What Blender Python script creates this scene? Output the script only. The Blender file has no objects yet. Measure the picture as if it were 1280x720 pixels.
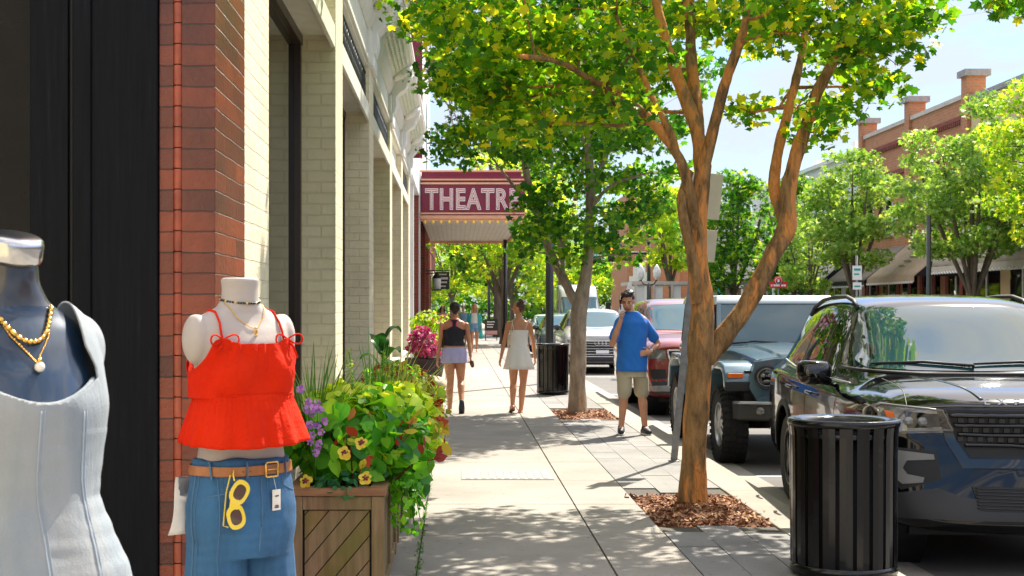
import bpy, bmesh, math, random
import numpy as np
from mathutils import Vector, Matrix, noise
from mathutils.bvhtree import BVHTree
from mathutils.geometry import delaunay_2d_cdt
random.seed(7); RNG = np.random.default_rng(7)
PI = math.pi
SC = bpy.context.scene
COL = SC.collection
F = 1778.0
def P(px, py, Y):                      # a photo pixel at distance Y, as a point of the place
    return Vector(((px-570)/F*Y, Y, 1.55-(py-384)/F*Y))
# ------------------------------------------------------------------ materials
MATS = {}
class NT:
    def __init__(s, name):
        s.m = bpy.data.materials.new(name); s.m.use_nodes = True
        s.t = s.m.node_tree; s.n = s.t.nodes; s.b = s.n['Principled BSDF']; s.out = s.n['Material Output']
        MATS[name] = s.m
    def add(s, typ, **kw):
        x = s.n.new(typ)
        for k, v in kw.items():
            if k in x.inputs: x.inputs[k].default_value = v
            else: setattr(x, k, v)
        return x
    def link(s, a, b): s.t.links.new(a, b)
    def coords(s, kind='Object'):
        return s.add('ShaderNodeTexCoord').outputs[kind]
    def noise(s, scale, detail=4, rough=.6, vec=None, kind='Object'):
        x = s.add('ShaderNodeTexNoise'); x.inputs['Scale'].default_value = scale
        x.inputs['Detail'].default_value = detail; x.inputs['Roughness'].default_value = rough
        s.link(vec or s.coords(kind), x.inputs['Vector']); return x.outputs['Fac']
    def ramp(s, fac, stops):
        r = s.add('ShaderNodeValToRGB'); e = r.color_ramp.elements
        while len(e) < len(stops): e.new(.5)
        for i, (p, c) in enumerate(stops): e[i].position = p; e[i].color = (*c, 1)
        s.link(fac, r.inputs[0]); return r.outputs[0]
    def mix(s, fac, a, b, mode='MIX'):
        x = s.add('ShaderNodeMix', data_type='RGBA', blend_type=mode)
        for i, v in ((0, fac), (6, a), (7, b)):
            if isinstance(v, (int, float)): x.inputs[i].default_value = v
            elif isinstance(v, tuple): x.inputs[i].default_value = (*v, 1) if len(v) == 3 else v
            else: s.link(v, x.inputs[i])
        return x.outputs[2]
    def math(s, op, a, b=0.0):
        x = s.add('ShaderNodeMath', operation=op)
        for i, v in ((0, a), (1, b)):
            if isinstance(v, (int, float)): x.inputs[i].default_value = v
            else: s.link(v, x.inputs[i])
        return x.outputs[0]
    def bump(s, h, strength=.3, dist=.01, prev=None):
        x = s.add('ShaderNodeBump'); x.inputs['Strength'].default_value = strength; x.inputs['Distance'].default_value = dist
        s.link(h, x.inputs['Height'])
        if prev is not None: s.link(prev, x.inputs['Normal'])
        s.link(x.outputs[0], s.b.inputs['Normal']); return x.outputs[0]
def sc(c, k): return tuple(min(1, v*k) for v in c)
def pm(name, col, rough=.6, metal=0, var=.2, scale=6, bump=0, bscale=60, coat=0, ior=None, sheen=0, emit=0, dist=.005, sss=0):
    n = NT(name); b = n.b
    b.inputs['Roughness'].default_value = rough; b.inputs['Metallic'].default_value = metal
    b.inputs['Coat Weight'].default_value = coat; b.inputs['Coat Roughness'].default_value = .03
    if ior: b.inputs['IOR'].default_value = ior
    if sheen: b.inputs['Sheen Weight'].default_value = sheen
    if sss:
        b.inputs['Subsurface Weight'].default_value = sss; b.inputs['Subsurface Radius'].default_value = (.012, .005, .003)
    if emit: b.inputs['Emission Color'].default_value = (*col, 1); b.inputs['Emission Strength'].default_value = emit
    f = n.noise(scale)
    c = n.ramp(f, [(.3, sc(col, 1-var)), (.7, sc(col, 1+var))])
    n.link(c, b.inputs['Base Color'])
    if bump: n.bump(n.noise(bscale, 3), bump, dist)
    return n.m
def uv_wall(n):                          # wall coordinates: along the wall, up
    tc = n.add('ShaderNodeTexCoord'); s = n.add('ShaderNodeSeparateXYZ'); n.link(tc.outputs['Object'], s.inputs[0])
    g = n.add('ShaderNodeNewGeometry'); gs = n.add('ShaderNodeSeparateXYZ'); n.link(g.outputs['True Normal'], gs.inputs[0])
    ax = n.math('GREATER_THAN', n.math('ABSOLUTE', gs.outputs[0]), .6)
    u = n.math('ADD', n.math('MULTIPLY', ax, s.outputs[1]), n.math('MULTIPLY', n.math('SUBTRACT', 1.0, ax), s.outputs[0]))
    c = n.add('ShaderNodeCombineXYZ'); n.link(u, c.inputs[0]); n.link(s.outputs[2], c.inputs[1]); return c.outputs[0]
def brick_mat(name, c1, c2, mortar, bw=.24, bh=.095, ms=.012, rough=.8, bump=.6, stain=.3, worn=None, coat=0):
    n = NT(name); v = uv_wall(n)
    warp = n.add('ShaderNodeTexNoise'); warp.inputs['Scale'].default_value = 7; n.link(v, warp.inputs['Vector'])
    wv = n.add('ShaderNodeVectorMath', operation='SCALE'); wv.inputs['Scale'].default_value = .012; n.link(warp.outputs['Color'], wv.inputs[0])
    va = n.add('ShaderNodeVectorMath', operation='ADD'); n.link(v, va.inputs[0]); n.link(wv.outputs[0], va.inputs[1])
    b = n.add('ShaderNodeTexBrick'); n.link(va.outputs[0], b.inputs['Vector'])
    for k, val in (('Scale', 1), ('Mortar Size', ms), ('Mortar Smooth', .3), ('Brick Width', bw), ('Row Height', bh), ('Bias', 0)): b.inputs[k].default_value = val
    b.inputs['Color1'].default_value = (*c1, 1); b.inputs['Color2'].default_value = (*c2, 1); b.inputs['Mortar'].default_value = (*mortar, 1)
    st = n.ramp(n.noise(2.2, 6), [(.3, (1-stain,)*3), (.65, (1, 1, 1))])
    c = n.mix(1.0, b.outputs['Color'], st, 'MULTIPLY')
    if worn:
        w = n.ramp(n.noise(9, 8, .75), [(.635, (0, 0, 0)), (.68, (1, 1, 1))])
        wf = n.math('MULTIPLY', w, n.math('ADD', n.math('MULTIPLY', b.outputs['Fac'], .75), .12))
        c = n.mix(wf, c, worn)
    n.link(c, n.b.inputs['Base Color']); n.b.inputs['Roughness'].default_value = rough
    n.b.inputs['Coat Weight'].default_value = coat; n.b.inputs['Coat Roughness'].default_value = .35
    h = n.math('SUBTRACT', n.noise(30, 5), n.math('MULTIPLY', b.outputs['Fac'], 1.6))
    n.bump(h, bump, .012); return n.m
def leaf_mat(name, stops, trans=.45, rough=.5, tcol=None, spec=.3):
    n = NT(name); g = n.add('ShaderNodeNewGeometry')
    c = n.ramp(g.outputs['Random Per Island'], stops)
    big = n.ramp(n.noise(.9, 3), [(.35, (.72, .80, .75)), (.65, (1.15, 1.08, .9))])
    c = n.mix(1.0, c, big, 'MULTIPLY')
    n.link(c, n.b.inputs['Base Color']); n.b.inputs['Roughness'].default_value = rough
    n.b.inputs['Specular IOR Level'].default_value = spec
    t = n.add('ShaderNodeBsdfTranslucent'); tc = n.mix(1.0, c, tcol or (1.9, 1.75, .7), 'MULTIPLY'); n.link(tc, t.inputs['Color'])
    mx = n.add('ShaderNodeMixShader'); mx.inputs[0].default_value = trans
    n.link(n.b.outputs[0], mx.inputs[1]); n.link(t.outputs[0], mx.inputs[2]); n.link(mx.outputs[0], n.out.inputs['Surface'])
    return n.m
# ------------------------------------------------------------------ mesh helper
class MB:
    def __init__(s): s.v = []; s.f = []; s.mi = []; s.sm = []
    def add(s, vs, fs, m=0, smooth=False):
        o = len(s.v); s.v += [tuple(v) for v in vs]
        for f in fs: s.f.append(tuple(i+o for i in f)); s.mi.append(m); s.sm.append(smooth)
        return s
    def box(s, x0, y0, z0, x1, y1, z1, m=0):
        x0, x1 = sorted((x0, x1)); y0, y1 = sorted((y0, y1)); z0, z1 = sorted((z0, z1))
        v = [(x, y, z) for z in (z0, z1) for y in (y0, y1) for x in (x0, x1)]
        return s.add(v, [(0, 2, 3, 1), (4, 5, 7, 6), (0, 1, 5, 4), (2, 6, 7, 3), (0, 4, 6, 2), (1, 3, 7, 5)], m)
    def obox(s, c, size, R=None, m=0):
        R = R or Matrix.Identity(3); c = Vector(c)
        v = [c+R@Vector((sx*size[0]/2, sy*size[1]/2, sz*size[2]/2)) for sz in (-1, 1) for sy in (-1, 1) for sx in (-1, 1)]
        return s.add(v, [(0, 2, 3, 1), (4, 5, 7, 6), (0, 1, 5, 4), (2, 6, 7, 3), (0, 4, 6, 2), (1, 3, 7, 5)], m)
    def loft(s, rings, m=0, smooth=True, cap=True, closed=True):
        n = len(rings[0]); v = [p for r in rings for p in r]; fs = []
        for i in range(len(rings)-1):
            for j in range(n if closed else n-1):
                k = (j+1) % n
                fs.append((i*n+j, i*n+k, (i+1)*n+k, (i+1)*n+j))
        if cap and closed:
            fs.append(tuple(reversed(range(n)))); fs.append(tuple(range((len(rings)-1)*n, len(rings)*n)))
        return s.add(v, fs, m, smooth)
    def tube(s, pts, r, n=8, m=0, cap=True, flat=1.0, up=None):
        pts = [Vector(p) for p in pts]
        if not hasattr(r, '__len__'): r = [r]*len(pts)
        rings = []; prev = Vector(up) if up else None
        for i, p in enumerate(pts):
            d = (pts[min(i+1, len(pts)-1)]-pts[max(i-1, 0)])
            d = d.normalized() if d.length > 1e-9 else Vector((0, 0, 1))
            if prev is None: prev = Vector((0, 1, 0)) if abs(d.y) < .9 else Vector((1, 0, 0))
            a = (prev-d*prev.dot(d))
            if a.length < 1e-6: a = d.orthogonal()
            a.normalize(); b = d.cross(a); prev = a
            rings.append([p+a*(math.cos(t)*r[i])+b*(math.sin(t)*r[i]*flat) for t in [2*PI*k/n for k in range(n)]])
        return s.loft(rings, m, True, cap)
    def capsule(s, pts, r, n=12, m=0, flat=1.0, up=None):     # tube with round ends
        pts = [Vector(p) for p in pts]
        if not hasattr(r, '__len__'): r = [r]*len(pts)
        d0 = (pts[0]-pts[1]).normalized(); d1 = (pts[-1]-pts[-2]).normalized()
        A = [(pts[0]+d0*r[0]*math.sin(t), r[0]*math.cos(t)) for t in (1.45, 1.0, .5)]
        B = [(pts[-1]+d1*r[-1]*math.sin(t), r[-1]*math.cos(t)) for t in (.5, 1.0, 1.45)]
        return s.tube([a[0] for a in A]+pts+[b[0] for b in B], [a[1] for a in A]+list(r)+[b[1] for b in B], n, m, True, flat, up)
    def ell(s, c, rad, n=14, m=0, R=None):
        c = Vector(c); R = R or Matrix.Identity(3); rings = []
        for i in range(1, n//2+1):
            t = PI*i/(n//2+1); rings.append([c+R@Vector((rad[0]*math.sin(t)*math.cos(a), rad[1]*math.sin(t)*math.sin(a), -rad[2]*math.cos(t))) for a in [2*PI*k/n for k in range(n)]])
        return s.loft(rings, m)
    def lathe(s, prof, c=(0, 0, 0), n=24, axis='z', m=0, cap=False, smooth=True):
        c = Vector(c); rings = []
        for r, h in prof:
            ring = []
            for k in range(n):
                a = 2*PI*k/n; u, w = r*math.cos(a), r*math.sin(a)
                ring.append(c+(Vector((u, w, h)) if axis == 'z' else Vector((h, u, w)) if axis == 'x' else Vector((w, h, u))))
            rings.append(ring)
        return s.loft(rings, m, smooth, cap)
    def prism(s, poly, fn, d0, d1, m=0):   # polygon (a,b) placed by fn(a,b,d), from d0 to d1
        n = len(poly); v = [fn(a, b, d0) for a, b in poly]+[fn(a, b, d1) for a, b in poly]
        return s.add(v, [tuple(range(n)), tuple(reversed(range(n, 2*n)))]+[(i, i+n, (i+1) % n+n, (i+1) % n) for i in range(n)], m)
    def mesh(s, name):
        me = bpy.data.meshes.new(name); me.from_pydata(s.v, [], s.f)
        me.polygons.foreach_set('material_index', s.mi); me.polygons.foreach_set('use_smooth', s.sm)
        me.update()
        bm = bmesh.new(); bm.from_mesh(me); bmesh.ops.recalc_face_normals(bm, faces=bm.faces); bm.to_mesh(me); bm.free()
        return me
    def build(s, name, mats, parent=None, bevel=0, **tags):
        return mkobj(name, s.mesh(name), mats, parent, bevel, **tags)
def tag(o, label=None, cat=None, group=None, kind=None):
    if label: o['label'] = label
    if cat: o['category'] = cat
    if group: o['group'] = group
    if kind: o['kind'] = kind
    return o
def mkobj(name, me, mats, parent=None, bevel=0, **tags):
    if not isinstance(mats, (list, tuple)): mats = [mats]
    for m in mats: me.materials.append(MATS[m] if isinstance(m, str) else m)
    o = bpy.data.objects.new(name, me); COL.objects.link(o)
    if parent is not None: o.parent = parent
    if bevel:
        b = o.modifiers.new('edge', 'BEVEL'); b.width = bevel; b.segments = 2; b.limit_method = 'ANGLE'; b.angle_limit = .6
    tag(o, **tags); return o
def thing(name, loc=(0, 0, 0), rz=0, **tags):
    o = bpy.data.objects.new(name, None); o.empty_display_size = .1; COL.objects.link(o)
    o.location = loc; o.rotation_euler = (0, 0, rz); return tag(o, **tags)
def copy_tree(o, loc=None, rz=None, parent=None, **tags):
    c = o.copy(); COL.objects.link(c)
    if parent is not None: c.parent = parent
    if loc is not None: c.location = loc
    if rz is not None: c.rotation_euler = (0, 0, rz)
    tag(c, **tags)
    for ch in list(o.children): copy_tree(ch, parent=c)
    return c
def evaluated(me, mods):                  # mesh with modifiers worked in; nothing extra is left in the scene
    o = bpy.data.objects.new('work', me); COL.objects.link(o); extra = []
    for typ, kw in mods:
        m = o.modifiers.new(typ, typ)
        for k, v in kw.items():
            if isinstance(v, bpy.types.Mesh):
                c = bpy.data.objects.new('cut', v); COL.objects.link(c); extra.append(c); v = c
            setattr(m, k, v)
    dg = bpy.context.evaluated_depsgraph_get(); dg.update()
    r = bpy.data.meshes.new_from_object(o.evaluated_get(dg))
    bpy.data.objects.remove(o)
    for e in extra: bpy.data.objects.remove(e)
    return r
def shade(me, v=True): me.polygons.foreach_set('use_smooth', [v]*len(me.polygons)); me.update(); return me
def remesh(mb, vox=.007, it=3):
    me = mb.mesh('rm')
    return shade(evaluated(me, [('REMESH', dict(mode='VOXEL', voxel_size=vox, adaptivity=0)), ('SMOOTH', dict(factor=.5, iterations=it))]))
def jitter(me, fn):                       # fn(x, y, z) -> push along the normal
    co = np.empty(len(me.vertices)*3); me.vertices.foreach_get('co', co); co = co.reshape(-1, 3); nn = np.empty_like(co.ravel()); me.vertices.foreach_get('normal', nn); nn = nn.reshape(-1, 3)
    k = np.array([fn(*p) for p in co]); me.vertices.foreach_set('co', (co+nn*k[:, None]).ravel()); me.update(); return me
def arrays(me):
    me.calc_loop_triangles()
    v = np.empty(len(me.vertices)*3); me.vertices.foreach_get('co', v); v = v.reshape(-1, 3)
    nn = np.empty(len(me.vertices)*3); me.vertices.foreach_get('normal', nn); nn = nn.reshape(-1, 3)
    t = np.empty(len(me.loop_triangles)*3, int); me.loop_triangles.foreach_get('vertices', t)
    return v, nn, t.reshape(-1, 3)
def garment(name, src, g, mats, parent=None, off=.008, push=None, th=.003, **tags):
    """cloth that follows the surface src where g(p) >= 0, cut cleanly on g = 0"""
    v, nn, t = arrays(src); gv = np.array([g(p) for p in v])
    out = v+nn*off
    if push is not None: out = np.array([push(p, q) for p, q in zip(out, nn)])
    V = [tuple(p) for p in out]; cache = {}; fs = []
    def cut(a, b):
        k = (min(a, b), max(a, b))
        if k not in cache:
            s = gv[a]/(gv[a]-gv[b]); V.append(tuple(out[a]*(1-s)+out[b]*s)); cache[k] = len(V)-1
        return cache[k]
    for tri in t:
        ins = [gv[i] >= 0 for i in tri]
        if all(ins): fs.append(tuple(int(i) for i in tri)); continue
        if not any(ins): continue
        poly = []
        for k in range(3):
            a, b = int(tri[k]), int(tri[(k+1) % 3])
            if ins[k]: poly.append(a)
            if ins[k] != ins[(k+1) % 3]: poly.append(cut(a, b))
        fs.append(tuple(poly))
    used = sorted({i for f in fs for i in f}); mp = {u: i for i, u in enumerate(used)}
    me = bpy.data.meshes.new(name); me.from_pydata([V[u] for u in used], [], [tuple(mp[i] for i in f) for f in fs]); shade(me)
    o = mkobj(name, me, mats, parent, **tags)
    if th:
        s = o.modifiers.new('cloth', 'SOLIDIFY'); s.thickness = th; s.offset = 1
    return o
def bvh_of(me):
    v, n, t = arrays(me); return BVHTree.FromPolygons([tuple(p) for p in v], [tuple(map(int, f)) for f in t])
VIEWS = {'front': (lambda a, b: Vector((a, -6, b)), Vector((0, 1, 0))), 'rear': (lambda a, b: Vector((a, 12, b)), Vector((0, -1, 0))),
         'left': (lambda a, b: Vector((-6, a, b)), Vector((1, 0, 0))), 'right': (lambda a, b: Vector((6, a, b)), Vector((-1, 0, 0))),
         'top': (lambda a, b: Vector((a, b, 6)), Vector((0, 0, -1)))}
def proj(bvh, view, a, b, off=0):
    o, d = VIEWS[view]; o = o(a, b)
    loc, nrm, _, _ = bvh.ray_cast(o, d)
    if loc is None:
        q = bvh.find_nearest(o+d*6); loc, nrm = q[0], q[1]
    if nrm.dot(d) > 0: nrm = -nrm
    return loc+nrm*off, nrm
def decal(mb, bvh, view, poly, off=.004, back=.008, step=.05, m=0, rnd=0):
    if rnd:
        q = []; n = len(poly)
        for i in range(n):
            p0, p1, p2 = Vector(poly[i-1]), Vector(poly[i]), Vector(poly[(i+1) % n])
            a = p1+(p0-p1).normalized()*min(rnd, (p0-p1).length*.45); b = p1+(p2-p1).normalized()*min(rnd, (p2-p1).length*.45)
            for t in (0, .25, .5, .75, 1): q.append(tuple(a*(1-t)**2+p1*2*t*(1-t)+b*t*t))
        poly = q
    out = []
    n = len(poly)
    for i in range(n):
        a, b = Vector(poly[i]), Vector(poly[(i+1) % n]); k = max(1, int((b-a).length/step))
        for j in range(k): out.append(a.lerp(b, j/k))
    xs = [p.x for p in out]; ys = [p.y for p in out]
    def inside(x, y):
        c = False
        for i in range(len(out)):
            p, q = out[i], out[i-1]
            if (p.y > y) != (q.y > y) and x < (q.x-p.x)*(y-p.y)/(q.y-p.y)+p.x: c = not c
        return c
    pts = list(out); e = [(i, (i+1) % len(out)) for i in range(len(out))]
    y = min(ys)+step/2
    while y < max(ys):
        x = min(xs)+step/2
        while x < max(xs):
            if inside(x, y) and min((Vector((x, y))-p).length for p in out) > step*.35: pts.append(Vector((x, y)))
            x += step
        y += step
    r = delaunay_2d_cdt(pts, e, [], 1, 1e-5); vs, fs = r[0], r[2]
    F0 = []; B0 = []
    for p in vs:
        q, nn = proj(bvh, view, p.x, p.y); F0.append(q+nn*off); B0.append(q-nn*back)
    k = len(vs); mb.add(F0, [f for f in fs], m, True)
    ec = {}
    for f in fs:
        for i in range(len(f)):
            a, b = f[i], f[(i+1) % len(f)]; ec.setdefault((min(a, b), max(a, b)), []).append((a, b))
    bd = [v[0] for v in ec.values() if len(v) == 1]
    mp = {}; vv = []
    for a, b in bd:
        for q in (a, b):
            if q not in mp: mp[q] = len(vv); vv += [F0[q], B0[q]]
    mb.add(vv, [(mp[a], mp[b], mp[b]+1, mp[a]+1) for a, b in bd], m, False)
    return mb
def surf_line(mb, bvh, view, pts, r=.003, off=.001, step=.02, m=0, n=6, flat=1.0):
    P3 = []
    for i in range(len(pts)-1):
        a, b = Vector(pts[i]), Vector(pts[i+1]); k = max(1, int((b-a).length/step))
        for j in range(k+(i == len(pts)-2)): q = a.lerp(b, j/k); P3.append(proj(bvh, view, q.x, q.y, off)[0])
    mb.tube(P3, r, n, m); return mb
def text_obj(name, txt, size, loc, rot, matn, parent=None, ext=.005, sx=1, bold=0, spacing=1, align='CENTER'):
    c = bpy.data.curves.new(name, 'FONT'); c.body = txt; c.size = size; c.extrude = ext; c.offset = bold; c.space_character = spacing
    c.align_x = align; c.align_y = 'CENTER'; c.materials.append(MATS[matn])
    o = bpy.data.objects.new(name, c); COL.objects.link(o)
    dg = bpy.context.evaluated_depsgraph_get(); dg.update(); me = bpy.data.meshes.new_from_object(o.evaluated_get(dg))
    bpy.data.objects.remove(o)
    o = bpy.data.objects.new(name, me); COL.objects.link(o)
    o.location = loc; o.rotation_euler = rot; o.scale = (sx, 1, 1)
    if parent is not None: o.parent = parent
    return o
# ------------------------------------------------------------------ leaves
SHAPES = {
 'maple': [(0, -.5), (.18, -.42), (.48, -.38), (.34, -.08), (.52, .2), (.22, .2), (0, .55), (-.22, .2), (-.52, .2), (-.34, -.08), (-.48, -.38), (-.18, -.42)],
 'heart': [(0, -.42), (.25, -.5), (.45, -.25), (.36, .12), (0, .55), (-.36, .12), (-.45, -.25), (-.25, -.5)],
 'oval': [(0, -.5), (.25, -.2), (.25, .15), (0, .5), (-.25, .15), (-.25, -.2)],
 'blade': [(-.06, 0), (.06, 0), (.05, .5), (0, 1), (-.05, .5)],
 'petal': [(0, -.5), (.35, -.35), (.5, 0), (.35, .35), (0, .5), (-.35, .35), (-.5, 0), (-.35, -.35)],
 'tuft': [(0, -.5), (.2, -.1), (.55, -.15), (.2, .15), (.3, .5), (0, .25), (-.3, .5), (-.2, .15), (-.55, -.15), (-.2, -.1)],
 'chip': [(-.5, -.15), (.4, -.2), (.5, .12), (-.35, .2)],
}
def leaf_mesh(name, cen, size, shape, up=.6, curl=.12, aspect=1.0, outward=None, seed=1):
    rg = np.random.default_rng(seed); cen = np.asarray(cen, float); N = len(cen); S = np.array(SHAPES[shape]); K = len(S)
    nr = rg.normal(size=(N, 3)); nr[:, 2] += up*2
    if outward is not None: nr += outward
    nr /= np.linalg.norm(nr, axis=1)[:, None]
    t = rg.normal(size=(N, 3)); t[:, 2] -= .5; t -= nr*(t*nr).sum(1)[:, None]; t /= np.linalg.norm(t, axis=1)[:, None]
    b = np.cross(nr, t); sz = (size*rg.uniform(.5, 1.3, N))[:, None, None]
    lx = S[None, :, 0, None]*b[:, None, :]*aspect; ly = S[None, :, 1, None]*t[:, None, :]
    lz = -curl*(np.abs(S[:, 0])**1.0+.8*S[:, 1]**2)[None, :, None]*nr[:, None, :]*2
    V = (cen[:, None, :]+(lx+ly+lz)*sz).reshape(-1, 3)
    me = bpy.data.meshes.new(name); me.vertices.add(N*K); me.vertices.foreach_set('co', V.ravel())
    me.loops.add(N*K); me.loops.foreach_set('vertex_index', np.arange(N*K)); me.polygons.add(N)
    me.polygons.foreach_set('loop_start', np.arange(N)*K)
    me.update(calc_edges=True); me.validate(); return me
def wob(p, q, k, amp, rnd):
    pts = []
    p, q = Vector(p), Vector(q); L = (q-p).length
    o = Vector((rnd.uniform(-1, 1), rnd.uniform(-1, 1), rnd.uniform(-.3, .6)))*amp*L
    for i in range(k+1):
        t = i/k; pts.append(p.lerp(q, t)+o*math.sin(PI*t)+Vector((rnd.uniform(-1, 1), rnd.uniform(-1, 1), rnd.uniform(-1, 1)))*amp*.15*L*(0 < t < 1))
    return pts
def tree(name, label, cat, base, limbs, clusters, lmat, bark, rough_bark=0, leaf=.09, per=120, crad=.34, shape='maple', group=None, seed=1, twig=.02, tr=None, flare=1.25, up=.5):
    """limbs: list of (points, radii) polylines relative to nothing (place coordinates); the first is the trunk"""
    rnd = random.Random(seed); root = thing(name, base, label=label, cat=cat, group=group); B = Vector(base)
    mb = MB(); joints = []
    for li, (pts, rad) in enumerate(limbs):
        pts = [Vector(p)-B for p in pts]
        # smooth resample
        P2 = []; R2 = []
        for i in range(len(pts)-1):
            p0 = pts[max(i-1, 0)]; p1 = pts[i]; p2 = pts[i+1]; p3 = pts[min(i+2, len(pts)-1)]
            K = 16 if rough_bark else 5
            for j in range(K+(i == len(pts)-2)):
                t = j/K; t2 = t*t; t3 = t2*t
                q = .5*((2*p1)+(p2-p0)*t+(2*p0-5*p1+4*p2-p3)*t2+(3*p1-p0-3*p2+p3)*t3)
                r = rad[i]*(1-t)+rad[i+1]*t
                r *= 1+.07*noise.noise(q*5+Vector((li*3, 0, 0)))
                if li == 0: r *= 1+(flare-1)*math.exp(-max(q.z, 0)*7)
                P2.append(q); R2.append(r)
        mb.tube(P2, R2, (36 if rough_bark else 14) if R2[0] > .05 else 12 if rough_bark else 8); joints += [(q, r) for q, r in list(zip(P2, R2))[::3 if rough_bark else 1] if q.z > .9]
    tk = mb.build('trunk', bark, root)
    if rough_bark: jitter(tk.data, lambda x, y, z: rough_bark*(noise.noise(Vector((x*16, y*16, z*3.5)))+.5*noise.noise(Vector((x*45, y*45, z*12)))+.8*noise.noise(Vector((x*5, y*5, z*5+9)))))
    br = MB(); cen = []
    for c in clusters:
        c, rr = (Vector(c[:3])-B, c[3] if len(c) > 3 else 1.0)
        d = [(c-q).length+(1.5 if q.z > c.z else 0) for q, r in joints]; i = d.index(min(d)); q, r = joints[i]
        pts = wob(q, c, 4, .12, rnd); r0 = min(r*.6, twig); br.tube(pts, [r0, r0*.8, r0*.6, r0*.45, r0*.3], 5)
        joints.append((pts[2], r0*.6)); joints.append((pts[3], r0*.45))
        for k in range(3):
            e = c+Vector((rnd.gauss(0, 1), rnd.gauss(0, 1), rnd.gauss(-.1, .6))).normalized()*crad*rr*.7; br.tube([pts[3], (pts[3]+e)/2+Vector((0, 0, .03)), e], [r0*.35, r0*.25, r0*.12], 4)
        n = int(per*rr*rr*rnd.uniform(.7, 1.2)); g = np.random.default_rng(rnd.randrange(1 << 30))
        dd = g.normal(size=(n, 3)); dd /= np.linalg.norm(dd, axis=1)[:, None]; dd *= (g.uniform(0, 1, n)**.45)[:, None]*crad*rr*np.array([1.35, 1.35, .75])
        cen.append(np.array(c)+dd)
    br.build('branches', bark, root)
    me = leaf_mesh('crown', np.concatenate(cen), leaf, shape, up=up, seed=seed); mkobj('crown', me, lmat, root)
    return root
def crown_pts(c, prof, n, seed, fill=.35, squash=1.0, drop=None):
    """cluster centres in a crown: prof = [(z, radius), ...]"""
    r = random.Random(seed); out = []; zs = [p[0] for p in prof]; zz0, zz1 = zs[0], zs[-1]; tries = 0
    rm = max(p[1] for p in prof)
    while len(out) < n and tries < n*200:
        tries += 1
        z = r.uniform(zz0, zz1)
        for i in range(len(prof)-1):
            if prof[i][0] <= z <= prof[i+1][0]:
                t = (z-prof[i][0])/(prof[i+1][0]-prof[i][0]); R = prof[i][1]*(1-t)+prof[i+1][1]*t
        if r.random() > (R/rm)**1.3: continue
        a = r.uniform(0, 2*PI); k = math.sqrt(r.uniform(fill**2, 1)); k = k*(1+.14*noise.noise(Vector((math.cos(a)*2, math.sin(a)*2, z*1.3+seed))))
        p = (c[0]+math.cos(a)*k*R, c[1]+math.sin(a)*k*R*squash, z, r.uniform(.75, 1.2))
        if drop and drop(p): continue
        if any((Vector(p[:3])-Vector(q[:3])).length < .16*rm**.7 for q in out): continue
        out.append(p)
    return out
# ------------------------------------------------------------------ the materials of this street
def ground_mat(name, c, rough=.85, stain=.18, speck=.5, seam=None):
    n = NT(name); a = n.ramp(n.noise(.7, 6, .65), [(.3, sc(c, 1-stain)), (.7, sc(c, 1+stain*.6))])
    s = n.ramp(n.noise(120, 3), [(.35, (1-speck*.35,)*3), (.6, (1, 1, 1))])
    col = n.mix(1.0, a, s, 'MULTIPLY')
    sp = n.ramp(n.noise(5.5, 7, .7), [(.62, (0, 0, 0)), (.72, (1, 1, 1))])
    col = n.mix(n.math('MULTIPLY', sp, .34), col, sc(c, .42))
    v = n.add('ShaderNodeTexVoronoi'); v.feature = 'DISTANCE_TO_EDGE'; v.inputs['Scale'].default_value = .8; n.link(n.coords(), v.inputs[0])
    big = n.ramp(n.noise(.28, 5, .6), [(.35, (.86, .85, .83)), (.65, (1.06, 1.05, 1.02))]); col = n.mix(1.0, col, big, 'MULTIPLY')
    spot = n.ramp(n.noise(22, 2, .4), [(.66, (1, 1, 1)), (.72, (.62, .60, .57))]); col = n.mix(1.0, col, spot, 'MULTIPLY')
    n.link(col, n.b.inputs['Base Color']); n.b.inputs['Roughness'].default_value = rough
    n.bump(n.noise(160, 4), .25, .004); return n.m
ground_mat('concrete', (.325, .30, .268), stain=.26); ground_mat('concrete_dark', (.34, .315, .28)); ground_mat('paver', (.26, .255, .25), stain=.32)
ground_mat('curb_concrete', (.36, .33, .28)); ground_mat('asphalt', (.14, .135, .13), speck=.9); ground_mat('earth', (.06, .06, .04))
ground_mat('joint_dirt', (.07, .06, .045)); ground_mat('far_ground', (.16, .17, .12))
pm('mulch', (.20, .075, .03), .9, var=.5, scale=30, bump=.8, bscale=60)
n = NT('mulch_chip'); g = n.add('ShaderNodeNewGeometry'); n.link(n.ramp(g.outputs['Random Per Island'], [(0, (.10, .035, .015)), (.5, (.28, .11, .045)), (1, (.50, .30, .16))]), n.b.inputs['Base Color']); n.b.inputs['Roughness'].default_value = .85
brick_mat('red_brick', (.29, .048, .014), (.09, .014, .008), (.06, .016, .010), bh=.095, bw=.62, ms=.004, rough=.36, stain=.6, worn=(.42, .17, .08), coat=.15)
brick_mat('cream_brick', (.86, .77, .55), (.82, .73, .51), (.78, .69, .48), bh=.10, bw=.26, ms=.010, rough=.65, bump=.7, stain=.18, worn=(.11, .08, .055))
brick_mat('orange_brick', (.52, .22, .10), (.45, .17, .075), (.45, .30, .20), bh=.12, bw=.3, ms=.012, stain=.15, bump=.3)
brick_mat('theatre_brick', (.30, .05, .03), (.23, .035, .02), (.2, .12, .09), bh=.1, bw=.26, stain=.2, bump=.3)
pm('terracotta', (.34, .072, .03), .45, var=.3, scale=8, bump=.3)
pm('charcoal_paint', (.004, .0042, .005), .5, var=.35, scale=3, bump=.12, bscale=25)
n = NT('charcoal_wood'); s = n.add('ShaderNodeMapping'); s.inputs['Scale'].default_value = (26, 26, 1.1); n.link(n.coords(), s.inputs[0])
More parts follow.
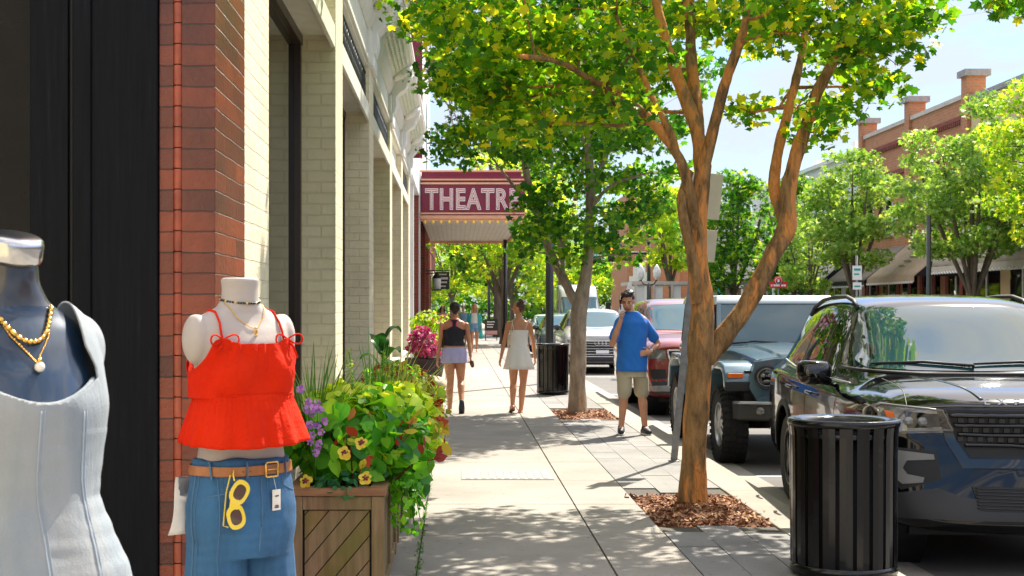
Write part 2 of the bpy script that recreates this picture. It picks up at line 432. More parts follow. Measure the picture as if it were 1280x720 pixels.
f = n.noise(2, 6, .7, vec=s.outputs[0]); n.link(n.ramp(f, [(.3, (.0025, .003, .0045)), (.62, (.0060, .0072, .0100)), (.76, (.02, .019, .019))]), n.b.inputs['Base Color']); n.b.inputs['Roughness'].default_value = .5; n.b.inputs['Specular IOR Level'].default_value = .1; n.bump(f, .3, .004)
pm('dark_brown_frame', (.035, .018, .014), .35, var=.15)
pm('white_trim', (.76, .75, .70), .55, var=.06, scale=4, bump=.08)
pm('cream_trim', (.70, .67, .56), .6, var=.08, bump=.08); pm('pale_green_tin', (.60, .63, .50), .5, var=.1, scale=10)
pm('white_wall', (.72, .73, .74), .7, var=.08, scale=1.2, bump=.1); pm('iron', (.012, .014, .013), .5, var=.1)
pm('cream_wall', (.62, .48, .26), .8, var=.08, scale=1); pm('far_stone', (.55, .50, .44), .8, var=.1, scale=2)
pm('shop_glass', (.004, .005, .007), .03, var=.1, ior=1.55); pm('black_glass', (.002, .003, .006), .05, ior=1.25); pm('interior_dark', (.02, .018, .016), .6)
pm('marquee_red', (.20, .010, .040), .38, var=.08, scale=2); pm('marquee_gold', (.70, .36, .20), .4, var=.08); pm('sign_white', (.86, .80, .80), .4, var=.03)
pm('neon_pink', (.80, .50, .48), .3, var=.05); pm('bulb_yellow', (.95, .68, .12), .3, var=.02)
n = NT('soffit'); b = n.add('ShaderNodeTexBrick'); mp = n.add('ShaderNodeMapping'); mp.inputs['Scale'].default_value = (1, .35, 1); n.link(n.coords(), mp.inputs[0]); n.link(mp.outputs[0], b.inputs['Vector'])
for k, v in (('Scale', 3.2), ('Mortar Size', .018), ('Brick Width', .5), ('Row Height', .5), ('Mortar Smooth', .2)): b.inputs[k].default_value = v
b.offset = 0; b.inputs['Color1'].default_value = (.66, .56, .45, 1); b.inputs['Color2'].default_value = (.60, .50, .40, 1); b.inputs['Mortar'].default_value = (.30, .22, .16, 1); n.link(b.outputs['Color'], n.b.inputs['Base Color'])
# bark
def bark_mat(name, a, b_, c_, sc_=9, bump=.6, patch=.58):
    n = NT(name); m = n.add('ShaderNodeMapping'); m.inputs['Scale'].default_value = (1, 1, .28); n.link(n.coords(), m.inputs[0])
    f = n.noise(sc_, 7, .7, vec=m.outputs[0]); base = n.ramp(f, [(.3, a), (.55, b_), (.75, sc(b_, 1.5))])
    pf = n.ramp(n.noise(4.5, 4, .6, vec=m.outputs[0]), [(patch-.04, (0, 0, 0)), (patch+.03, (1, 1, 1))])
    n.link(n.mix(pf, base, c_), n.b.inputs['Base Color']); n.b.inputs['Roughness'].default_value = .85
    v = n.add('ShaderNodeTexVoronoi'); v.feature = 'DISTANCE_TO_EDGE'; v.inputs['Scale'].default_value = sc_*1.7; wn_ = n.add('ShaderNodeVectorMath', operation='ADD'); nn_ = n.add('ShaderNodeTexNoise'); nn_.inputs['Scale'].default_value = 9; n.link(m.outputs[0], nn_.inputs['Vector'])
    s2 = n.add('ShaderNodeVectorMath', operation='SCALE'); s2.inputs['Scale'].default_value = .16; n.link(nn_.outputs['Color'], s2.inputs[0]); n.link(m.outputs[0], wn_.inputs[0]); n.link(s2.outputs[0], wn_.inputs[1]); n.link(wn_.outputs[0], v.inputs['Vector'])
    ck = n.ramp(v.outputs['Distance'], [(.0, (.62, .60, .58)), (.05, (.92, .91, .90)), (.15, (1, 1, 1))]); ck = n.mix(n.ramp(n.noise(6, 3, .5, vec=m.outputs[0]), [(.42, (0, 0, 0)), (.6, (1, 1, 1))]), (1.0, 1.0, 1.0), ck)
    old = n.b.inputs['Base Color'].links[0].from_socket; n.link(n.mix(1.0, old, ck, 'MULTIPLY'), n.b.inputs['Base Color'])
    h = n.math('ADD', n.noise(sc_*3, 6, .7, vec=m.outputs[0]), n.math('MULTIPLY', n.math('MINIMUM', v.outputs['Distance'], .10), 2.0))
    n.bump(h, bump, .02); return n.m
bark_mat('orange_bark', (.06, .04, .018), (.36, .20, .07), (.72, .29, .07), 13, 1.0, .54)
bark_mat('grey_bark', (.15, .115, .08), (.36, .28, .20), (.48, .32, .19), 10, .6, .62)
bark_mat('far_bark', (.07, .055, .04), (.14, .11, .08), (.18, .13, .09), 6, .3, .6)
G1 = [(0, (.03, .12, .010)), (.3, (.07, .23, .012)), (.6, (.17, .36, .015)), (.8, (.36, .48, .02)), (1, (.70, .62, .03))]
G2 = [(0, (.016, .085, .014)), (.4, (.045, .19, .018)), (.75, (.13, .31, .02)), (1, (.34, .46, .03))]
G3 = [(0, (.09, .20, .04)), (.4, (.18, .36, .07)), (.8, (.34, .50, .13)), (1, (.50, .60, .20))]
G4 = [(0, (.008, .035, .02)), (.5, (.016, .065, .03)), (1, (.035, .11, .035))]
G5 = [(0, (.11, .27, .02)), (.5, (.26, .46, .03)), (1, (.60, .62, .06))]
leaf_mat('linden_leaves', G1, .55); leaf_mat('street_leaves', G2, .5); leaf_mat('pale_leaves', G3, .4); leaf_mat('dark_leaves', G4, .2); leaf_mat('bright_leaves', G5, .5)
leaf_mat('vine_leaves', [(0, (.025, .16, .015)), (.5, (.09, .36, .02)), (1, (.26, .58, .03))], .45, .35)
leaf_mat('lime_leaves', [(0, (.26, .48, .02)), (.6, (.55, .70, .04)), (1, (.80, .80, .10))], .4)
leaf_mat('teal_leaves', [(0, (.02, .12, .05)), (1, (.06, .25, .10))], .3)
leaf_mat('coleus_leaves', [(0, (.30, .02, .01)), (.35, (.45, .06, .02)), (.4, (.65, .45, .04)), (.7, (.50, .50, .05)), (.75, (.16, .35, .03)), (1, (.30, .42, .04))], .3, tcol=(1.3, 1.1, .9))
leaf_mat('coleus_heart', [(0, (.20, .01, .015)), (1, (.40, .02, .02))], .2, tcol=(1.2, .8, .8)); leaf_mat('canna_leaves', [(0, (.01, .07, .02)), (1, (.03, .14, .03))], .25, .3)
leaf_mat('grass_blades', [(0, (.05, .16, .03)), (1, (.18, .34, .08))], .35); leaf_mat('spike_lime', [(0, (.35, .45, .08)), (1, (.62, .68, .22))], .4)
leaf_mat('purple_petals', [(0, (.35, .10, .55)), (1, (.62, .30, .72))], .3, tcol=(1.2, 1, 1.3)); leaf_mat('magenta_leaves', [(0, (.22, .01, .09)), (.5, (.45, .03, .17)), (1, (.72, .20, .40))], .35, tcol=(1.3, .9, 1.1))
leaf_mat('yellow_petals', [(0, (.75, .50, .03)), (1, (.85, .70, .10))], .3, tcol=(1.1, 1, .6)); pm('petal_dark', (.12, .01, .02), .6); leaf_mat('orange_petals', [(0, (.7, .14, .02)), (1, (.8, .3, .05))], .3, tcol=(1.1, 1, .6))
# wood of the planter
def wood_mat(name, a, b_, axis=2, green=0):
    n = NT(name); m = n.add('ShaderNodeMapping'); s = [14, 14, 14]; s[axis] = 1.2; m.inputs['Scale'].default_value = s; n.link(n.coords(), m.inputs[0])
    f = n.noise(2, 6, .65, vec=m.outputs[0]); c = n.ramp(f, [(.3, a), (.7, b_)])
    if green:
        g = n.ramp(n.noise(3, 3), [(.42, (0, 0, 0)), (.62, (1, 1, 1))]); c = n.mix(n.math('MULTIPLY', g, green), c, (.13, .13, .02))
    n.link(c, n.b.inputs['Base Color']); n.b.inputs['Roughness'].default_value = .75; n.bump(f, .35, .004)
wood_mat('planter_wood', (.15, .085, .045), (.34, .22, .12), 2, .4); wood_mat('planter_cap', (.18, .08, .035), (.36, .19, .09), 0)
wood_mat('planter_green', (.17, .095, .035), (.32, .20, .08), 2, .75)
# metal, cars
pm('can_black', (.003, .003, .0035), .2, metal=.0, coat=.25, var=.1, ior=1.4); pm('can_inside', (.004, .004, .004), .7); pm('post_black', (.010, .012, .014), .35, var=.15, coat=.3)
pm('galvanised', (.24, .24, .25), .5, metal=.6, var=.25, scale=14); pm('sign_back', (.62, .55, .47), .5, var=.06); pm('white_sheet', (.8, .8, .78), .5, var=.03)
pm('tyre', (.012, .012, .013), .8, var=.2, bump=.4, bscale=90); pm('rim_dark', (.03, .03, .033), .3, metal=.7); pm('rim_silver', (.42, .43, .45), .3, metal=.8, var=.1)
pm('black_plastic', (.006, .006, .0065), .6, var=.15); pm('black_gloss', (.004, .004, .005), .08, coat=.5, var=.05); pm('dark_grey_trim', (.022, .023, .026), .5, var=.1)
pm('chrome', (.75, .76, .78), .12, metal=1, var=.03); pm('lamp_glass', (.20, .20, .19), .10, metal=.35, var=.3, scale=14, ior=1.6); pm('lamp_trim', (.17, .165, .15), .3, var=.1); pm('amber_lens', (.75, .14, .02), .2, var=.1)
pm('plate_white', (.75, .76, .78), .4, var=.05); pm('tail_red', (.45, .01, .01), .15, var=.1)
def glass_mat(name, c, ior=2.3):
    n = NT(name); n.b.inputs['Base Color'].default_value = (*c, 1); n.b.inputs['Roughness'].default_value = .015; n.b.inputs['IOR'].default_value = ior
glass_mat('car_glass', (.02, .06, .07), 2.15); glass_mat('car_glass_blue', (.025, .10, .14), 1.75); glass_mat('side_glass', (.008, .010, .010), 1.9)
def paint(name, c, rough=.3, metal=.3, flake=.12):
    pm(name, c, rough, metal=metal, var=flake, scale=3, coat=1.0)
pm('paint_black', (.002, .002, .0025), .12, coat=.9, var=.05); MATS['paint_black'].node_tree.nodes['Principled BSDF'].inputs['Specular IOR Level'].default_value = .05; MATS['paint_black'].node_tree.nodes['Principled BSDF'].inputs['Coat IOR'].default_value = 1.5; paint('paint_blue_grey', (.09, .165, .21)); paint('paint_red', (.20, .012, .018)); paint('paint_silver', (.50, .52, .54)); paint('paint_white', (.66, .68, .70), .3, 0)
paint('paint_dark', (.04, .045, .055)); pm('roof_white', (.66, .72, .76), .35, coat=.6, var=.05)
# people, clothes
pm('skin_tan', (.60, .27, .14), .5, var=.12, scale=9, sss=.08); pm('skin_man', (.60, .30, .18), .5, var=.12, scale=9, sss=.08); pm('skin_light', (.56, .33, .22), .5, var=.1, scale=9)
pm('hair_dark', (.025, .014, .010), .5, var=.4, scale=30, bump=.5, bscale=60); pm('hair_brown', (.075, .030, .016), .5, var=.4, scale=30, bump=.5, bscale=60); pm('hair_blonde', (.50, .32, .14), .5, var=.3, scale=30, bump=.5, bscale=60)
pm('blue_cotton', (.012, .16, .58), .85, var=.08, bump=.4, bscale=14, dist=.02, sheen=.2); pm('khaki', (.47, .41, .29), .85, var=.08, bump=.4, bscale=16, dist=.02)
pm('shoe_dark', (.02, .025, .035), .6, var=.2); pm('sole_white', (.75, .74, .72), .6); pm('black_knit', (.012, .012, .02), .7, var=.1); pm('pink_trim', (.75, .06, .16), .6)
pm('lavender', (.50, .46, .72), .8, var=.06, bump=.4, bscale=18, dist=.02); pm('white_cotton', (.82, .79, .72), .85, var=.04, bump=.3, bscale=12, dist=.02); pm('sandal', (.10, .05, .03), .6)
pm('bag_cream', (.66, .58, .42), .6); pm('bag_brown', (.12, .06, .045), .6); pm('teal_cloth', (.05, .42, .40), .8, var=.25, scale=12); pm('denim_light', (.22, .36, .52), .85, var=.15, scale=20)
pm('phone_dark', (.01, .01, .012), .2); pm('watch_silver', (.6, .6, .6), .25, metal=.8); pm('eye_dark', (.02, .012, .01), .4); pm('lips', (.36, .10, .08), .5); pm('pink_cloth', (.6, .3, .3), .8)
pm('mannequin_white', (.44, .385, .34), .65, var=.05, scale=8, bump=.12, bscale=40); pm('mannequin_blue', (.006, .026, .060), .3, metal=.2, var=.6, scale=5, coat=.6); pm('steel', (.55, .55, .55), .18, metal=1, var=.05)
n = NT('mannequin_neck'); n.link(n.ramp(n.noise(8), [(.3, (.012, .014, .02)), (.7, (.06, .06, .065))]), n.b.inputs['Base Color']); n.b.inputs['Roughness'].default_value = .3; n.b.inputs['Coat Weight'].default_value = .5
pm('gold', (.85, .52, .12), .22, metal=1, var=.1); pm('pearl', (.85, .80, .70), .2, coat=.6, var=.02); pm('bead_dark', (.02, .03, .02), .3)
n = NT('red_cloth'); n.link(n.ramp(n.noise(5), [(.3, (.56, .014, .001)), (.7, (.68, .024, .002))]), n.b.inputs['Base Color']); n.b.inputs['Roughness'].default_value = .9; n.b.inputs['Specular IOR Level'].default_value = .15; n.bump(n.noise(17, 4), .6, .02)
def denim(name, a, b_, fade, fs=3.0, wv=.5):
    n = NT(name); m = n.add('ShaderNodeMapping'); m.inputs['Scale'].default_value = (2.2, 2.2, .5); n.link(n.coords(), m.inputs[0])
    f = n.noise(fs, 5, .6, vec=m.outputs[0]); c = n.ramp(f, [(.35, a), (.65, b_)])
    w = n.add('ShaderNodeTexWave'); w.inputs['Scale'].default_value = 9; w.bands_direction = 'Z'; w.inputs['Distortion'].default_value = 7; w.inputs['Detail'].default_value = 3; n.link(n.coords(), w.inputs[0])
    g = n.math('MULTIPLY', w.outputs['Fac'], n.ramp(n.noise(4), [(.45, (0, 0, 0)), (.65, (wv,)*3)]))
    th = n.noise(450, 2); c = n.mix(g, c, fade); c = n.mix(n.math('MULTIPLY', th, .3), c, sc(fade, 1.2))
    n.link(c, n.b.inputs['Base Color']); n.b.inputs['Roughness'].default_value = .9; n.bump(n.math('ADD', n.math('MULTIPLY', th, .3), n.noise(13, 5, .6, vec=m.outputs[0])), .45, .012)
denim('jean_blue', (.005, .035, .105), (.022, .10, .225), (.11, .28, .44), 4.5, .12); denim('dress_denim', (.19, .24, .28), (.33, .345, .35), (.42, .42, .41), 2.6, .0)
pm('denim_seam', (.33, .40, .48), .9); pm('jean_stitch', (.07, .15, .25), .9); pm('leather_tan', (.36, .13, .035), .45, var=.2, scale=20, bump=.2); pm('yellow_plastic', (.86, .62, .05), .25, coat=.5, var=.03)
pm('lens_brown', (.07, .025, .015), .08, ior=1.8); pm('tag_card', (.78, .72, .62), .7); pm('canvas_white', (.70, .66, .60), .8)
pm('awning_taupe', (.22, .185, .15), .85, var=.12, scale=3); pm('awning_tan', (.40, .30, .20), .85, var=.12, scale=3); pm('awning_black', (.012, .012, .014), .8); pm('awning_beige', (.50, .45, .37), .85, var=.1, scale=3)
pm('red_sign', (.62, .02, .03), .5); pm('green_sign', (.0, .32, .26), .5); pm('signal_black', (.03, .025, .02), .5); pm('signal_red', (.9, .12, .03), .4, emit=2.5); pm('globe', (.8, .8, .78), .3); pm('teal_tent', (.03, .45, .38), .8)
pm('rock', (.42, .36, .27), .9, var=.3, scale=8, bump=.6, bscale=20); pm('pot_dark', (.04, .02, .025), .5); pm('metal_plate', (.27, .265, .255), .6, metal=.1, var=.1); pm('roof_grey', (.3, .3, .3), .8)
# ------------------------------------------------------------------ camera, world, sun
cam = bpy.data.cameras.new('camera'); co = bpy.data.objects.new('camera', cam); COL.objects.link(co); SC.camera = co
cam.lens = 50; cam.sensor_width = 36; cam.clip_end = 3000; cam.clip_start = .05; co.location = (0, 0, 1.55); co.rotation_euler = (PI/2, 0, 0)
cam.shift_x = 70/1280; cam.shift_y = 24/1280
cam.dof.use_dof = True; cam.dof.focus_distance = 9.0; cam.dof.aperture_fstop = 11
SC.view_settings.view_transform = 'Standard'; SC.view_settings.look = 'None'; SC.view_settings.gamma = 1; SC.view_settings.exposure = 1.4
SUN_EL = math.radians(51); SUN_AZ = math.radians(58)      # azimuth: from +X turned towards +Y
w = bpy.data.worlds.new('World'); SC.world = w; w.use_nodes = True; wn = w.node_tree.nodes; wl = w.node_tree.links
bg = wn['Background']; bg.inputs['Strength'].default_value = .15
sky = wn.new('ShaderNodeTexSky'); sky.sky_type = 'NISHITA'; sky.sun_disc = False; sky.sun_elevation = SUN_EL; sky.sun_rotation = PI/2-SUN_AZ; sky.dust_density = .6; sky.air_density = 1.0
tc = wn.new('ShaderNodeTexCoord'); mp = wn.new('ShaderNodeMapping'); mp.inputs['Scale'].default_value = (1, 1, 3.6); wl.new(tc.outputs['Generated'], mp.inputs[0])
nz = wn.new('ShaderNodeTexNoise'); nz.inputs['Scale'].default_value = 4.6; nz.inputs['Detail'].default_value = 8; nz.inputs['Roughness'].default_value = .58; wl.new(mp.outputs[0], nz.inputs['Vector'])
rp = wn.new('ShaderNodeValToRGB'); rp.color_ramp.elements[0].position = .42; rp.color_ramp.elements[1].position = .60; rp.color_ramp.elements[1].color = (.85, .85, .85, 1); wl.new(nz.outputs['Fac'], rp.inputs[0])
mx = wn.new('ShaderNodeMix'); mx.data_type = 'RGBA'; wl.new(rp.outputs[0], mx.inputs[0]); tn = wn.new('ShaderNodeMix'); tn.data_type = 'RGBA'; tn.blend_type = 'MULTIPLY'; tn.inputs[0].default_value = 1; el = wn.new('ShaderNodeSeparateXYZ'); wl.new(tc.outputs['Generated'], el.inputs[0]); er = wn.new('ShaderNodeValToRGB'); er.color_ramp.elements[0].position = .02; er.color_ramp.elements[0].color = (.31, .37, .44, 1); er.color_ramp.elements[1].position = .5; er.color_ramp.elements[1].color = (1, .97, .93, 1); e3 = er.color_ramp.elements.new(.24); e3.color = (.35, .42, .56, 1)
wl.new(el.outputs[2], er.inputs[0]); wl.new(er.outputs[0], tn.inputs[7]); wl.new(mx.outputs[2], tn.inputs[6]); wl.new(sky.outputs[0], mx.inputs[6]); mx.inputs[7].default_value = (6.3, 5.7, 5.0, 1)  # high clouds out of view brightened and warmed to lift the fill light
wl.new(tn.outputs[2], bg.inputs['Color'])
sl = bpy.data.lights.new('sun', 'SUN'); sl.energy = 4.3; sl.angle = math.radians(.55); sl.color = (1, .92, .79); so = bpy.data.objects.new('sun', sl); COL.objects.link(so)
sd = Vector((math.cos(SUN_EL)*math.cos(SUN_AZ), math.cos(SUN_EL)*math.sin(SUN_AZ), math.sin(SUN_EL))); so.rotation_euler = sd.to_track_quat('Z', 'Y').to_euler(); so.location = sd*60
# ------------------------------------------------------------------ ground
RZ = -.15
def struct(name, mb, m, bevel=0): return mb.build(name, m, None, bevel, kind='structure')
m = MB(); m.box(-900, -200, -.6, 900, 1800, -.30); struct('ground', m, 'far_ground')
m = MB(); m.box(2.6, -12, -.29, 15.8, 400, RZ); struct('road', m, 'asphalt')
m = MB(); m.box(-9, -12, -.29, 2.262, 10.1, -.012); m.box(-9, 10.1, -.29, 1.43, 11.7, -.012); m.box(-9, 11.7, -.29, 2.262, 19.7, -.012); m.box(-9, 19.7, -.29, 1.43, 21.5, -.012); m.box(-9, 21.5, -.29, 2.262, 400, -.012)
struct('sidewalk_bed', m, 'joint_dirt')
m = MB(); rnd = random.Random(3)
for x0, x1, L, off in ((-9, -3.1, 3, 0), (-3.1, -.235, 1.52, .4), (-.225, .925, 1.52, .4), (.937, 1.424, 1.52, .4)):
    y = -12+off
    while y < 150:
        m.box(x0, y, -.011, x1, y+L-.007, rnd.uniform(-.001, .0015)); y += L
m.box(-9, y, -.011, 1.424, 400, 0)
struct('sidewalk', m, 'concrete')
m = MB(); y = -4.
while y < 46:
    row = rnd.random()*.2
    for i in range(3):
        x = 1.434+i*.277; yy = y+(.3 if i % 2 else 0)
        if 10.05-.6 < yy < 11.72 or 19.65-.6 < yy < 21.52:
            if not (yy+.594 <= 10.1 or yy >= 11.7) and yy < 13: continue
            if not (yy+.594 <= 19.7 or yy >= 21.5) and yy > 13: continue
        m.box(x, yy, -.011, x+.272, yy+.594, rnd.uniform(-.002, .002))
    y += .6
m.box(1.434, 46.3, -.011, 2.26, 400, 0)
struct('paver_strip', m, 'paver')
m = MB(); y = -12.
while y < 100: m.box(2.268, y, -.29, 2.6, y+2.99, .003); y += 3
m.box(2.268, y, -.29, 2.6, 400, .003); struct('curb', m, 'curb_concrete', .012)
m = MB(); m.box(15.8, -12, -.29, 16.1, 400, .003); struct('far_curb', m, 'curb_concrete')
m = MB(); m.box(16.1, -12, -.29, 20.0, 400, 0); struct('far_sidewalk', m, 'concrete')
m = MB()                                           # gutter pan, stall lines
m.box(2.6, -12, RZ, 3.02, 400, RZ+.004); struct('gutter', m, 'concrete_dark')
m = MB()
for y in (8.1, 14.25, 20.4, 27.6, 34.6, 41.8, 48.8): m.box(3.02, y, RZ, 5.2, y+.1, RZ+.004)
for k in range(30): m.box(9.25, 3+k*9, RZ, 9.37, 6+k*9, RZ+.004)
struct('road_markings', m, 'white_sheet')
m = MB(); m.box(.05, 12.76, -.002, .88, 13.5, .006)
for k in range(11): m.box(.09+k*.07, 12.8, .004, .13+k*.07, 13.46, .009)
m.build('utility_cover', 'metal_plate', None, label='pale metal cover plate set in the sidewalk before the tree', cat='utility cover')
for i, (y0, y1) in enumerate(((10.1, 11.7), (19.7, 21.5))):
    m = MB(); nx, ny = 14, 24
    V = [((1.43+.83*a/nx), y0+(y1-y0)*b/ny, -.03+.035*math.sin(PI*a/nx)*math.sin(PI*b/ny)+.012*noise.noise(Vector((a*.6, b*.6, i)))) for b in range(ny+1) for a in range(nx+1)]
    m.add(V, [(b*(nx+1)+a, b*(nx+1)+a+1, (b+1)*(nx+1)+a+1, (b+1)*(nx+1)+a) for b in range(ny) for a in range(nx)], 0, True); m.box(1.43, y0, -.28, 2.26, y1, -.06)
    g = struct('mulch_bed', m, 'mulch')
    N = 2600 if i == 0 else 1500; rg = np.random.default_rng(i+5); c = np.stack([rg.uniform(1.44, 2.25, N), rg.uniform(y0, y1, N), rg.uniform(-.012, .016, N)], 1)
    c[:, 2] += .03*np.sin(PI*(c[:, 0]-1.43)/.83)*np.sin(PI*(c[:, 1]-y0)/(y1-y0))
    M_ = int(N*.03); c[:M_, 0] += rg.normal(0, .1, M_); c[:M_, 1] += rg.normal(0, .1, M_); c[:M_, 2] = .006
    mkobj('mulch_chips', leaf_mesh('mulch_chips', c, .045, 'chip', up=1.2, curl=.03, seed=i+3), 'mulch_chip', kind='stuff', label=['brown bark chips around the nearest street tree', 'brown bark chips around the tree beside the far litter bin'][i])
# ------------------------------------------------------------------ left block: shopfront, cream building, theatre
FX = -1.1
rg = np.random.default_rng(12); N = 420; c = np.stack([-.23+rg.normal(0, .012, N), 7.2+rg.uniform(0, 1, N)**1.3*6.5, rg.uniform(.0, .014, N)], 1); c = c[[noise.noise(Vector((0, y*1.7, 3))) > -.12 for y in c[:, 1]]]
mkobj('joint_weeds', leaf_mesh('joint_weeds', c, .022, 'oval', up=.6, seed=3), 'grass_blades', kind='stuff', label='thin line of yellow green weeds in the sidewalk joint by the planter')
t = thing('shopfront', (-1.36, 6.5, 0), label='charcoal painted wooden shopfront at the left edge with dark glass', cat='shopfront'); L = Vector((-1.36, 6.5, 0))
m = MB(); m.box(-.39, -.02, 0, 0, .9, 6.0); m.box(-.385, -.035, 0, -.30, -.02, 6); m.build('corner_board', 'charcoal_wood', t, .006)
m = MB(); m.box(-.585, -.015, 0, -.408, .9, 6.0); m.build('jamb_board', 'charcoal_wood', t, .006)
m = MB(); m.box(-.41, .01, 0, -.388, .5, 6); m.build('joint', 'interior_dark', t)
m = MB(); m.box(-2.4, .05, .5, -.585, .07, 3.6); m.build('window_glass', 'black_glass', t)
m = MB(); m.box(-2.4, .02, 0, -.585, .12, .5); m.box(-2.4, .02, 3.6, -.585, .12, 6); m.box(-3.3, -.02, 0, -2.4, .9, 6); m.build('window_frame', 'charcoal_paint', t, .005)
t = thing('brick_pier', (-1.36, 6.5, 0), label='narrow polished red brick pier with a rounded clay bead beside the shopfront', cat='brick pier')
m = MB(); m.box(.003, 0, 0, .07, .88, 6.4); m.box(.105, .0, 0, .26, .90, 6.4); m.box(.07, .03, 0, .105, .9, 6.4); m.build('brickwork', 'red_brick', t, .004)
m = MB(); z = 0
while z < 6.4: m.lathe([(.0185, z+.002), (.0195, z+.01), (.0195, z+.086), (.0185, z+.092)], (.0875, .012, 0), 14); z += .095
m.build('clay_bead', 'terracotta', t)
PIL = [(7.405, 8.36), (13.0, 13.8), (18.1, 18.95), (23.7, 24.5), (28.6, 29.4), (33.0, 33.7)]
t = thing('cream_building', (FX, 7.4, 0), label='cream painted brick shop building with tall windows and a deep white cornice', cat='building'); O = Vector((FX, 7.4, 0))
def L_(x, y): return x-FX, y-7.4
for i, (a, b) in enumerate(PIL):
    m = MB(); m.box(-.42 if i else -.42, a-7.4, 0, 0, b-7.4, 4.62); m.build('pilaster', 'cream_brick', t, .006)
    m = MB(); m.box(-.42, a-7.4-.02, 4.62, .05, b-7.4+.02, 4.80); m.box(-.42, a-7.4, 4.8, .02, b-7.4, 5.1); m.build('capital', 'white_trim', t, .01)
    # scrolled console
    pr = [(0, 4.8), (.07, 4.82), (.10, 4.95), (.09, 5.08), (.16, 5.16), (.25, 5.22), (.29, 5.34), (.35, 5.42), (.38, 5.58), (0, 5.6)]
    m = MB(); yc = (a+b)/2-7.4; m.prism(pr, lambda p, q, d: (p+.003, d, q), yc-.2, yc+.2); m.build('console', 'white_trim', t, .012)
for i in range(5):
    y0, y1 = PIL[i][1]-7.4, PIL[i+1][0]-7.4
    m = MB(); m.box(-.38, y0, .55, -.365, y1, 4.02); m.build('window_glass', 'shop_glass', t)
    m = MB()
    m.box(-.42, y1-.10, 0, -.31, y1-.002, 4.02); m.box(-.42, y0+.002, 0, -.31, y0+.1, 4.02); m.box(-.41, y0, 3.94, -.3, y1, 4.03); m.box(-.41, (y0+y1)/2-.03, .5, -.325, (y0+y1)/2+.03, 4)
    m.build('window_frame', 'dark_brown_frame', t, .004)
    m = MB(); m.box(-.44, y0, 0, -.05, y1, .5); m.box(-.44, y0, .5, -.02, y1, .55); m.build('window_sill', 'cream_trim', t, .006)
    m = MB(); m.box(-.42, y0, 4.035, -.04, y1, 4.16); m.box(-.04, y0+.003, 3.92, -.005, y1-.003, 4.13); m.box(-.42, y0, 4.16, -.10, y1, 4.62); m.box(-.42, y0, 4.62, -.03, y1, 5.1); m.box(-.03, y0, 4.66, .0, y1, 4.72); m.build('lintel', 'cream_trim', t, .006)
    if i in (1, 4, 2):
        m = MB(); y = y0+.05
        m.box(-.06, y0, 4.14, -.045, y1, 4.165); m.box(-.06, y0, 4.52, -.045, y1, 4.545)
        while y < y1-.1:
            m.box(-.062, y, 4.165, -.042, y+.03, 4.52)
            m.tube([(-.052, y+.05+.07*(1-math.cos(q))*.5+.02, 4.34+.13*math.sin(q)) for q in [k*.7 for k in range(10)]], .011, 5); y += .2
        m.build('iron_grille', 'iron', t)
m = MB(); m.box(-6, 0.005, 0, -.42, 26.3, 5.65); m.build('shop_interior', 'interior_dark', t)
m = MB(); m.prism([(-.42, 5.1), (-.02, 5.1), (.03, 5.2), (.06, 5.3), (.06, 5.36), (.34, 5.56), (.36, 5.66), (.40, 5.70), (.40, 5.78), (-.42, 5.80)], lambda p, q, d: (p, d, q), .0, 26.31); m.build('cornice', 'cream_trim', t)
m = MB(); m.box(-.42, 0, 5.8, -.08, 26.3, 6.3); m.build('parapet', 'cream_trim', t, .01)
# pressed tin arches and bosses below the cornice
for i in range(5):
    y0, y1 = PIL[i][1]-7.4-.12, PIL[i+1][0]-7.4+.12; mt = MB(); mr = MB(); K = 24
    sx = lambda v: .075+.25*v; sz = lambda v: 5.372+.183*v          # along the sloping underside
    mt.add([(sx(v)+.004, y, sz(v)-.006) for v in (.02, .98) for y in (y0+.2, y1-.2)], [(0, 1, 3, 2)])
    n_ = int((y1-y0-.7)/.16)
    for u in range(n_):
        for v in range(4): mt.ell((sx(.14+v*.22)+.006, y0+.38+u*.16, sz(.14+v*.22)-.010), (.026, .026, .016), 8)
    mt.build('tin_panel', 'pale_green_tin', t)
    for yb, s_ in ((y0+.16, 1), (y1-.16, -1)):      # swelling scalloped bands that frame each panel
        pts = [(sx(v)+.015, yb+s_*.22*math.sin(PI*v)**1.5+s_*.05*math.sin(3*PI*v), sz(v)-.02-.03*math.sin(PI*v)) for v in [k/14 for k in range(15)]]
        mr.tube(pts, [.05+.03*math.sin(PI*k/14) for k in range(15)], 10)
    mr.build('scalloped_band', 'white_trim', t)
    mr = MB(); mr.tube([(.36, y0+(y1-y0)*k/K, 5.60+.05*math.sin(PI*k/K)) for k in range(K+1)], .03, 8); mr.build('edge_moulding', 'white_trim', t)
m = MB(); m.box(.0, 26.32, 5.1, .30, 26.5, 9.5); m.build('end_board', 'marquee_red', t)
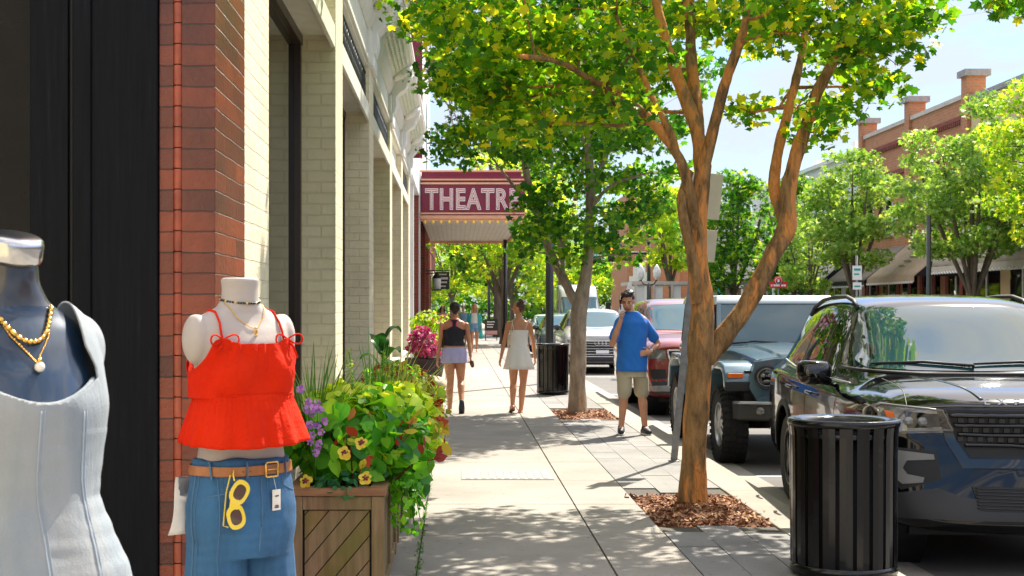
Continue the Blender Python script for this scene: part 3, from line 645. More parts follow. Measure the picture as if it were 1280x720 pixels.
# theatre
TY = 34.0
t = thing('theatre_building', (FX, TY, 0), label='tall white painted theatre building behind the dark red marquee', cat='building')
m = MB(); m.box(-9, 0, 4.9, 0, 26, 10.7); m.box(-9, 0, 0, -.5, 26, 4.9); m.box(-9, -.05, 10.7, .1, 26, 10.85); m.build('wall', 'white_wall', t)
for a in (8.6, 17.8, 25.4): m = MB(); m.box(-.5, a, 0, -.03, a+.6, 4.9); m.build('pier', 'theatre_brick', t)
m = MB(); m.box(-.5, 1.2, 0, -.05, 1.5, 4.9); m.box(-.5, 4.5, 0, -.05, 4.8, 4.9); m.box(-.03, 9.0, 0, .02, 9.2, 5.9); m.build('white_pilaster', 'white_trim', t)
for a, b in ((9.4, 12.4), (12.6, 17.6), (18.6, 25.2), (1.6, 4.4), (4.9, 8.5)):
    m = MB(); m.box(-.46, a, .3, -.44, b, 3.6); m.build('window_glass', 'shop_glass', t)
    m = MB()
    for y in (a, (a+b)/2, b): m.box(-.47, y-.05, .0, -.38, y+.05, 3.7)
    m.box(-.47, a, .0, -.38, b, .3); m.box(-.47, a, 3.6, -.38, b, 4.0); m.build('window_frame', 'white_trim', t)
for k in range(3):
    m = MB(); y = 3+k*7.5; m.box(-.02, y, 6.6, .02, y+1.6, 9); m.build('upper_window', 'shop_glass', t)
MY = 43.0
t = thing('theatre_marquee', (0, MY, 4.2), label='dark red theatre marquee with neon lettering and gold trim over the sidewalk', cat='marquee')
X0, X1 = -1.06, 2.08
m = MB(); m.box(X0, 0, .03, X1, 13, 1.32); m.box(X0+.02, .05, 1.32, X1-.1, 12.8, 1.50); m.build('fascia_box', 'marquee_red', t, .01)
m = MB()
for z, h in ((.02, .10), (.16, .05), (1.06, .06), (1.18, .05), (1.44, .05)): m.box(X0-.02, -.05, z, X1+.03, 0, z+h); m.box(X1, -.05, z, X1+.04, 13, z+h)
m.build('gold_trim', 'marquee_gold', t, .005)
m = MB(); m.box(X0-.02, -.062, .10, X1, -.052, .115); m.box(X0-.02, -.062, 1.08, X1, -.052, 1.10); m.build('neon_tube', 'neon_pink', t)
m = MB(); m.box(X0+.06, .12, -.04, X1-.06, 12.9, .02); m.build('soffit', 'soffit', t)
m = MB(); m.box(X0, .0, -.05, X1, .10, .02); m.box(X1-.05, .1, -.12, X1+.03, 13, .02); m.box(X0+.05, 12.9, -.14, X1, 13.02, .0); m.build('soffit_rim', 'marquee_gold', t)
m = MB()
for k in range(13): m.ell((X0+.12+k*.245, -.02, -.075), (.045, .045, .055), 8)
for k in range(22): m.ell((X1-.02, .4+k*.57, -.16), (.045, .045, .055), 8)
for k in range(11): m.ell((X0+.2+k*.27, 12.96, -.18), (.045, .045, .055), 8)
m.build('bulbs', 'bulb_yellow', t)
text_obj('lettering', 'THEATRE', .86, ((X0+X1)/2-.02, -.035, .58), (PI/2, 0, 0), 'sign_white', t, .02, .72, .028, 1.12)
text_obj('letter_inlay', 'THEATRE', .86, ((X0+X1)/2-.02, -.06, .58), (PI/2, 0, 0), 'marquee_red', t, .003, .72, .002, 1.12)
text_obj('neon_lettering', 'THEATRE', .86, ((X0+X1)/2-.02, -.066, .58), (PI/2, 0, 0), 'neon_pink', t, .003, .72, -.016, 1.12)
for k, (xx, zz) in enumerate(((-.5, 6.2), (-.2, 7.1), (.1, 8.0))):
    pass
m = MB()
for (a, b) in (((FX+.02, 36, 9.6), (.9, 60, 4.9+.9)), ((FX+.02, 35, 8.6), (1.4, 54, 5.72)), ((FX+.02, 38, 10.4), (1.9, 66, 7.5))): m.tube([a, b], .018, 5)
m.build('guy_cable', 'galvanised', None, label='thin steel stay cables running from the white wall down past the marquee', cat='cable')
# buildings further along the left side
t = thing('far_shop', (FX, 60.1, 0), label='low brick shop beyond the theatre on the left side', cat='building')
m = MB(); m.box(-9, 0, 0, 0, 16, 5.2); m.build('wall', 'theatre_brick', t)
for k in range(4):
    m = MB(); m.box(-.02, .8+k*3.9, .6, .03, 3.6+k*3.9, 2.9); f = m.build('window', 'shop_glass', t); m = MB(); m.box(-.02, .7+k*3.9, 2.9, .12, 3.7+k*3.9, 3.1); m.box(-.02, .7+k*3.9, .5, .1, 3.7+k*3.9, .6); m.build('sill', 'white_trim', f)
# hanging sign
for y0, L_, H_, mt_, lb in ((-46, 26, 4.6, 'theatre_brick', 'long dark brick shop row, unseen behind the viewpoint, added for reflections'), (-19.5, 19.5, 4.4, 'cream_brick', 'cream shop, unseen just behind the viewpoint, added for reflections')):  # unseen shop rows added for what car paint and glass reflect
    t = thing('unseen_shop_row', (FX, y0, 0), label=lb, cat='building'); m = MB(); m.box(-9, 0, 0, -.1, L_, H_); m.box(-9, 0, H_, .1, L_, H_+.3); m.build('wall', mt_, t)
    for k in range(int(L_/4)): m = MB(); m.box(-.12, .6+k*4, .5, -.06, 3.6+k*4, 3.2); m.build('window', 'shop_glass', t)
t = thing('hanging_sign', P(551, 350, 56), label='small black hanging sign with white lettering beyond the marquee', cat='hanging sign'); s = 56/F
m = MB(); m.box(-.22, -.02, -.36, .34, .02, .32); m.build('sign_board', 'post_black', t, .006)
for k, (ww, hh) in enumerate(((.34, .05), (.44, .09), (.38, .07), (.28, .05))):
    m = MB(); z = .22-k*.155; m.box(.06-ww/2, -.03, z-hh/2, .06+ww/2, -.02, z+hh/2); m.build('white_line', 'sign_white', t)
m = MB(); m.tube([(-.98, 0, .37), (.36, 0, .37)], .025, 6); m.tube([(-.6, 0, 1.4), (-.02, 0, .38)], .012, 5); m.build('bracket', 'iron', t)
t = thing('wall_lantern', P(546, 352, 50), label='small white glass lantern hung from the wall under the marquee', cat='lantern')
m = MB(); m.lathe([(.08, -.28), (.13, -.26), (.15, .1), (.09, .18)], n=8, cap=True); m.build('glass', 'globe', t)
m = MB(); m.lathe([(.16, .12), (.10, .24), (.02, .3)], n=8, cap=True); m.box(-.17, -.17, -.32, .17, .17, -.28); m.tube([(-.36, 0, .28), (0, 0, .3)], .02, 5); m.build('frame', 'iron', t)
# ------------------------------------------------------------------ far side of the street
BX = 20.0
def facade(root, y0, y1, H, wallm, floors, cols, trim='white_trim', wz=((4.9, 6.9), (8.0, 9.6)), wm='window', arch=False, ground=True):
    m = MB(); m.box(0, 0, 0, 12, y1-y0, H); m.build('wall', wallm, root)
    n = cols; W = (y1-y0)/n
    for z0, z1 in wz[:floors]:
        for k in range(n):
            c = W*(k+.5); m = MB(); m.box(-.02, c-.5, z0, .05, c+.5, z1); m.box(-.05, c-.03, z0, -.01, c+.03, z1); m.box(-.05, c-.5, (z0+z1)/2-.03, -.01, c+.5, (z0+z1)/2+.03)
            f = m.build(wm, ['shop_glass'], root)
            m = MB(); m.box(-.09, c-.62, z1, -.0, c+.62, z1+.22); m.box(-.12, c-.6, z0-.12, -.0, c+.6, z0); m.box(-.06, c-.56, z0, -.003, c-.5, z1); m.box(-.06, c+.5, z0, -.003, c+.56, z1); m.build('window_frame', trim, f)
    if ground:
        for k in range(n):
            m = MB(); m.box(-.03, W*k+.5, .5, .03, W*(k+1)-.5, 2.9); f = m.build('shop_window', 'shop_glass', root)
            m = MB(); m.box(-.08, W*k+.4, .35, -.0, W*(k+1)-.4, .5); m.box(-.08, W*k+.4, 2.9, 0, W*(k+1)-.4, 3.05); m.box(-.07, W*(k+.5)-.05, .5, -.031, W*(k+.5)+.05, 2.9); m.build('shop_frame', trim, f)
t = thing('brick_building', (BX, 55.3, 0), label='orange brick building with stone capped piers on its stepped parapet', cat='building')
facade(t, 55.3, 70, 9.75, 'orange_brick', 1, 5, wz=((4.9, 6.5),))
for y in (0.0, 7.1, 14.3):
    m = MB(); m.box(-.14, y-.02, 3.3, .6, y+.62, 10.55); q = m.build('parapet_pier', 'orange_brick', t)
    m = MB(); m.box(-.26, y-.16, 10.55, .75, y+.76, 10.80); m.build('stone_cap', 'roof_grey', q)
m = MB()
for a, b in ((.62, 7.1), (7.72, 14.3)): m.box(-.08, a, 9.75, .5, b, 9.93)
m.build('coping', 'far_stone', t)
m = MB(); m.box(-.10, .62, 8.95, -.003, 7.1, 9.1); m.box(-.10, 7.72, 8.95, -.003, 14.3, 9.1); m.box(-.14, .62, 7.55, -.003, 7.1, 7.75); m.box(-.14, 7.72, 7.55, -.003, 14.3, 7.75)
for k in range(60): m.box(-.12, .7+k*.23, 8.78, -.003, .81+k*.23, 8.95)
m.build('brick_courses', 'theatre_brick', t)
t = thing('unseen_brick_row', (BX, -45, 0), label='long low brick shop row, unseen behind and beside the viewpoint, added for reflections', cat='building'); facade(t, -45, 37.8, 4.8, 'orange_brick', 0, 14)  # unseen row added, kept low: car front reflects it, hood reflects sky
t = thing('cream_gable_building', (BX, 38, 0), label='pale yellow building at the right edge with a beige scalloped awning', cat='building'); facade(t, 38, 55.2, 9.55, 'cream_wall', 1, 5, wz=((4.9, 6.5),))
m = MB(); m.box(-.1, 0, 9.55, .3, 17.2, 9.75); m.build('coping', 'roof_grey', t)
t = thing('white_building', (BX, 70.1, 0), label='long white painted building farther along the street beyond the brick one', cat='building'); facade(t, 70.1, 96, 9.2, 'white_wall', 1, 8, wz=((4.9, 6.5),))
m = MB(); m.box(-.2, 0, 9.2, .3, 25.9, 9.4); m.box(.5, 3, 9.2, 1.1, 3.6, 10.1); m.box(.5, 11, 9.2, .9, 11.4, 9.9); m.box(-.1, 0, 7.2, -.003, 25.9, 7.4); m.build('cornice', 'white_trim', t)
t = thing('grey_building', (BX, 96.2, 0), label='plain grey stone building at the far end of the white row', cat='building'); facade(t, 96.2, 112, 7.6, 'far_stone', 1, 5)
# awnings
def awning(label, y0, y1, mt, zt, zb, proj_, stripe=None, dome=False, val='awning_black'):
    t = thing('awning', (BX, y0, 0), label=label, cat='awning', group='awnings on the far shopfronts'); W = y1-y0
    m = MB(); n = 20 if dome else 12
    def prof(k, u):
        f = u
        if dome: return (-proj_*math.sin(f*PI/2), zb+.35+(zt-zb-.35)*math.cos(f*PI/2))
        return (-proj_*f, zt+(zb-zt)*f)
    R = []
    for u in range(9):
        f = u/8; r = []
        for k in range(n+1):
            x, z = prof(k, f); r.append((x, W*k/n, z+(.03*abs(math.sin(k*PI/2)) if dome else .02*math.sin(k*2.1)*math.sin(f*PI))))
        R.append(r)
    v = [p for r in R for p in r]; fs = [(i*(n+1)+j, i*(n+1)+j+1, (i+1)*(n+1)+j+1, (i+1)*(n+1)+j) for i in range(8) for j in range(n)]
    m.add(v, fs, 0, True); o = m.build('canvas', mt, t); s = o.modifiers.new('cloth', 'SOLIDIFY'); s.thickness = .02
    m = MB(); zz = prof(0, 1)[1]; 
    for yy in (0, W-.03): m.add([(0, yy, prof(0, 0)[1]-.02)]+[(prof(0, u/8)[0], yy, prof(0, u/8)[1]-.02) for u in range(1, 9)]+[(0, yy, zz-.02)], [tuple(range(10))], 0); m.add([(0, yy+.03, prof(0, 0)[1]-.02)]+[(prof(0, u/8)[0], yy+.03, prof(0, u/8)[1]-.02) for u in range(1, 9)]+[(0, yy+.03, zz-.02)], [tuple(range(10))], 0)
    m.build('side_panel', 'awning_black' if not dome else mt, t)
    m = MB(); k = int(W/.3); pts = [(W*i/(k*6), -.07*abs(math.sin(PI*i/6))) for i in range(k*6+1)]
    x = prof(0, 1)[0]-.015; vv = [(x, y, zz) for y, d in pts]+[(x, y, zz-.22+d) for y, d in pts]; K = len(pts)
    m.add(vv, [(i, i+1, K+i+1, K+i) for i in range(K-1)]); o = m.build('valance', mt if val is None else val, t); s = o.modifiers.new('cloth', 'SOLIDIFY'); s.thickness = .02
    m = MB(); m.tube([(x-.02, y, zz-.22+d) for y, d in pts], .022, 5); m.build('scalloped_trim', 'white_trim', t)
    if stripe:
        m = MB(); R_ = Matrix.Rotation(math.atan2(zt-zb, proj_), 3, 'Y')
        for i, (yc, uu, ww) in enumerate(stripe): x_, z_ = prof(0, uu); m.obox((x_-.02, yc, z_+.04), (.11, ww, .012), R_)
        m.build('faded_lettering', 'far_stone', t)
    return t
awning('taupe sloped awning behind the parking sign, farthest of the dark pair', 63.0, 69.8, 'awning_taupe', 4.3, 2.75, 1.9, None)
awning('tan sloped awning with faded pale lettering and black side panels', 56.2, 62.6, 'awning_tan', 4.4, 2.8, 1.9, [(3+.1*k, .35+k*.12, 1.2-.15*k) for k in range(4)], val='awning_tan')
awning('beige domed awning with scalloped edge at the right edge', 44.5, 55.0, 'awning_beige', 4.6, 2.75, 1.6, None, True, val='awning_beige')
awning('small striped pale awning on the distant white building', 72, 78, 'awning_beige', 4.2, 2.8, 1.6)
for k in range(9): m = MB(); m.box(-.07, .7+k*1.6, 0, -.035, 1.05+k*1.6, 2.9); m.build('shop_pier', 'theatre_brick', bpy.data.objects['brick_building'])
# ------------------------------------------------------------------ centre distance
t = thing('corner_brick_building', (8.9, 118, 0), label='red brick corner building in the distance behind the traffic signal', cat='building')
m = MB(); m.box(5.3, 0, 0, 9.7, 12, 11.0); m.box(9.7, 0.5, 0, 30, 12, 9.0); m.build('wall', 'orange_brick', t)
for k in range(5):
    for z in (3.6, 6.4):
        m = MB(); m.box(10.6+k*2.5, .42, z, 11.9+k*2.5, .5, z+1.7); f = m.build('window', 'shop_glass', t); m = MB(); m.box(10.4+k*2.5, .36, z+1.7, 12.1+k*2.5, .498, z+2.0); m.box(10.4+k*2.5, .36, z-.15, 12.1+k*2.5, .498, z); m.build('window_frame', 'white_trim', f)
m = MB(); m.box(9.7, .2, 8.6, 30, .5, 9.2); m.box(5.2, -.1, 11.0, 9.8, .3, 11.4); m.build('cornice', 'far_stone', t)
t = thing('stepped_wall', (13.6, 108, 0), label='white stepped wall with a dark curved mark in front of the brick building', cat='wall')
m = MB(); m.prism([(-.4, 0), (1.0, 0), (1.0, 4.2), (.8, 4.2), (.8, 5.1), (.2, 5.1), (.2, 4.6), (-.1, 4.6), (-.1, 3.9), (-.4, 3.9)], lambda a, b, d: (a, d, b), 0, .4); m.build('wall', 'white_trim', t)
m = MB(); m.tube([(.35+.25*math.cos(q), -.03, 3.2+.35*math.sin(q)) for q in [-2.2+k*.4 for k in range(11)]], .07, 6); m.build('curved_mark', 'theatre_brick', t)
t = thing('dining_pavilion', (10.6, 82, 0), label='beige timber pavilion with white hangings across the street', cat='pavilion')
m = MB(); m.box(-.4, 0, 2.85, 6.2, 6, 3.05)
for k in range(7): m.box(-.3+k*1.05, 0, 0, -.18+k*1.05, .12, 2.85)
m.box(-.3, .02, 1.0, 6, .1, 1.1); m.build('timber_frame', 'far_stone', t)
m = MB()
for k in range(6): m.box(-.12+k*1.05, .2, .1, .3+k*1.05, .23, 2.8)
m.build('hanging', 'white_sheet', t)
m = MB(); m.add([(-1.6, .3, .2), (-.42, .3, .2), (-.42, .3, 3.0), (-.6, .3, 3.0)], [(0, 1, 2, 3)]); o = m.build('side_canvas', 'white_sheet', t); s = o.modifiers.new('cloth', 'SOLIDIFY'); s.thickness = .03
t = thing('teal_canopy', (17.0, 92, 0), label='small teal peaked canopy under the trees across the street', cat='canopy')
m = MB(); m.add([(-1, 0, 1.9), (1, 0, 1.9), (1, 2, 1.9), (-1, 2, 1.9), (0, 1, 3.3)], [(0, 1, 4), (1, 2, 4), (2, 3, 4), (3, 0, 4), (3, 2, 1, 0)]); m.build('canvas', 'teal_tent', t)
m = MB()
for x in (-.95, .95):
    for y in (.05, 1.95): m.tube([(x, y, 0), (x, y, 1.9)], .03, 6)
m.build('poles', 'iron', t)
# traffic signal
t = thing('traffic_signal', (P(811, 384, 94).x, 94, 0), label='black traffic signal mast with a red light and green street name sign', cat='traffic signal')
m = MB(); m.tube([(0, 0, -.15), (0, 0, 5.8)], [.16, .11], 10); m.ell((0, 0, 5.85), (.14, .14, .14)); m.build('pole', 'post_black', t)
m = MB(); m.tube([(0, 0, 5.1), (-4.2, 0, 5.22)], [.10, .06], 8); m.build('mast_arm', 'post_black', t)
m = MB(); m.box(-2.72, -.2, 4.55, -2.28, .0, 5.65); sg = m.build('signal_head', 'signal_black', t, .03)
for k, mm in enumerate(('black_gloss', 'black_gloss', 'signal_red')):
    m = MB(); m.lathe([(0.001, -.22), (.13, -.22), (.14, -.20)], (-2.5, 0, 4.75+k*.35), 14, 'y', cap=True); m.build('signal_lens', mm, sg)
m = MB(); m.box(-3.9, -.05, 4.85, -3.0, -.0, 5.15); m.build('street_name_sign', 'green_sign', t)
m = MB()
for k in range(4): m.box(-3.78+k*.18, -.06, 4.95, -3.66+k*.18, -.05, 5.05)
m.build('white_lettering', 'sign_white', t)
t = thing('twin_globe_lamp', (P(811, 384, 80).x, 80, 0), label='black lamp post with two white lanterns near the pavilion', cat='street lamp')
m = MB(); m.tube([(0, 0, -.15), (0, 0, 2.9)], [.09, .06], 8); m.tube([(-.45, 0, 3.1), (-.3, 0, 2.85), (0, 0, 2.8), (.3, 0, 2.85), (.45, 0, 3.1)], .04, 6); m.build('post', 'post_black', t)
for s_ in (-1, 1):
    m = MB(); m.lathe([(.10, 0), (.2, .2), (.22, .5), (.12, .72), (.02, .85)], (.45*s_, 0, 3.1), 10, cap=True); m.build('lantern', 'globe', t)
def post(label, x, y, h, r, group='dark posts along the near kerb', head=True):
    t = thing('street_lamp', (x, y, 0), label=label, cat='street lamp', group=group)
    m = MB(); m.lathe([(r*2.1, 0), (r*2.1, .08), (r*1.7, .14), (r*1.6, .7), (r*1.15, .8), (r, .95), (r*.92, h)], n=14, cap=True); m.build('pole', 'post_black', t)
    if head:
        m = MB(); m.tube([(0, 0, h-.05), (0, 0, h+.2)], r*1.3, 8); m.build('collar', 'post_black', t)
        m = MB(); m.lathe([(.10, 0), (.2, .1), (.24, .5), (.10, .8), (.02, .9)], (0, 0, h+.2), 10, cap=True); m.build('lantern', 'globe', t)
    return t
post('dark lamp post directly behind the far litter bin', P(687, 384, 28.9).x, 28.9, 5.6, .085)
post('dark slender post seen between the two walking women', P(631.5, 384, 55).x, 55, 5.2, .08)
post('thin dark post beside the distant poster stand', P(611, 384, 84).x, 84, 5, .09)
post('dark slender post in front of the awnings across the street', P(1161, 384, 44).x, 44, 4.4, .075, 'dark posts on the far side', False)
# signs
t = thing('leaning_street_sign', (2.19, 14.3, 0), label='grey leaning metal sign post with the blank back of a sign, behind the nearest tree', cat='sign post')
B = Vector((2.19, 14.3, 0)); top = P(881, 180, 14.3)-B
m = MB(); d = top.normalized(); a = d.cross(Vector((0, 1, 0))).normalized()
prof = [(-.035, 0), (-.03, .012), (-.015, .012), (-.012, .03), (.012, .03), (.015, .012), (.03, .012), (.035, 0)]
m.loft([[Vector((0, 0, 0))+a*p+Vector((0, 1, 0))*q for p, q in prof], [top+a*p+Vector((0, 1, 0))*q for p, q in prof]], 0, False); m.build('post', 'galvanised', t)
m = MB(); c = P(881, 245, 14.3)-B; m.obox((c.x, -.03, c.z), (.32, .006, .46), Matrix.Rotation(-.1, 3, 'Y').transposed()); m.build('sign_plate', 'sign_back', t, .002)
m = MB(); c = P(880, 307, 14.3)-B; m.obox((c.x, -.03, c.z), (.23, .006, .32), Matrix.Rotation(.1, 3, 'Y')); m.build('small_plate', 'sign_back', t, .002)
m = MB(); m.tube([(-.05, 0, .004), (.05, 0, .004)], .06, 8, flat=.1); m.build('foot', 'galvanised', t)
t = thing('parking_sign', (P(1071, 384, 40).x, 40, 0), label='pair of small white sign plates on a post before the farthest dark awning', cat='sign post')
m = MB(); m.tube([(0, 0, -.15), (0, 0, 3.0)], .03, 6); m.build('post', 'galvanised', t)
m = MB(); c = P(1071, 341, 40).z; m.box(-.13, -.05, c-.2, .13, -.03, c+.2); m.build('upper_plate', 'white_sheet', t)
m = MB(); m.box(-.12, -.05, c-.47, .12, -.03, c-.27); m.build('lower_plate', 'white_sheet', t)
m = MB(); m.box(-.09, -.06, c+.06, .09, -.05, c+.12); m.box(-.09, -.06, c-.06, .05, -.05, c-.02); m.box(-.08, -.06, c-.4, .08, -.05, c-.36); m.build('green_lines', 'green_sign', t)
t = thing('red_sign', (P(973, 384, 60).x, 60, 0), label='red sign with a round emblem and white lettering behind the grey off-road car', cat='sign')
m = MB(); zc = P(973, 355, 60).z; m.box(-.36, -.03, zc-.17, .36, .03, zc+.10); m.lathe([(.001, -.03), (.19, -.03), (.19, .03), (.001, .03)], (0, 0, zc+.13), 20, 'y'); m.build('board', 'red_sign', t)
m = MB()
for k, ww in enumerate((.06, .09, .09, .04, .09, .09)): m.box(-.32+k*.108, -.04, zc-.10, -.32+k*.108+ww, -.03, zc-.02)
m.lathe([(.13, -.034), (.15, -.036), (.15, -.033)], (0, 0, zc+.13), 20, 'y'); m.box(-.04, -.036, zc+.07, .04, -.032, zc+.19); m.build('white_marks', 'sign_white', t)
m = MB(); m.tube([(0, 0, -.15), (0, 0, zc-.17)], .035, 6); m.build('post', 'galvanised', t)
t = thing('poster_stand', (P(614, 384, 66).x, 66, 0), label='dark standing poster board on the sidewalk beyond the women', cat='poster stand')
m = MB(); m.box(-.3, -.03, .25, .3, .03, 1.0); m.box(-.28, -.02, 0, -.24, .02, .3); m.box(.24, -.02, 0, .28, .02, .3); m.build('board', 'post_black', t)
m = MB()
for k in range(3): m.box(-.2, -.04, .85-k*.12, .16-k*.04, -.03, .89-k*.12)
m.build('white_lines', 'sign_white', t); m = MB(); m.box(-.28, -.036, .28, .28, -.03, .46); m.build('lower_panel', 'pink_cloth', t)
# litter bins
def bin_(label, x, y, w=.31, h=.90):
    t = thing('litter_bin', (x, y, 0), label=label, cat='litter bin', group='black slatted litter bins')
    m = MB(); m.lathe([(w*.80, .05), (w*.80, h-.1), (w*.78, h-.1), (w*.78, .07)], n=40); m.build('liner', 'can_inside', t)
    N = 20; m = MB()
    for k in range(N):
        a = 2*PI*k/N+.1; c, s = math.cos(a), math.sin(a); R = Matrix.Rotation(a, 3, 'Z'); ww = .072
        out = []
        for (r, z) in ((w*.955, .03), (w*.965, .12), (w*.97, h*.5), (w*.972, h*.75), (w*.98, h*.9), (w*1.0, h-.035)):
            out.append([R@Vector((r-.007, -ww/2, z)), R@Vector((r, -ww/2, z)), R@Vector((r+.003, 0, z)), R@Vector((r, ww/2, z)), R@Vector((r-.007, ww/2, z))])
        m.loft(out, 0, False)
    m.build('slats', 'can_black', t)
    m = MB(); 
    for z0, z1, r in ((.02, .07, w*.985), (h-.10, h-.065, w*.965)): m.lathe([(r-.012, z0), (r, z0), (r, z1), (r-.012, z1), (r-.012, z0)], n=44)
    m.lathe([(w*.93, h-.035), (w*1.02, h-.035), (w*1.035, h-.02), (w*1.03, h), (w*.98, h+.006), (w*.8, h-.005), (w*.72, h-.03), (w*.72, h-.06), (w*.93, h-.045)], n=48); m.build('rim', 'can_black', t)
    m = MB(); m.lathe([(w*.5, .0), (w*.9, .02), (w*.9, .035), (.01, .035)], n=30); m.build('base_plate', 'can_black', t)
    return t
bin_('black slatted steel litter bin in front of the black SUV', 2.255, 8.28)
bin_('black slatted litter bin beside the second tree, behind the white dress', 1.72, 25.3, .29)
# ------------------------------------------------------------------ trees
def PL(Y, *pts): return [P(x, y, Y+(d[0] if d else 0)) for x, y, *d in pts]
T1 = Vector((1.85, 11.1, 0)); Y = 11.1
limbs = [
 ([Vector((1.85, 11.1, -.1)), P(867, 600, Y), P(869, 540, Y), P(873, 480, Y), P(876, 430, Y-.02), P(878, 380, Y), P(872, 320, Y), P(874, 260, Y), P(880, 205, Y)], [.108, .098, .094, .094, .105, .088, .075, .070, .06]),
 (PL(Y, (884, 452, 0), (905, 420, .02), (935, 378, .05), (965, 320, .08), (983, 285, .1), (985, 240, .1), (1000, 180, .1), (1022, 115, .05), (1045, 70, 0), (1065, 10, -.1), (1080, -90, -.3)), [.06, .080, .074, .068, .078, .060, .052, .046, .040, .03, .015]),
 (PL(Y, (984, 285, .1), (968, 235, .2), (975, 180, .3), (990, 120, .4), (1003, 60, .5), (1016, -40, .7)), [.05, .046, .041, .036, .03, .015]),
 (PL(Y, (880, 210, 0), (870, 160, .1), (852, 110, .2), (838, 70, .3), (820, 0, .4), (800, -120, .5)), [.06, .055, .052, .045, .035, .02]),
 (PL(Y, (880, 210, 0), (892, 160, -.1), (905, 110, -.2), (922, 60, -.3), (933, 20, -.4), (940, -80, -.6)), [.05, .046, .04, .036, .03, .02]),
 (PL(Y, (876, 215, .1), (872, 150, .3), (865, 80, .5), (860, 0, .7), (850, -120, 1)), [.05, .05, .045, .036, .02]),
 (PL(Y, (872, 300, 0), (862, 240, -.1), (850, 200, -.15), (822, 160, -.2), (790, 130, -.3), (740, 100, -.5), (700, 78, -.7), (650, 70, -.9)), [.042, .045, .042, .036, .034, .028, .022, .012]),
 (PL(Y, (849, 200, -.15), (835, 160, -.2), (812, 115, .0), (795, 75, .1), (770, 20, .2)), [.03, .028, .024, .02, .012]),
 (PL(Y, (872, 378, -.04), (866, 330, -.1), (858, 290, -.12), (852, 250, -.1), (862, 215, 0)), [.05, .04, .038, .036, .03]),
 (PL(Y, (1065, 10, -.1), (1110, -30, -.5), (1180, -50, -.9)), [.035, .025, .012]),
]
cl = crown_pts((1.75, 12.0), [(3.0, 1.5), (3.5, 2.05), (4.2, 2.35), (5.2, 2.2), (6.2, 1.5), (6.9, .6)], 125, 11, .3, 1.0, drop=lambda p: (p[2] < 3.9 and (p[0]-1.9)**2+(p[1]-11.1)**2 < .9**2) or (835 < 570+p[0]/p[1]*F < 1048 and 384-(p[2]-1.55)/p[1]*F > 25 and (p[1] < 11.6 or noise.noise(Vector(p[:3])*3) > -.1)) or (570+p[0]/p[1]*F > 1150 and 384-(p[2]-1.55)/p[1]*F > 15))
for px, py, dy, k in ((600, 75, -.2, 1), (575, 95, .3, .8), (630, 120, 0, 1), (655, 150, -.3, .9), (612, 160, .4, .7), (690, 110, 0, 1), (720, 60, -.5, 1), (760, 40, .3, 1), (680, 40, -.5, 1), (640, 20, 0, 1), (800, 60, -.6, 1),
    (1040, 140, -.2, .8), (1020, 165, .2, .7), (1075, 60, -.4, 1), (1110, 30, -.2, 1), (1150, 8, -.5, .8), (1000, 40, -.7, 1), (960, 40, .9, 1), (935, 140, 1.2, .7), (900, 20, .6, 1), (850, 20, .9, 1), (1060, 15, -.8, 1), (780, 90, .4, .9), (740, 150, .2, .7), (1090, 95, .3, .7), (975, 10, .9, 1), (830, 90, .7, .9), (560, 40, .3, .7)):
    q = P(px, py, Y+dy); cl.append((q.x, q.y, q.z, k))
for px, py, dy in ((1268, 8, 0), (1255, 2, .2), (1275, -8, .1), (1262, 240, 3.0)):
    q = P(px, py, 10.3+dy); cl.append((q.x, q.y, q.z, .55)) if py < 100 else None
limbs.append(([P(1180, -50, 10.2), P(1230, -60, 10.1), P(1272, -40, 10.2)], [.02, .018, .012]))
tree('street_tree', 'nearest street tree with forked peeling orange bark and yellow green leaves', 'tree', (1.85, 11.1, 0), limbs, cl, 'linden_leaves', 'orange_bark', leaf=.078, per=190, crad=.29, shape='maple', group='street trees on the near sidewalk', seed=5, rough_bark=.007, twig=.018)
Y = 20.7
limbs = [
 ([Vector((1.77, 20.7, -.1)), P(722, 480, Y), P(723, 430, Y), P(724, 388, Y), P(733, 340, Y), P(737, 290, Y), P(738, 240, Y), P(736, 190, Y), P(734, 120, Y), P(730, 20, Y)], [.13, .118, .115, .125, .085, .075, .07, .062, .05, .02]),
 (PL(Y, (722, 385, 0), (705, 350, .05), (690, 320, .1), (672, 270, .1), (660, 225, 0), (653, 180, -.1), (648, 120, -.2), (640, 40, -.3)), [.06, .07, .062, .055, .05, .045, .035, .02]),
 (PL(Y, (737, 262, 0), (760, 235, -.3), (790, 222, -.6), (815, 215, -.8)), [.03, .025, .018, .01]),
 (PL(Y, (738, 240, 0), (765, 180, .3), (800, 120, .6), (830, 60, .8)), [.035, .03, .024, .015]),
 (PL(Y, (672, 270, .1), (640, 230, .5), (610, 190, .8)), [.03, .022, .012]),
 (PL(Y, (736, 190, 0), (700, 120, .5), (670, 60, .9)), [.03, .024, .015]),
]
cl = crown_pts((1.55, 20.7), [(2.5, .9), (2.9, 1.3), (3.3, 1.75), (4.2, 2.0), (6.4, 2.1), (8.0, 1.6), (9.0, .6)], 205, 21, .25, 1.0, drop=lambda p: 384-(p[2]-1.55)/p[1]*F > 200 and 570+p[0]/p[1]*F < 662)
for px, py, dy, k in ((652, 196, -.8, .7), (668, 255, -.5, .6), (664, 295, -.4, .6), (680, 240, -.9, .9), (690, 290, -.8, .9), (710, 320, -.2, .8), (760, 300, -.4, .9), (790, 270, -.5, .9), (820, 250, -.3, .9), (845, 215, .2, .8), (560, 170, 0, .8), (580, 200, .3, .7), (655, 310, .4, .7), (780, 320, .2, .7), (735, 330, .6, .7), (812, 290, .4, .6)):
    q = P(px, py, Y+dy); cl.append((q.x, q.y, q.z, k))
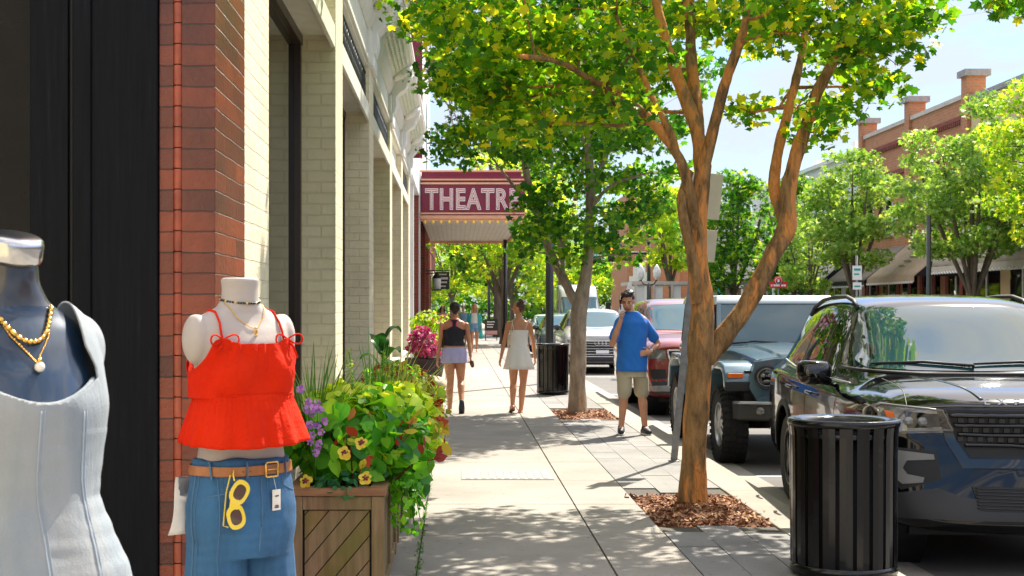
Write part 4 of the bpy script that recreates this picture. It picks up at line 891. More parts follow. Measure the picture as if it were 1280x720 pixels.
tree('street_tree', 'second street tree with dark green leaves between the woman in white and the man', 'tree', (1.77, 20.7, 0), limbs, cl, 'street_leaves', 'grey_bark', leaf=.095, per=150, crad=.33, shape='maple', group='street trees on the near sidewalk', seed=9, rough_bark=.006)
def simple_tree(label, x, y, h, R, zlow, lm, bk='far_bark', n=60, per=60, leaf=.2, crad=.55, seed=1, stems=4, trunk=.12, fork=2.0, group='trees along the street', prof=None, name='street_tree', shape='tuft', lean=0):
    rnd = random.Random(seed); b = Vector((x, y, 0)); limbs = [([b+Vector((0, 0, -.1)), b+Vector((.02, 0, fork*.5)), b+Vector((.04, 0, fork)), b+Vector((lean*.5, .1, (fork+h)/2)), b+Vector((lean, 0, h*.85))], [trunk, trunk*.85, trunk*.8, trunk*.5, trunk*.15])]
    for k in range(stems):
        a = 2*PI*k/stems+rnd.random(); d = Vector((math.cos(a), math.sin(a), 0))
        limbs.append(([b+Vector((.02, 0, fork*.95)), b+d*R*.2+Vector((0, 0, fork+(h-fork)*.2)), b+d*R*.42+Vector((0, 0, fork+(h-fork)*.45)), b+d*R*.6+Vector((0, 0, fork+(h-fork)*.7))], [trunk*.55, trunk*.5, trunk*.38, trunk*.15]))
    prof = prof or [(zlow, R*.45), (zlow+(h-zlow)*.2, R*.85), (zlow+(h-zlow)*.42, R), (zlow+(h-zlow)*.7, R*.75), (h, R*.2)]
    cl = crown_pts((x+lean*.3, y), prof, n, seed, .3)
    return tree(name, label, 'tree', (x, y, 0), limbs, cl, lm, bk, leaf=leaf, per=per, crad=crad, shape=shape, group=group, seed=seed, twig=trunk*.2)
NG = 'street trees on the near sidewalk'; FG = 'street trees across the road'
simple_tree('many-stemmed street tree just beyond the theatre marquee', 2.0, 60, 8.6, 3.0, 3.0, 'bright_leaves', 'far_bark', 70, 55, .26, .6, 31, 5, .17, 1.9, NG)
simple_tree('street tree beyond the poster stand, behind the blonde woman', 2.1, 76, 8, 3.0, 2.9, 'street_leaves', 'far_bark', 55, 45, .32, .65, 32, 4, .15, 2.2, NG)
simple_tree('yellow green street tree far down the near sidewalk', -.3, 92, 7.5, 2.9, 2.2, 'bright_leaves', 'far_bark', 55, 45, .36, .7, 33, 4, .15, 2.0, NG)
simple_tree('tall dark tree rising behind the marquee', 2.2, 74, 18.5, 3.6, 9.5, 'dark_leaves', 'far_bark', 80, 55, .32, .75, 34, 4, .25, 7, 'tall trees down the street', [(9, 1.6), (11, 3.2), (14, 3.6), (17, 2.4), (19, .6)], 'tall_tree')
simple_tree('tall green tree behind the crown of the second street tree', 6.2, 84, 16, 4.0, 7, 'street_leaves', 'far_bark', 80, 55, .36, .8, 35, 4, .25, 5, 'tall trees down the street', None, 'tall_tree')
simple_tree('broad green tree between the marquee and the traffic signal', 4.0, 102, 9.5, 4.5, 2.0, 'bright_leaves', 'far_bark', 80, 50, .40, .85, 36, 5, .2, 2.2, 'tall trees down the street', None, 'tall_tree')
simple_tree('broad bright tree left of the traffic signal pole', 8.8, 112, 8.5, 3.4, 1.8, 'bright_leaves', 'far_bark', 70, 50, .42, .85, 37, 5, .2, 2.2, 'tall trees down the street', None, 'tall_tree')
simple_tree('full green tree across the street behind the forked trunk', 16.0, 82, 9.8, 3.4, 2.3, 'street_leaves', 'far_bark', 100, 60, .32, .62, 41, 5, .16, 2.2, FG)
simple_tree('tree with a high crown standing right of the twin lanterns', 13.7, 91, 10.2, 2.3, 4.0, 'bright_leaves', 'far_bark', 60, 60, .34, .62, 40, 5, .15, 2.8, FG)
simple_tree('green tree beside the white building, just right of the orange limb', 16.6, 70, 8.2, 2.0, 2.3, 'street_leaves', 'far_bark', 60, 60, .28, .5, 42, 5, .14, 2.2, FG)
simple_tree('round pale green tree before the first dark awning', 16.6, 59.5, 8.3, 2.3, 3.3, 'pale_leaves', 'far_bark', 90, 75, .23, .45, 43, 6, .13, 2.1, FG)
simple_tree('largest pale tree across the street, with its trunk before the beige awning', 16.9, 46.5, 8.3, 2.9, 3.3, 'pale_leaves', 'far_bark', 150, 95, .19, .42, 44, 7, .14, 1.8, FG)
simple_tree('tree with yellow green leaves cut off by the right edge', 16.6, 38.8, 9.8, 2.0, 3.0, 'bright_leaves', 'far_bark', 110, 90, .17, .42, 45, 6, .14, 2.0, FG)
simple_tree('small tree between the white building and the awnings', 16.4, 66.0, 6.0, 1.7, 2.4, 'pale_leaves', 'far_bark', 40, 60, .22, .45, 46, 5, .1, 2.0, FG)
src = bpy.data.objects['street_tree.006'] if 'street_tree.006' in bpy.data.objects else None
src = [o for o in bpy.data.objects if o.get('label', '').startswith('round pale green tree')][0]
for y_, lb in ((29, 'pale green tree added for reflections, unseen beyond the right edge, next after the yellow green one'),): copy_tree(src, (16.6, y_, 0), y_*.7, label=lb)  # unseen tree added for the cars' reflections
rnd = random.Random(77)
cen = []
for k in range(260):
    x = rnd.uniform(-30, 60); z = rnd.uniform(0, 9+3*noise.noise(Vector((x*.08, 2, 0)))); y = 150+rnd.uniform(-6, 6)
    g = np.random.default_rng(k); d = g.normal(size=(90, 3))*np.array([2.0, 1.5, 1.3]); cen.append(np.array((x, y, z))+d)
mkobj('far_woods', leaf_mesh('far_woods', np.concatenate(cen), .85, 'tuft', up=.5, seed=8), 'street_leaves', kind='stuff', label='mass of green trees closing the far end of the street')
# ------------------------------------------------------------------ cars (nose at y = 0 looking towards -y, road at z = 0)
def car_body(st, arches, bow=.2, rake=(), lvl=2, R=.44, bowp=2.2, bowlen=1.1):
    """st: (y, w, zb, belt, gb, gt, ztop[, shoulder])"""
    def rk(z):
        if not rake: return 0
        if z <= rake[0][0]: return rake[0][1]
        for (a, b), (c, d) in zip(rake, rake[1:]):
            if a <= z <= c: return b+(d-b)*(z-a)/(c-a)
        return rake[-1][1]
    Wm = max(s[1] for s in st); rings = []
    for (y, w, zb, belt, gb, gt, zt) in st:
        zm = zb+(belt-zb)*.48; g = zt-belt
        half = [(0, zb), (.55*w, zb), (.93*w, zb+.03), (w*.985, zb+.12), (w, zm), (w*.992, belt-.12), (w*.965, belt-.02), (gb, belt+.012+min(.02, g*.2))]
        if g > .25: half += [((gb+gt)/2+.012, (belt+zt-.06)/2), (gt+.01, zt-.105), (gt-.03, zt-.035), (gt*.6, zt-.006), (0, zt)]
        else: half += [(gb*.94, belt+g*.45), (gb*.86, belt+g*.72), (gt, belt+g*.90), (gt*.55, belt+g*.97), (0, zt)]
        full = half+[(-x, z) for x, z in reversed(half[1:-1])]
        f = max(0, 1-y/bowlen); f2 = max(0, 1-y/.5)
        rings.append([Vector((x, y+bow*f*abs(x/Wm)**bowp+rk(z)*f2, z)) for x, z in full])
    m = MB(); m.loft(rings); me = m.mesh('body')
    me = shade(evaluated(me, [('SUBSURF', dict(levels=lvl, render_levels=lvl))])); bv = bvh_of(me)
    W = Wm
    for ya, r in arches:
        c = MB(); 
        for s in (-1, 1): c.lathe([(.001, W*s*1.2), (r, W*s*1.2), (r, W*s*.62), (.001, W*s*.62)], (0, ya, R), 40, 'x')
        me = evaluated(me, [('BOOLEAN', dict(operation='DIFFERENCE', solver='EXACT', object=c.mesh('c')))])
    shade(me); me.set_sharp_from_angle(angle=math.radians(38)); return me, bv, W
def wheel(parent, x, y, r, w, side, rim='rim_dark', spokes=5, rr=.66, knob=False, style=0):
    s = side; m = MB()
    m.lathe([(r*rr, -w*.42), (r*.9, -w*.5), (r*.98, -w*.42), (r, -w*.3), (r, w*.3), (r*.98, w*.42), (r*.9, w*.5), (r*rr, w*.42)], (0, 0, 0), 48, 'x')
    if knob:
        for k in range(34):
            a = 2*PI*k/34; R_ = Matrix.Rotation(-a, 3, 'X').transposed()
            for xx in (-.36, -.12, .13, .37): m.obox(Matrix.Rotation(a+.05*(xx > 0), 3, 'X')@Vector((xx*w, 0, r+.003)), (w*.2, r*.11, .024), Matrix.Rotation(a+.05*(xx > 0), 3, 'X'))
            m.obox(Matrix.Rotation(a, 3, 'X')@Vector((w*.5*s, 0, r*.93)), (.02, r*.09, .05), Matrix.Rotation(a, 3, 'X'))
    o = m.build('wheel', 'tyre', parent); o.location = (x, y, r)
    m = MB(); R0 = r*rr
    m.lathe([(R0, -w*.42), (R0*1.01, w*.43*1), (R0*.93, w*.44), (R0*.88, w*.30), (R0*.86, -w*.3)], n=40, axis='x')
    if s < 0: m.v = [(-a, b, c) for a, b, c in m.v]
    xo = s*w*.36
    for k in range(spokes):
        a = 2*PI*k/spokes+.3; Rm = Matrix.Rotation(a, 3, 'X')
        for dd in ((-.13, .13) if style else (0,)):
            m.prism([(.03, .045 if not style else .028), (R0*.92, .06 if not style else .03), (R0*.92, -.06 if not style else -.03), (.03, -.045 if not style else -.028)], lambda p, q, d: Rm@Matrix.Rotation(dd, 3, 'X')@Vector((d-s*.02*(p/R0), q, p)), xo-.02, xo+.012)
    m.lathe([(.001, xo+s*.02), (.06, xo+s*.018), (.075, xo-s*.02)], n=20, axis='x')
    q = m.build('rim', rim, o, .004)
    m = MB(); m.lathe([(.001, 0), (R0*.85, 0), (R0*.85, s*.01), (.001, s*.01)], (s*w*.12, 0, 0), 30, 'x'); m.build('brake_disc', 'galvanised', o)
    return o
def car(label, group, loc, yaw, S, name='parked_car'):
    root = thing(name, (loc[0], loc[1], RZ), yaw, label=label, cat=S.get('cat', 'car'), group=group)
    me, bv, W = car_body(S['st'], S['arch'], S.get('bow', .2), S.get('rake', ()), S.get('lvl', 2), S['R'], S.get('bowp', 2.2), S.get('bowlen', 1.1))
    mkobj('body', me, [S['paint']], root)
    for ya, r in S['arch']:
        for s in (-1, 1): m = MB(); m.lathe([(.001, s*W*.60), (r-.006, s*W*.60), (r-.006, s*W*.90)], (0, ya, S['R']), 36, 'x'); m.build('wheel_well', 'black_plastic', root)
    for (ya, r) in S['arch']:
        for s in (-1, 1): wheel(root, s*(W-S['ww']/2-S.get('inset', .035)), ya, S['R'], S['ww'], s, S.get('rim', 'rim_dark'), S.get('spokes', 5), S.get('rr', .66), S.get('knob', False), S.get('style', 0))
    def D(nm, mat, view, polys, off=.004, step=.06, both=False, rnd=0, back=.01, sides=False, parent=None):
        vs = [view] if not sides else ['left', 'right']; outp = []
        for v in vs:
            m = MB()
            for p in polys: decal(m, bv, v, p, off, back, step, rnd=rnd)
            outp.append(m.build(nm, mat, parent or root))
            if both:
                m = MB()
                for p in polys: decal(m, bv, v, [(-a, b) for a, b in p], off, back, step, rnd=rnd)
                outp.append(m.build(nm, mat, parent or root))
        return outp
    m = MB(); sh = [list(s) for s in S['st']]   # underside
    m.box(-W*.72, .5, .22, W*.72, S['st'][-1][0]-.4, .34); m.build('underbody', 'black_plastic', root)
    return root, bv, W, D
def arc(cx, cz, r0, r1, a0, a1, n=12):
    A = [math.radians(a0+(a1-a0)*k/n) for k in range(n+1)]
    return [(cx+r1*math.cos(a), cz+r1*math.sin(a)) for a in A]+[(cx+r0*math.cos(a), cz+r0*math.sin(a)) for a in reversed(A)]
CG = 'vehicles parked along the near kerb'
# --- black SUV
SUV = dict(cat='SUV', paint='paint_black', R=.385, ww=.25, arch=[(.93, .45), (3.79, .45)], bow=.30, bowp=2.6, bowlen=1.3, lvl=3, rim='rim_dark', spokes=5, style=1,
 rake=[(.2, .10), (.42, .0), (.55, .02), (.8, .05), (1.0, .14), (1.1, .22)],
 st=[(0, .80, .36, .92, .66, .42, .99), (.03, .90, .30, .97, .78, .50, 1.04), (.10, .945, .27, 1.0, .83, .55, 1.07), (.35, .975, .26, 1.04, .87, .60, 1.13), (.9, .99, .26, 1.07, .89, .62, 1.19), (1.3, 1.0, .26, 1.08, .89, .64, 1.215), (1.42, 1.0, .26, 1.085, .89, .66, 1.225),
     (1.50, 1.0, .26, 1.09, .885, .70, 1.27), (1.85, 1.0, .26, 1.10, .88, .69, 1.48), (2.15, 1.0, .26, 1.105, .88, .67, 1.665), (2.30, 1.0, .26, 1.11, .88, .665, 1.715), (2.8, 1.0, .26, 1.12, .88, .66, 1.755), (3.6, 1.0, .26, 1.13, .87, .65, 1.755), (4.3, .99, .26, 1.15, .86, .63, 1.725), (4.66, .975, .28, 1.16, .84, .61, 1.68),
     (4.80, .965, .30, 1.15, .82, .60, 1.50), (4.92, .95, .34, 1.10, .80, .6, 1.22), (5.0, .90, .40, 1.0, .72, .5, 1.08), (5.03, .7, .5, .9, .6, .4, .95)])
BLK = dict(SUV); BLK['st'] = [(a, b, c, d+k, e, f, g+k) for (a, b, c, d, e, f, g), k in zip(SUV['st'], [.065, .065, .062, .05, .025]+[0]*30)]; BLK['rake'] = [(.2, .10), (.42, .0), (.55, .02), (.85, .05), (1.06, .12), (1.16, .22)]
BLK['st'] = [(s_[0],)+s_[1:6]+(s_[6]+(.055 if 2.0 < s_[0] < 4.75 else .03 if 1.8 < s_[0] < 5 else 0),) for s_ in BLK['st']]
root, bv, W, D = car('glossy black SUV with black mesh grille, nearest car at the right edge', CG, (3.64, 8.72), -math.radians(3.7), BLK)
ZM = lambda z: z+.065*min(1, max(0, (z-.55)/.25)) if z < 1.10 else z
D0 = D
def D(nm, mat, view, polys, *a, **k): return D0(nm, mat, view, [[(u, ZM(v)) for u, v in q] for q in polys] if view == 'front' else polys, *a, **k)
D('windshield', 'car_glass', 'front', [[(-.80, 1.265), (-.45, 1.245), (0, 1.24), (.45, 1.245), (.80, 1.265), (.66, 1.675), (.3, 1.705), (-.3, 1.705), (-.66, 1.675)]], .005, .05)
m = MB()
for pp in ([(-.84, 1.245), (-.4, 1.222), (.4, 1.222), (.84, 1.245)],): surf_line(m, bv, 'front', pp, .014, 0)
m.build('windshield_seal', 'black_plastic', root)
for nm, pl in (('front_side_window', [(1.72, 1.165), (2.72, 1.18), (2.72, 1.63), (2.36, 1.60), (2.02, 1.42)]), ('rear_side_window', [(2.84, 1.185), (3.55, 1.20), (3.55, 1.645), (2.84, 1.64)]), ('quarter_window', [(3.66, 1.205), (4.42, 1.25), (4.34, 1.57), (3.66, 1.64)])):
    D(nm, 'side_glass', 'left', [pl], .004, .05, sides=True)
for s in ('left', 'right'):
    m = MB(); surf_line(m, bv, s, [(1.60, 1.145), (2.8, 1.155), (3.8, 1.175), (4.5, 1.215)], .010, .002); m.build('chrome_trim', 'chrome' if False else 'rim_silver', root)
    m = MB(); surf_line(m, bv, s, [(1.62, 1.14), (1.60, .9), (1.50, .62), (1.50, .40)], .0035, -.0015); surf_line(m, bv, s, [(2.79, 1.62), (2.78, 1.1), (2.76, .40)], .0035, -.0015); surf_line(m, bv, s, [(3.60, 1.6), (3.62, 1.1), (3.45, .85), (3.38, .6)], .0035, -.0015); surf_line(m, bv, s, [(1.5, .42), (3.3, .42)], .0035, -.001); m.build('door_gap', 'black_plastic', root)
    m = MB(); sg = -1 if s == 'left' else 1
    for y in (2.52, 3.42):
        q, n_ = proj(bv, s, y, 1.02, .03); m.capsule([q+Vector((0, -.11, 0)), q+Vector((sg*.015, 0, .005)), q+Vector((0, .11, 0))], .014, 8)
    m.build('door_handle', 'black_gloss', root)
    q, n_ = proj(bv, s, 1.86, 1.13, 0); m = MB(); c = q+Vector((sg*.20, -.06, .085)); m.tube([q+Vector((0, 0, -.02)), q+Vector((sg*.08, -.02, .0)), c+Vector((-sg*.07, .01, -.03))], .03, 8, flat=.6)
    pts = [(-.13, -.07), (-.10, -.095), (.09, -.085), (.125, -.04), (.12, .06), (.08, .09), (-.10, .085), (-.13, .04)]
    m.loft([[c+Vector((sg*a*k, d, b*k)) for a, b in pts] for d, k in ((.05, .9), (.03, 1.0), (-.03, 1.0), (-.08, .80), (-.10, .45))]); m.build('door_mirror', 'black_gloss', root, .0)
    m = MB(); m.box(c.x-.10, c.y+.048, c.z-.065, c.x+.10, c.y+.056, c.z+.065); m.build('mirror_glass', 'chrome', root)
    m = MB(); R_ = [proj(bv, 'top', sg*.655, y, 0)[0] for y in (2.35, 2.5, 2.75, 3.2, 3.7, 4.1, 4.3)]; hz = [0, .05, .07, .072, .07, .045, 0]; m.tube([p+Vector((0, 0, h)) for p, h in zip(R_, hz)], .02, 8, flat=.8); m.build('roof_rail', 'black_plastic', root)
    D('sill_cladding', 'black_plastic', s, [[(1.42, .30), (3.30, .30), (3.30, .40), (1.42, .40)]], .012)
    D('arch_trim', 'black_plastic', s, [arc(.93, .385, .455, .505, 8, 172, 16), arc(3.79, .385, .455, .505, 8, 172, 16)], .012, .04)
m = MB()
for s_ in (-1, 1): surf_line(m, bv, 'top', [(s_*.80, .20), (s_*.74, .6), (s_*.70, 1.35)], .004, -.001)
surf_line(m, bv, 'front', [(a, ZM(b)) for a, b in [(-.80, .995), (-.5, 1.01), (0, 1.015), (.5, 1.01), (.80, .995)]], .005, -.001); m.build('hood_gap', 'black_plastic', root)
m = MB()
for s_ in (-1, 1): surf_line(m, bv, 'top', [(s_*.34, .24), (s_*.42, .8), (s_*.50, 1.35)], .022, -.014)
m.build('hood_crease', 'paint_black', root)
D('grille', 'black_plastic', 'front', [[(-.56, .985), (.56, .985), (.50, .80), (.42, .715), (-.42, .715), (-.50, .80)]], .003, .04)
m = MB()
for z, xw in ((.955, .545), (.895, .52), (.835, .495), (.775, .455)): surf_line(m, bv, 'front', [(-xw, ZM(z)), (xw, ZM(z))], .014, .012, n=6)
for z in (.925, .865, .805):
    for k in range(-8, 9): q, n_ = proj(bv, 'front', k*.06+(.03 if z == .865 else 0), ZM(z), .006); m.obox(q, (.034, .02, .028))
m.build('grille_bars', 'black_gloss', root)
D('grille_frame', 'black_gloss', 'front', [[(-.62, .99), (-.565, .995), (-.505, .795), (-.43, .705), (.43, .705), (.505, .795), (.565, .995), (.62, .99), (.56, .78), (.47, .66), (-.47, .66), (-.56, .78)]], .016, .04)
hl = D('headlight', 'lamp_glass', 'front', [[(-.935, .985), (-.90, 1.01), (-.58, .99), (-.515, .86), (-.53, .845), (-.85, .83), (-.915, .87)]], .010, .035, both=True)
for s_, h in zip((-1, 1), hl):
    D('lamp_bezel', 'black_gloss', 'front', [[(s_*-a, b) for a, b in [(.80, .97), (.60, .96), (.565, .88), (.79, .865)]]], .014, .03, parent=h)
    m = MB(); surf_line(m, bv, 'front', [(s_*-a, ZM(b)) for a, b in [(.925, .98), (.895, 1.0), (.585, .982), (.525, .862), (.85, .84), (.905, .875), (.925, .98)]], .0065, .012); m.build('lamp_outline', 'lamp_trim', h)
    m = MB()
    for xx in (.70, .78): q, n_ = proj(bv, 'front', s_*xx, ZM(.91), .012); m.ell(q, (.034, .018, .030), 14)
    m.build('projector_lens', 'lamp_glass', h)
    D('amber_reflector', 'amber_lens', 'front', [[(s_*-a, b) for a, b in [(.895, .965), (.855, .96), (.85, .89), (.885, .88)]]], .014, .03, parent=h)
fl = D('fog_lamp_recess', 'black_plastic', 'front', [[(-.90, .76), (-.62, .74), (-.60, .60), (-.84, .545), (-.90, .60)]], .004, .04, both=True)
for s_, h in zip((-1, 1), fl): D('running_light', 'lamp_trim', 'front', [[(s_*-a, b) for a, b in [(.885, .745), (.64, .725), (.635, .70), (.80, .692), (.825, .655), (.80, .625), (.70, .61), (.71, .585), (.83, .575), (.875, .61)]]], .010, .03, parent=h)
D('lower_bumper', 'dark_grey_trim', 'front', [[(-.90, .52), (-.62, .56), (-.46, .50), (.46, .50), (.62, .56), (.90, .52), (.86, .37), (-.86, .37)]], .010, .05)
D('lower_grille', 'black_plastic', 'front', [[(-.42, .57), (.42, .57), (.38, .43), (-.38, .43)]], .014, .05)
m = MB()
for k in range(7): surf_line(m, bv, 'front', [(-.40, .445+k*.02), (.40, .445+k*.02)], .004, .016, n=5)
m.build('lower_grille_mesh', 'black_gloss', root)
D('upper_intake', 'black_plastic', 'front', [[(-.42, .695), (.42, .695), (.40, .655), (-.40, .655)]], .012, .05)
D('emblem', 'dark_grey_trim', 'front', [[(.10*math.cos(a), .865+.04*math.sin(a)) for a in [k*PI/8 for k in range(16)]]], .03, .03)
m = MB()
for s_, x0, x1 in ((1, -.72, -.02), (1, -.02, .66)):
    a, n1 = proj(bv, 'front', x0, 1.275, .02); b, n2 = proj(bv, 'front', x1, 1.262, .02); c, n3 = proj(bv, 'front', (x0+x1)/2, 1.29, .02); m.tube([a, c, b], [.008, .012, .014], 6)
m.build('wiper', 'black_plastic', root)
o = text_obj('hood_lettering', 'EXPLORER', .062, (0, .165, 1.045), (math.radians(52), 0, 0), 'rim_silver', root, .003, 1.25, .001, 2.2)
q, n_ = proj(bv, 'front', 0, ZM(1.030), .012); o.location = q; 
D('tail_light', 'tail_red', 'rear', [[(-.93, 1.05), (-.62, 1.05), (-.62, 1.16), (-.86, 1.18)]], .006, .05, both=True)
D('rear_window', 'side_glass', 'rear', [[(-.66, 1.26), (.66, 1.26), (.56, 1.6), (-.56, 1.6)]], .005, .06)
m = MB(); m.tube([(.45, 3.6, 1.74), (.45, 3.66, 1.84)], [.02, .008], 6); m.build('roof_aerial', 'black_plastic', root)
# --- generic road cars
def common(root, bv, W, D, g):
    """g: dict of the car's glass and lamp outlines"""
    D('windshield', g.get('glass', 'car_glass_blue'), 'front', [g['ws']], .005, .06)
    for k, pl in enumerate(g['side']): D('side_window', 'side_glass', 'left', [pl], .004, .07, sides=True)
    if 'rw' in g: D('rear_window', 'side_glass', 'rear', [g['rw']], .005, .08)
    D('headlight', 'lamp_glass', 'front', [g['hl']], .008, .05, both=True)
    D('grille', 'black_plastic', 'front', [g['gr']], .006, .05)
    m = MB(); zs = [p[1] for p in g['gr']]; z0, z1 = min(zs), max(zs); xw = min(max(abs(p[0]) for p in g['gr'])*.88, 9)
    for k in range(5): z = z0+(z1-z0)*(k+.8)/5.6; surf_line(m, bv, 'front', [(-xw, z), (xw, z)], .009, .012, n=5)
    m.build('grille_bars', g.get('bars', 'chrome'), root)
    m = MB(); surf_line(m, bv, 'front', g['gr']+[g['gr'][0]], .013, .008); m.build('grille_frame', g.get('frame', 'chrome'), root)
    D('lower_bumper', 'dark_grey_trim', 'front', [g['lb']], .010, .07)
    for s in ('left', 'right'):
        sg = -1 if s == 'left' else 1; y0, z0 = g['mirror']; q, _ = proj(bv, s, y0, z0, 0); c = q+Vector((sg*.17, -.05, .08)); m = MB()
        m.tube([q, c], .025, 6); m.ell(c, (.115, .06, .08), 12); m.build('door_mirror', g.get('mirm', 'black_gloss'), root)
        m = MB()
        for y, zz in g['handles']: q, _ = proj(bv, s, y, zz, .02); m.capsule([q+Vector((0, -.1, 0)), q+Vector((0, .1, 0))], .013, 6)
        m.build('door_handle', 'chrome', root)
        m = MB()
        for ln in g['gaps']: surf_line(m, bv, s, ln, .0035, -.001)
        m.build('door_gap', 'black_plastic', root)
def suv(paintn, k=1.0, H=1.0, L=1.0, **kw):
    s = dict(SUV); s['lvl'] = 2; s['paint'] = paintn
    s['st'] = [(a*L, b*k, c, d*H, e*k, f*k, g*H) for a, b, c, d, e, f, g in SUV['st']]; s['arch'] = [(a*L, r) for a, r in SUV['arch']]; s.update(kw); return s
def geo(k=1.0, H=1.0, L=1.0):
    S2 = lambda pl: [(a*k, b*H) for a, b in pl]; S3 = lambda pl: [(a*L, b*H) for a, b in pl]
    return dict(ws=S2([(-.80, 1.265), (0, 1.24), (.80, 1.265), (.655, 1.635), (0, 1.66), (-.655, 1.635)]), side=[S3([(1.72, 1.165), (2.72, 1.18), (2.72, 1.585), (2.36, 1.56), (2.02, 1.40)]), S3([(2.84, 1.185), (3.55, 1.20), (3.55, 1.60), (2.84, 1.595)]), S3([(3.66, 1.205), (4.42, 1.25), (4.30, 1.53), (3.66, 1.595)])],
      hl=S2([(-.92, .98), (-.62, .96), (-.58, .87), (-.90, .86)]), gr=S2([(-.52, .97), (.52, .97), (.44, .62), (-.44, .62)]), lb=S2([(-.88, .52), (.88, .52), (.82, .34), (-.82, .34)]), mirror=(1.85*L, 1.14*H), handles=[(2.52*L, 1.02*H), (3.42*L, 1.02*H)],
      gaps=[S3([(1.60, 1.13), (1.52, .42)]), S3([(2.78, 1.6), (2.77, .42)]), S3([(3.60, 1.6), (3.5, .8)])], rw=S2([(-.66, 1.26), (.66, 1.26), (.56, 1.6), (-.56, 1.6)]))
# --- dark red pickup-height SUV
root, bv, W, D = car('dark red full size SUV behind the man in the blue T-shirt', CG, (3.90, 21.75), 0, suv('paint_red', 1.0, 1.06, 1.0, rim='rim_silver'))
g = geo(1, 1.06); g['gr'] = [(-.62, 1.03), (.62, 1.03), (.56, .74), (-.56, .74)]; g['hl'] = [(-.95, 1.04), (-.66, 1.03), (-.64, .90), (-.93, .90)]; common(root, bv, W, D, g)
D('fog_lamp_recess', 'black_plastic', 'front', [[(-.90, .74), (-.66, .74), (-.64, .60), (-.86, .58)]], .008, .05, both=True)
D('skid_plate', 'galvanised', 'front', [[(-.92, .48), (-.5, .50), (.5, .50), (.92, .48), (.84, .40), (-.84, .40)]], .02, .06)
# --- silver SUV with big grille
root, bv, W, D = car('silver SUV with a large dark grille, behind the second tree', CG, (3.72, 36.0), 0, suv('paint_silver', .97, .95, .98, rim='rim_silver'))
g = geo(.97, .95, .98); g['gr'] = [(-.42, .84), (.42, .84), (.54, .72), (.42, .44), (-.42, .44), (-.54, .72)]; g['hl'] = [(-.88, .87), (-.56, .84), (-.56, .76), (-.86, .79)]; common(root, bv, W, D, g)
m = MB()
for k in range(4):
    q, _ = proj(bv, 'front', -.135+k*.09, .79, .02); m.tube([q+Vector((.056*math.cos(a), 0, .056*math.sin(a))) for a in [j*PI/9 for j in range(19)]], .008, 5)
m.build('ring_emblem', 'chrome', root)
D('number_plate', 'plate_white', 'front', [[(-.16, .60), (.16, .60), (.16, .52), (-.16, .52)]], .024, .08)
# --- further cars
def hatch(paintn):
    return dict(cat='car', paint=paintn, R=.33, ww=.21, arch=[(.88, .385), (3.55, .385)], bow=.26, bowp=2.6, lvl=2, rim='rim_silver', rake=[(.2, .08), (.45, 0), (.7, .08), (.8, .2)],
     st=[(0, .72, .30, .62, .56, .4, .68), (.06, .84, .24, .68, .70, .46, .74), (.35, .88, .22, .78, .76, .5, .85), (.95, .90, .21, .88, .80, .55, .97), (1.2, .905, .21, .90, .80, .57, 1.0), (1.3, .905, .21, .91, .80, .62, 1.05), (1.75, .905, .21, .92, .79, .60, 1.26), (2.1, .905, .21, .93, .78, .585, 1.40), (2.5, .905, .21, .94, .78, .58, 1.45), (3.1, .905, .21, .95, .77, .57, 1.44), (3.6, .90, .22, .96, .75, .55, 1.34), (4.0, .88, .24, .96, .74, .55, 1.12), (4.15, .87, .26, .95, .72, .5, 1.03), (4.5, .83, .30, .92, .68, .5, .98), (4.6, .7, .4, .8, .55, .4, .85)])
hg = dict(ws=[(-.70, 1.03), (0, 1.02), (.70, 1.03), (.57, 1.37), (-.57, 1.37)], side=[[(1.5, .98), (2.45, .99), (2.42, 1.36), (1.98, 1.22)], [(2.55, .99), (3.5, 1.0), (3.25, 1.29), (2.55, 1.36)]], hl=[(-.84, .70), (-.55, .68), (-.52, .60), (-.82, .60)], gr=[(-.42, .64), (.42, .64), (.36, .42), (-.36, .42)], lb=[(-.8, .36), (.8, .36), (.76, .27), (-.76, .27)], mirror=(1.62, .96), handles=[(2.3, .86), (3.3, .86)], gaps=[[(1.45, .95), (1.4, .3)], [(2.5, 1.36), (2.5, .3)]], rw=[(-.5, 1.1), (.5, 1.1), (.45, 1.3), (-.45, 1.3)])
root, bv, W, D = car('pale blue grey estate car with dark glass behind the far lamp post', CG, (3.50, 43.0), 0, suv('paint_blue_grey', .93, .86, .93, rim='rim_silver')); common(root, bv, W, D, geo(.93, .86, .93))
root, bv, W, D = car('small white car, farthest of the parked row, beside the woman in white', CG, (3.55, 51.5), 0, hatch('paint_white')); common(root, bv, W, D, hg)
# --- van in the traffic lane
VAN = dict(cat='van', paint='paint_silver', R=.36, ww=.23, arch=[(1.0, .43), (4.7, .43)], bow=.22, bowp=2.6, lvl=2, rim='rim_silver', rake=[(.3, .05), (.5, 0), (1.0, .08), (1.2, .2)],
  st=[(0, .82, .34, .95, .70, .5, 1.02), (.08, .93, .28, 1.05, .80, .55, 1.12), (.45, .97, .26, 1.2, .86, .6, 1.28), (.8, .98, .26, 1.28, .88, .68, 1.42), (1.1, .98, .26, 1.32, .9, .72, 1.75), (1.5, .98, .26, 1.36, .91, .74, 2.25), (1.8, .98, .26, 1.4, .92, .76, 2.52), (2.3, .98, .26, 1.42, .92, .78, 2.66), (4, .98, .26, 1.42, .92, .78, 2.68), (5.6, .98, .26, 1.42, .92, .78, 2.66), (5.85, .96, .28, 1.4, .9, .76, 2.55), (5.9, .9, .35, 1.3, .85, .7, 2.4)])
root, bv, W, D = car('tall pale blue van in the traffic lane behind the silver SUV', None, (5.05, 57), 0, VAN, 'delivery_van')
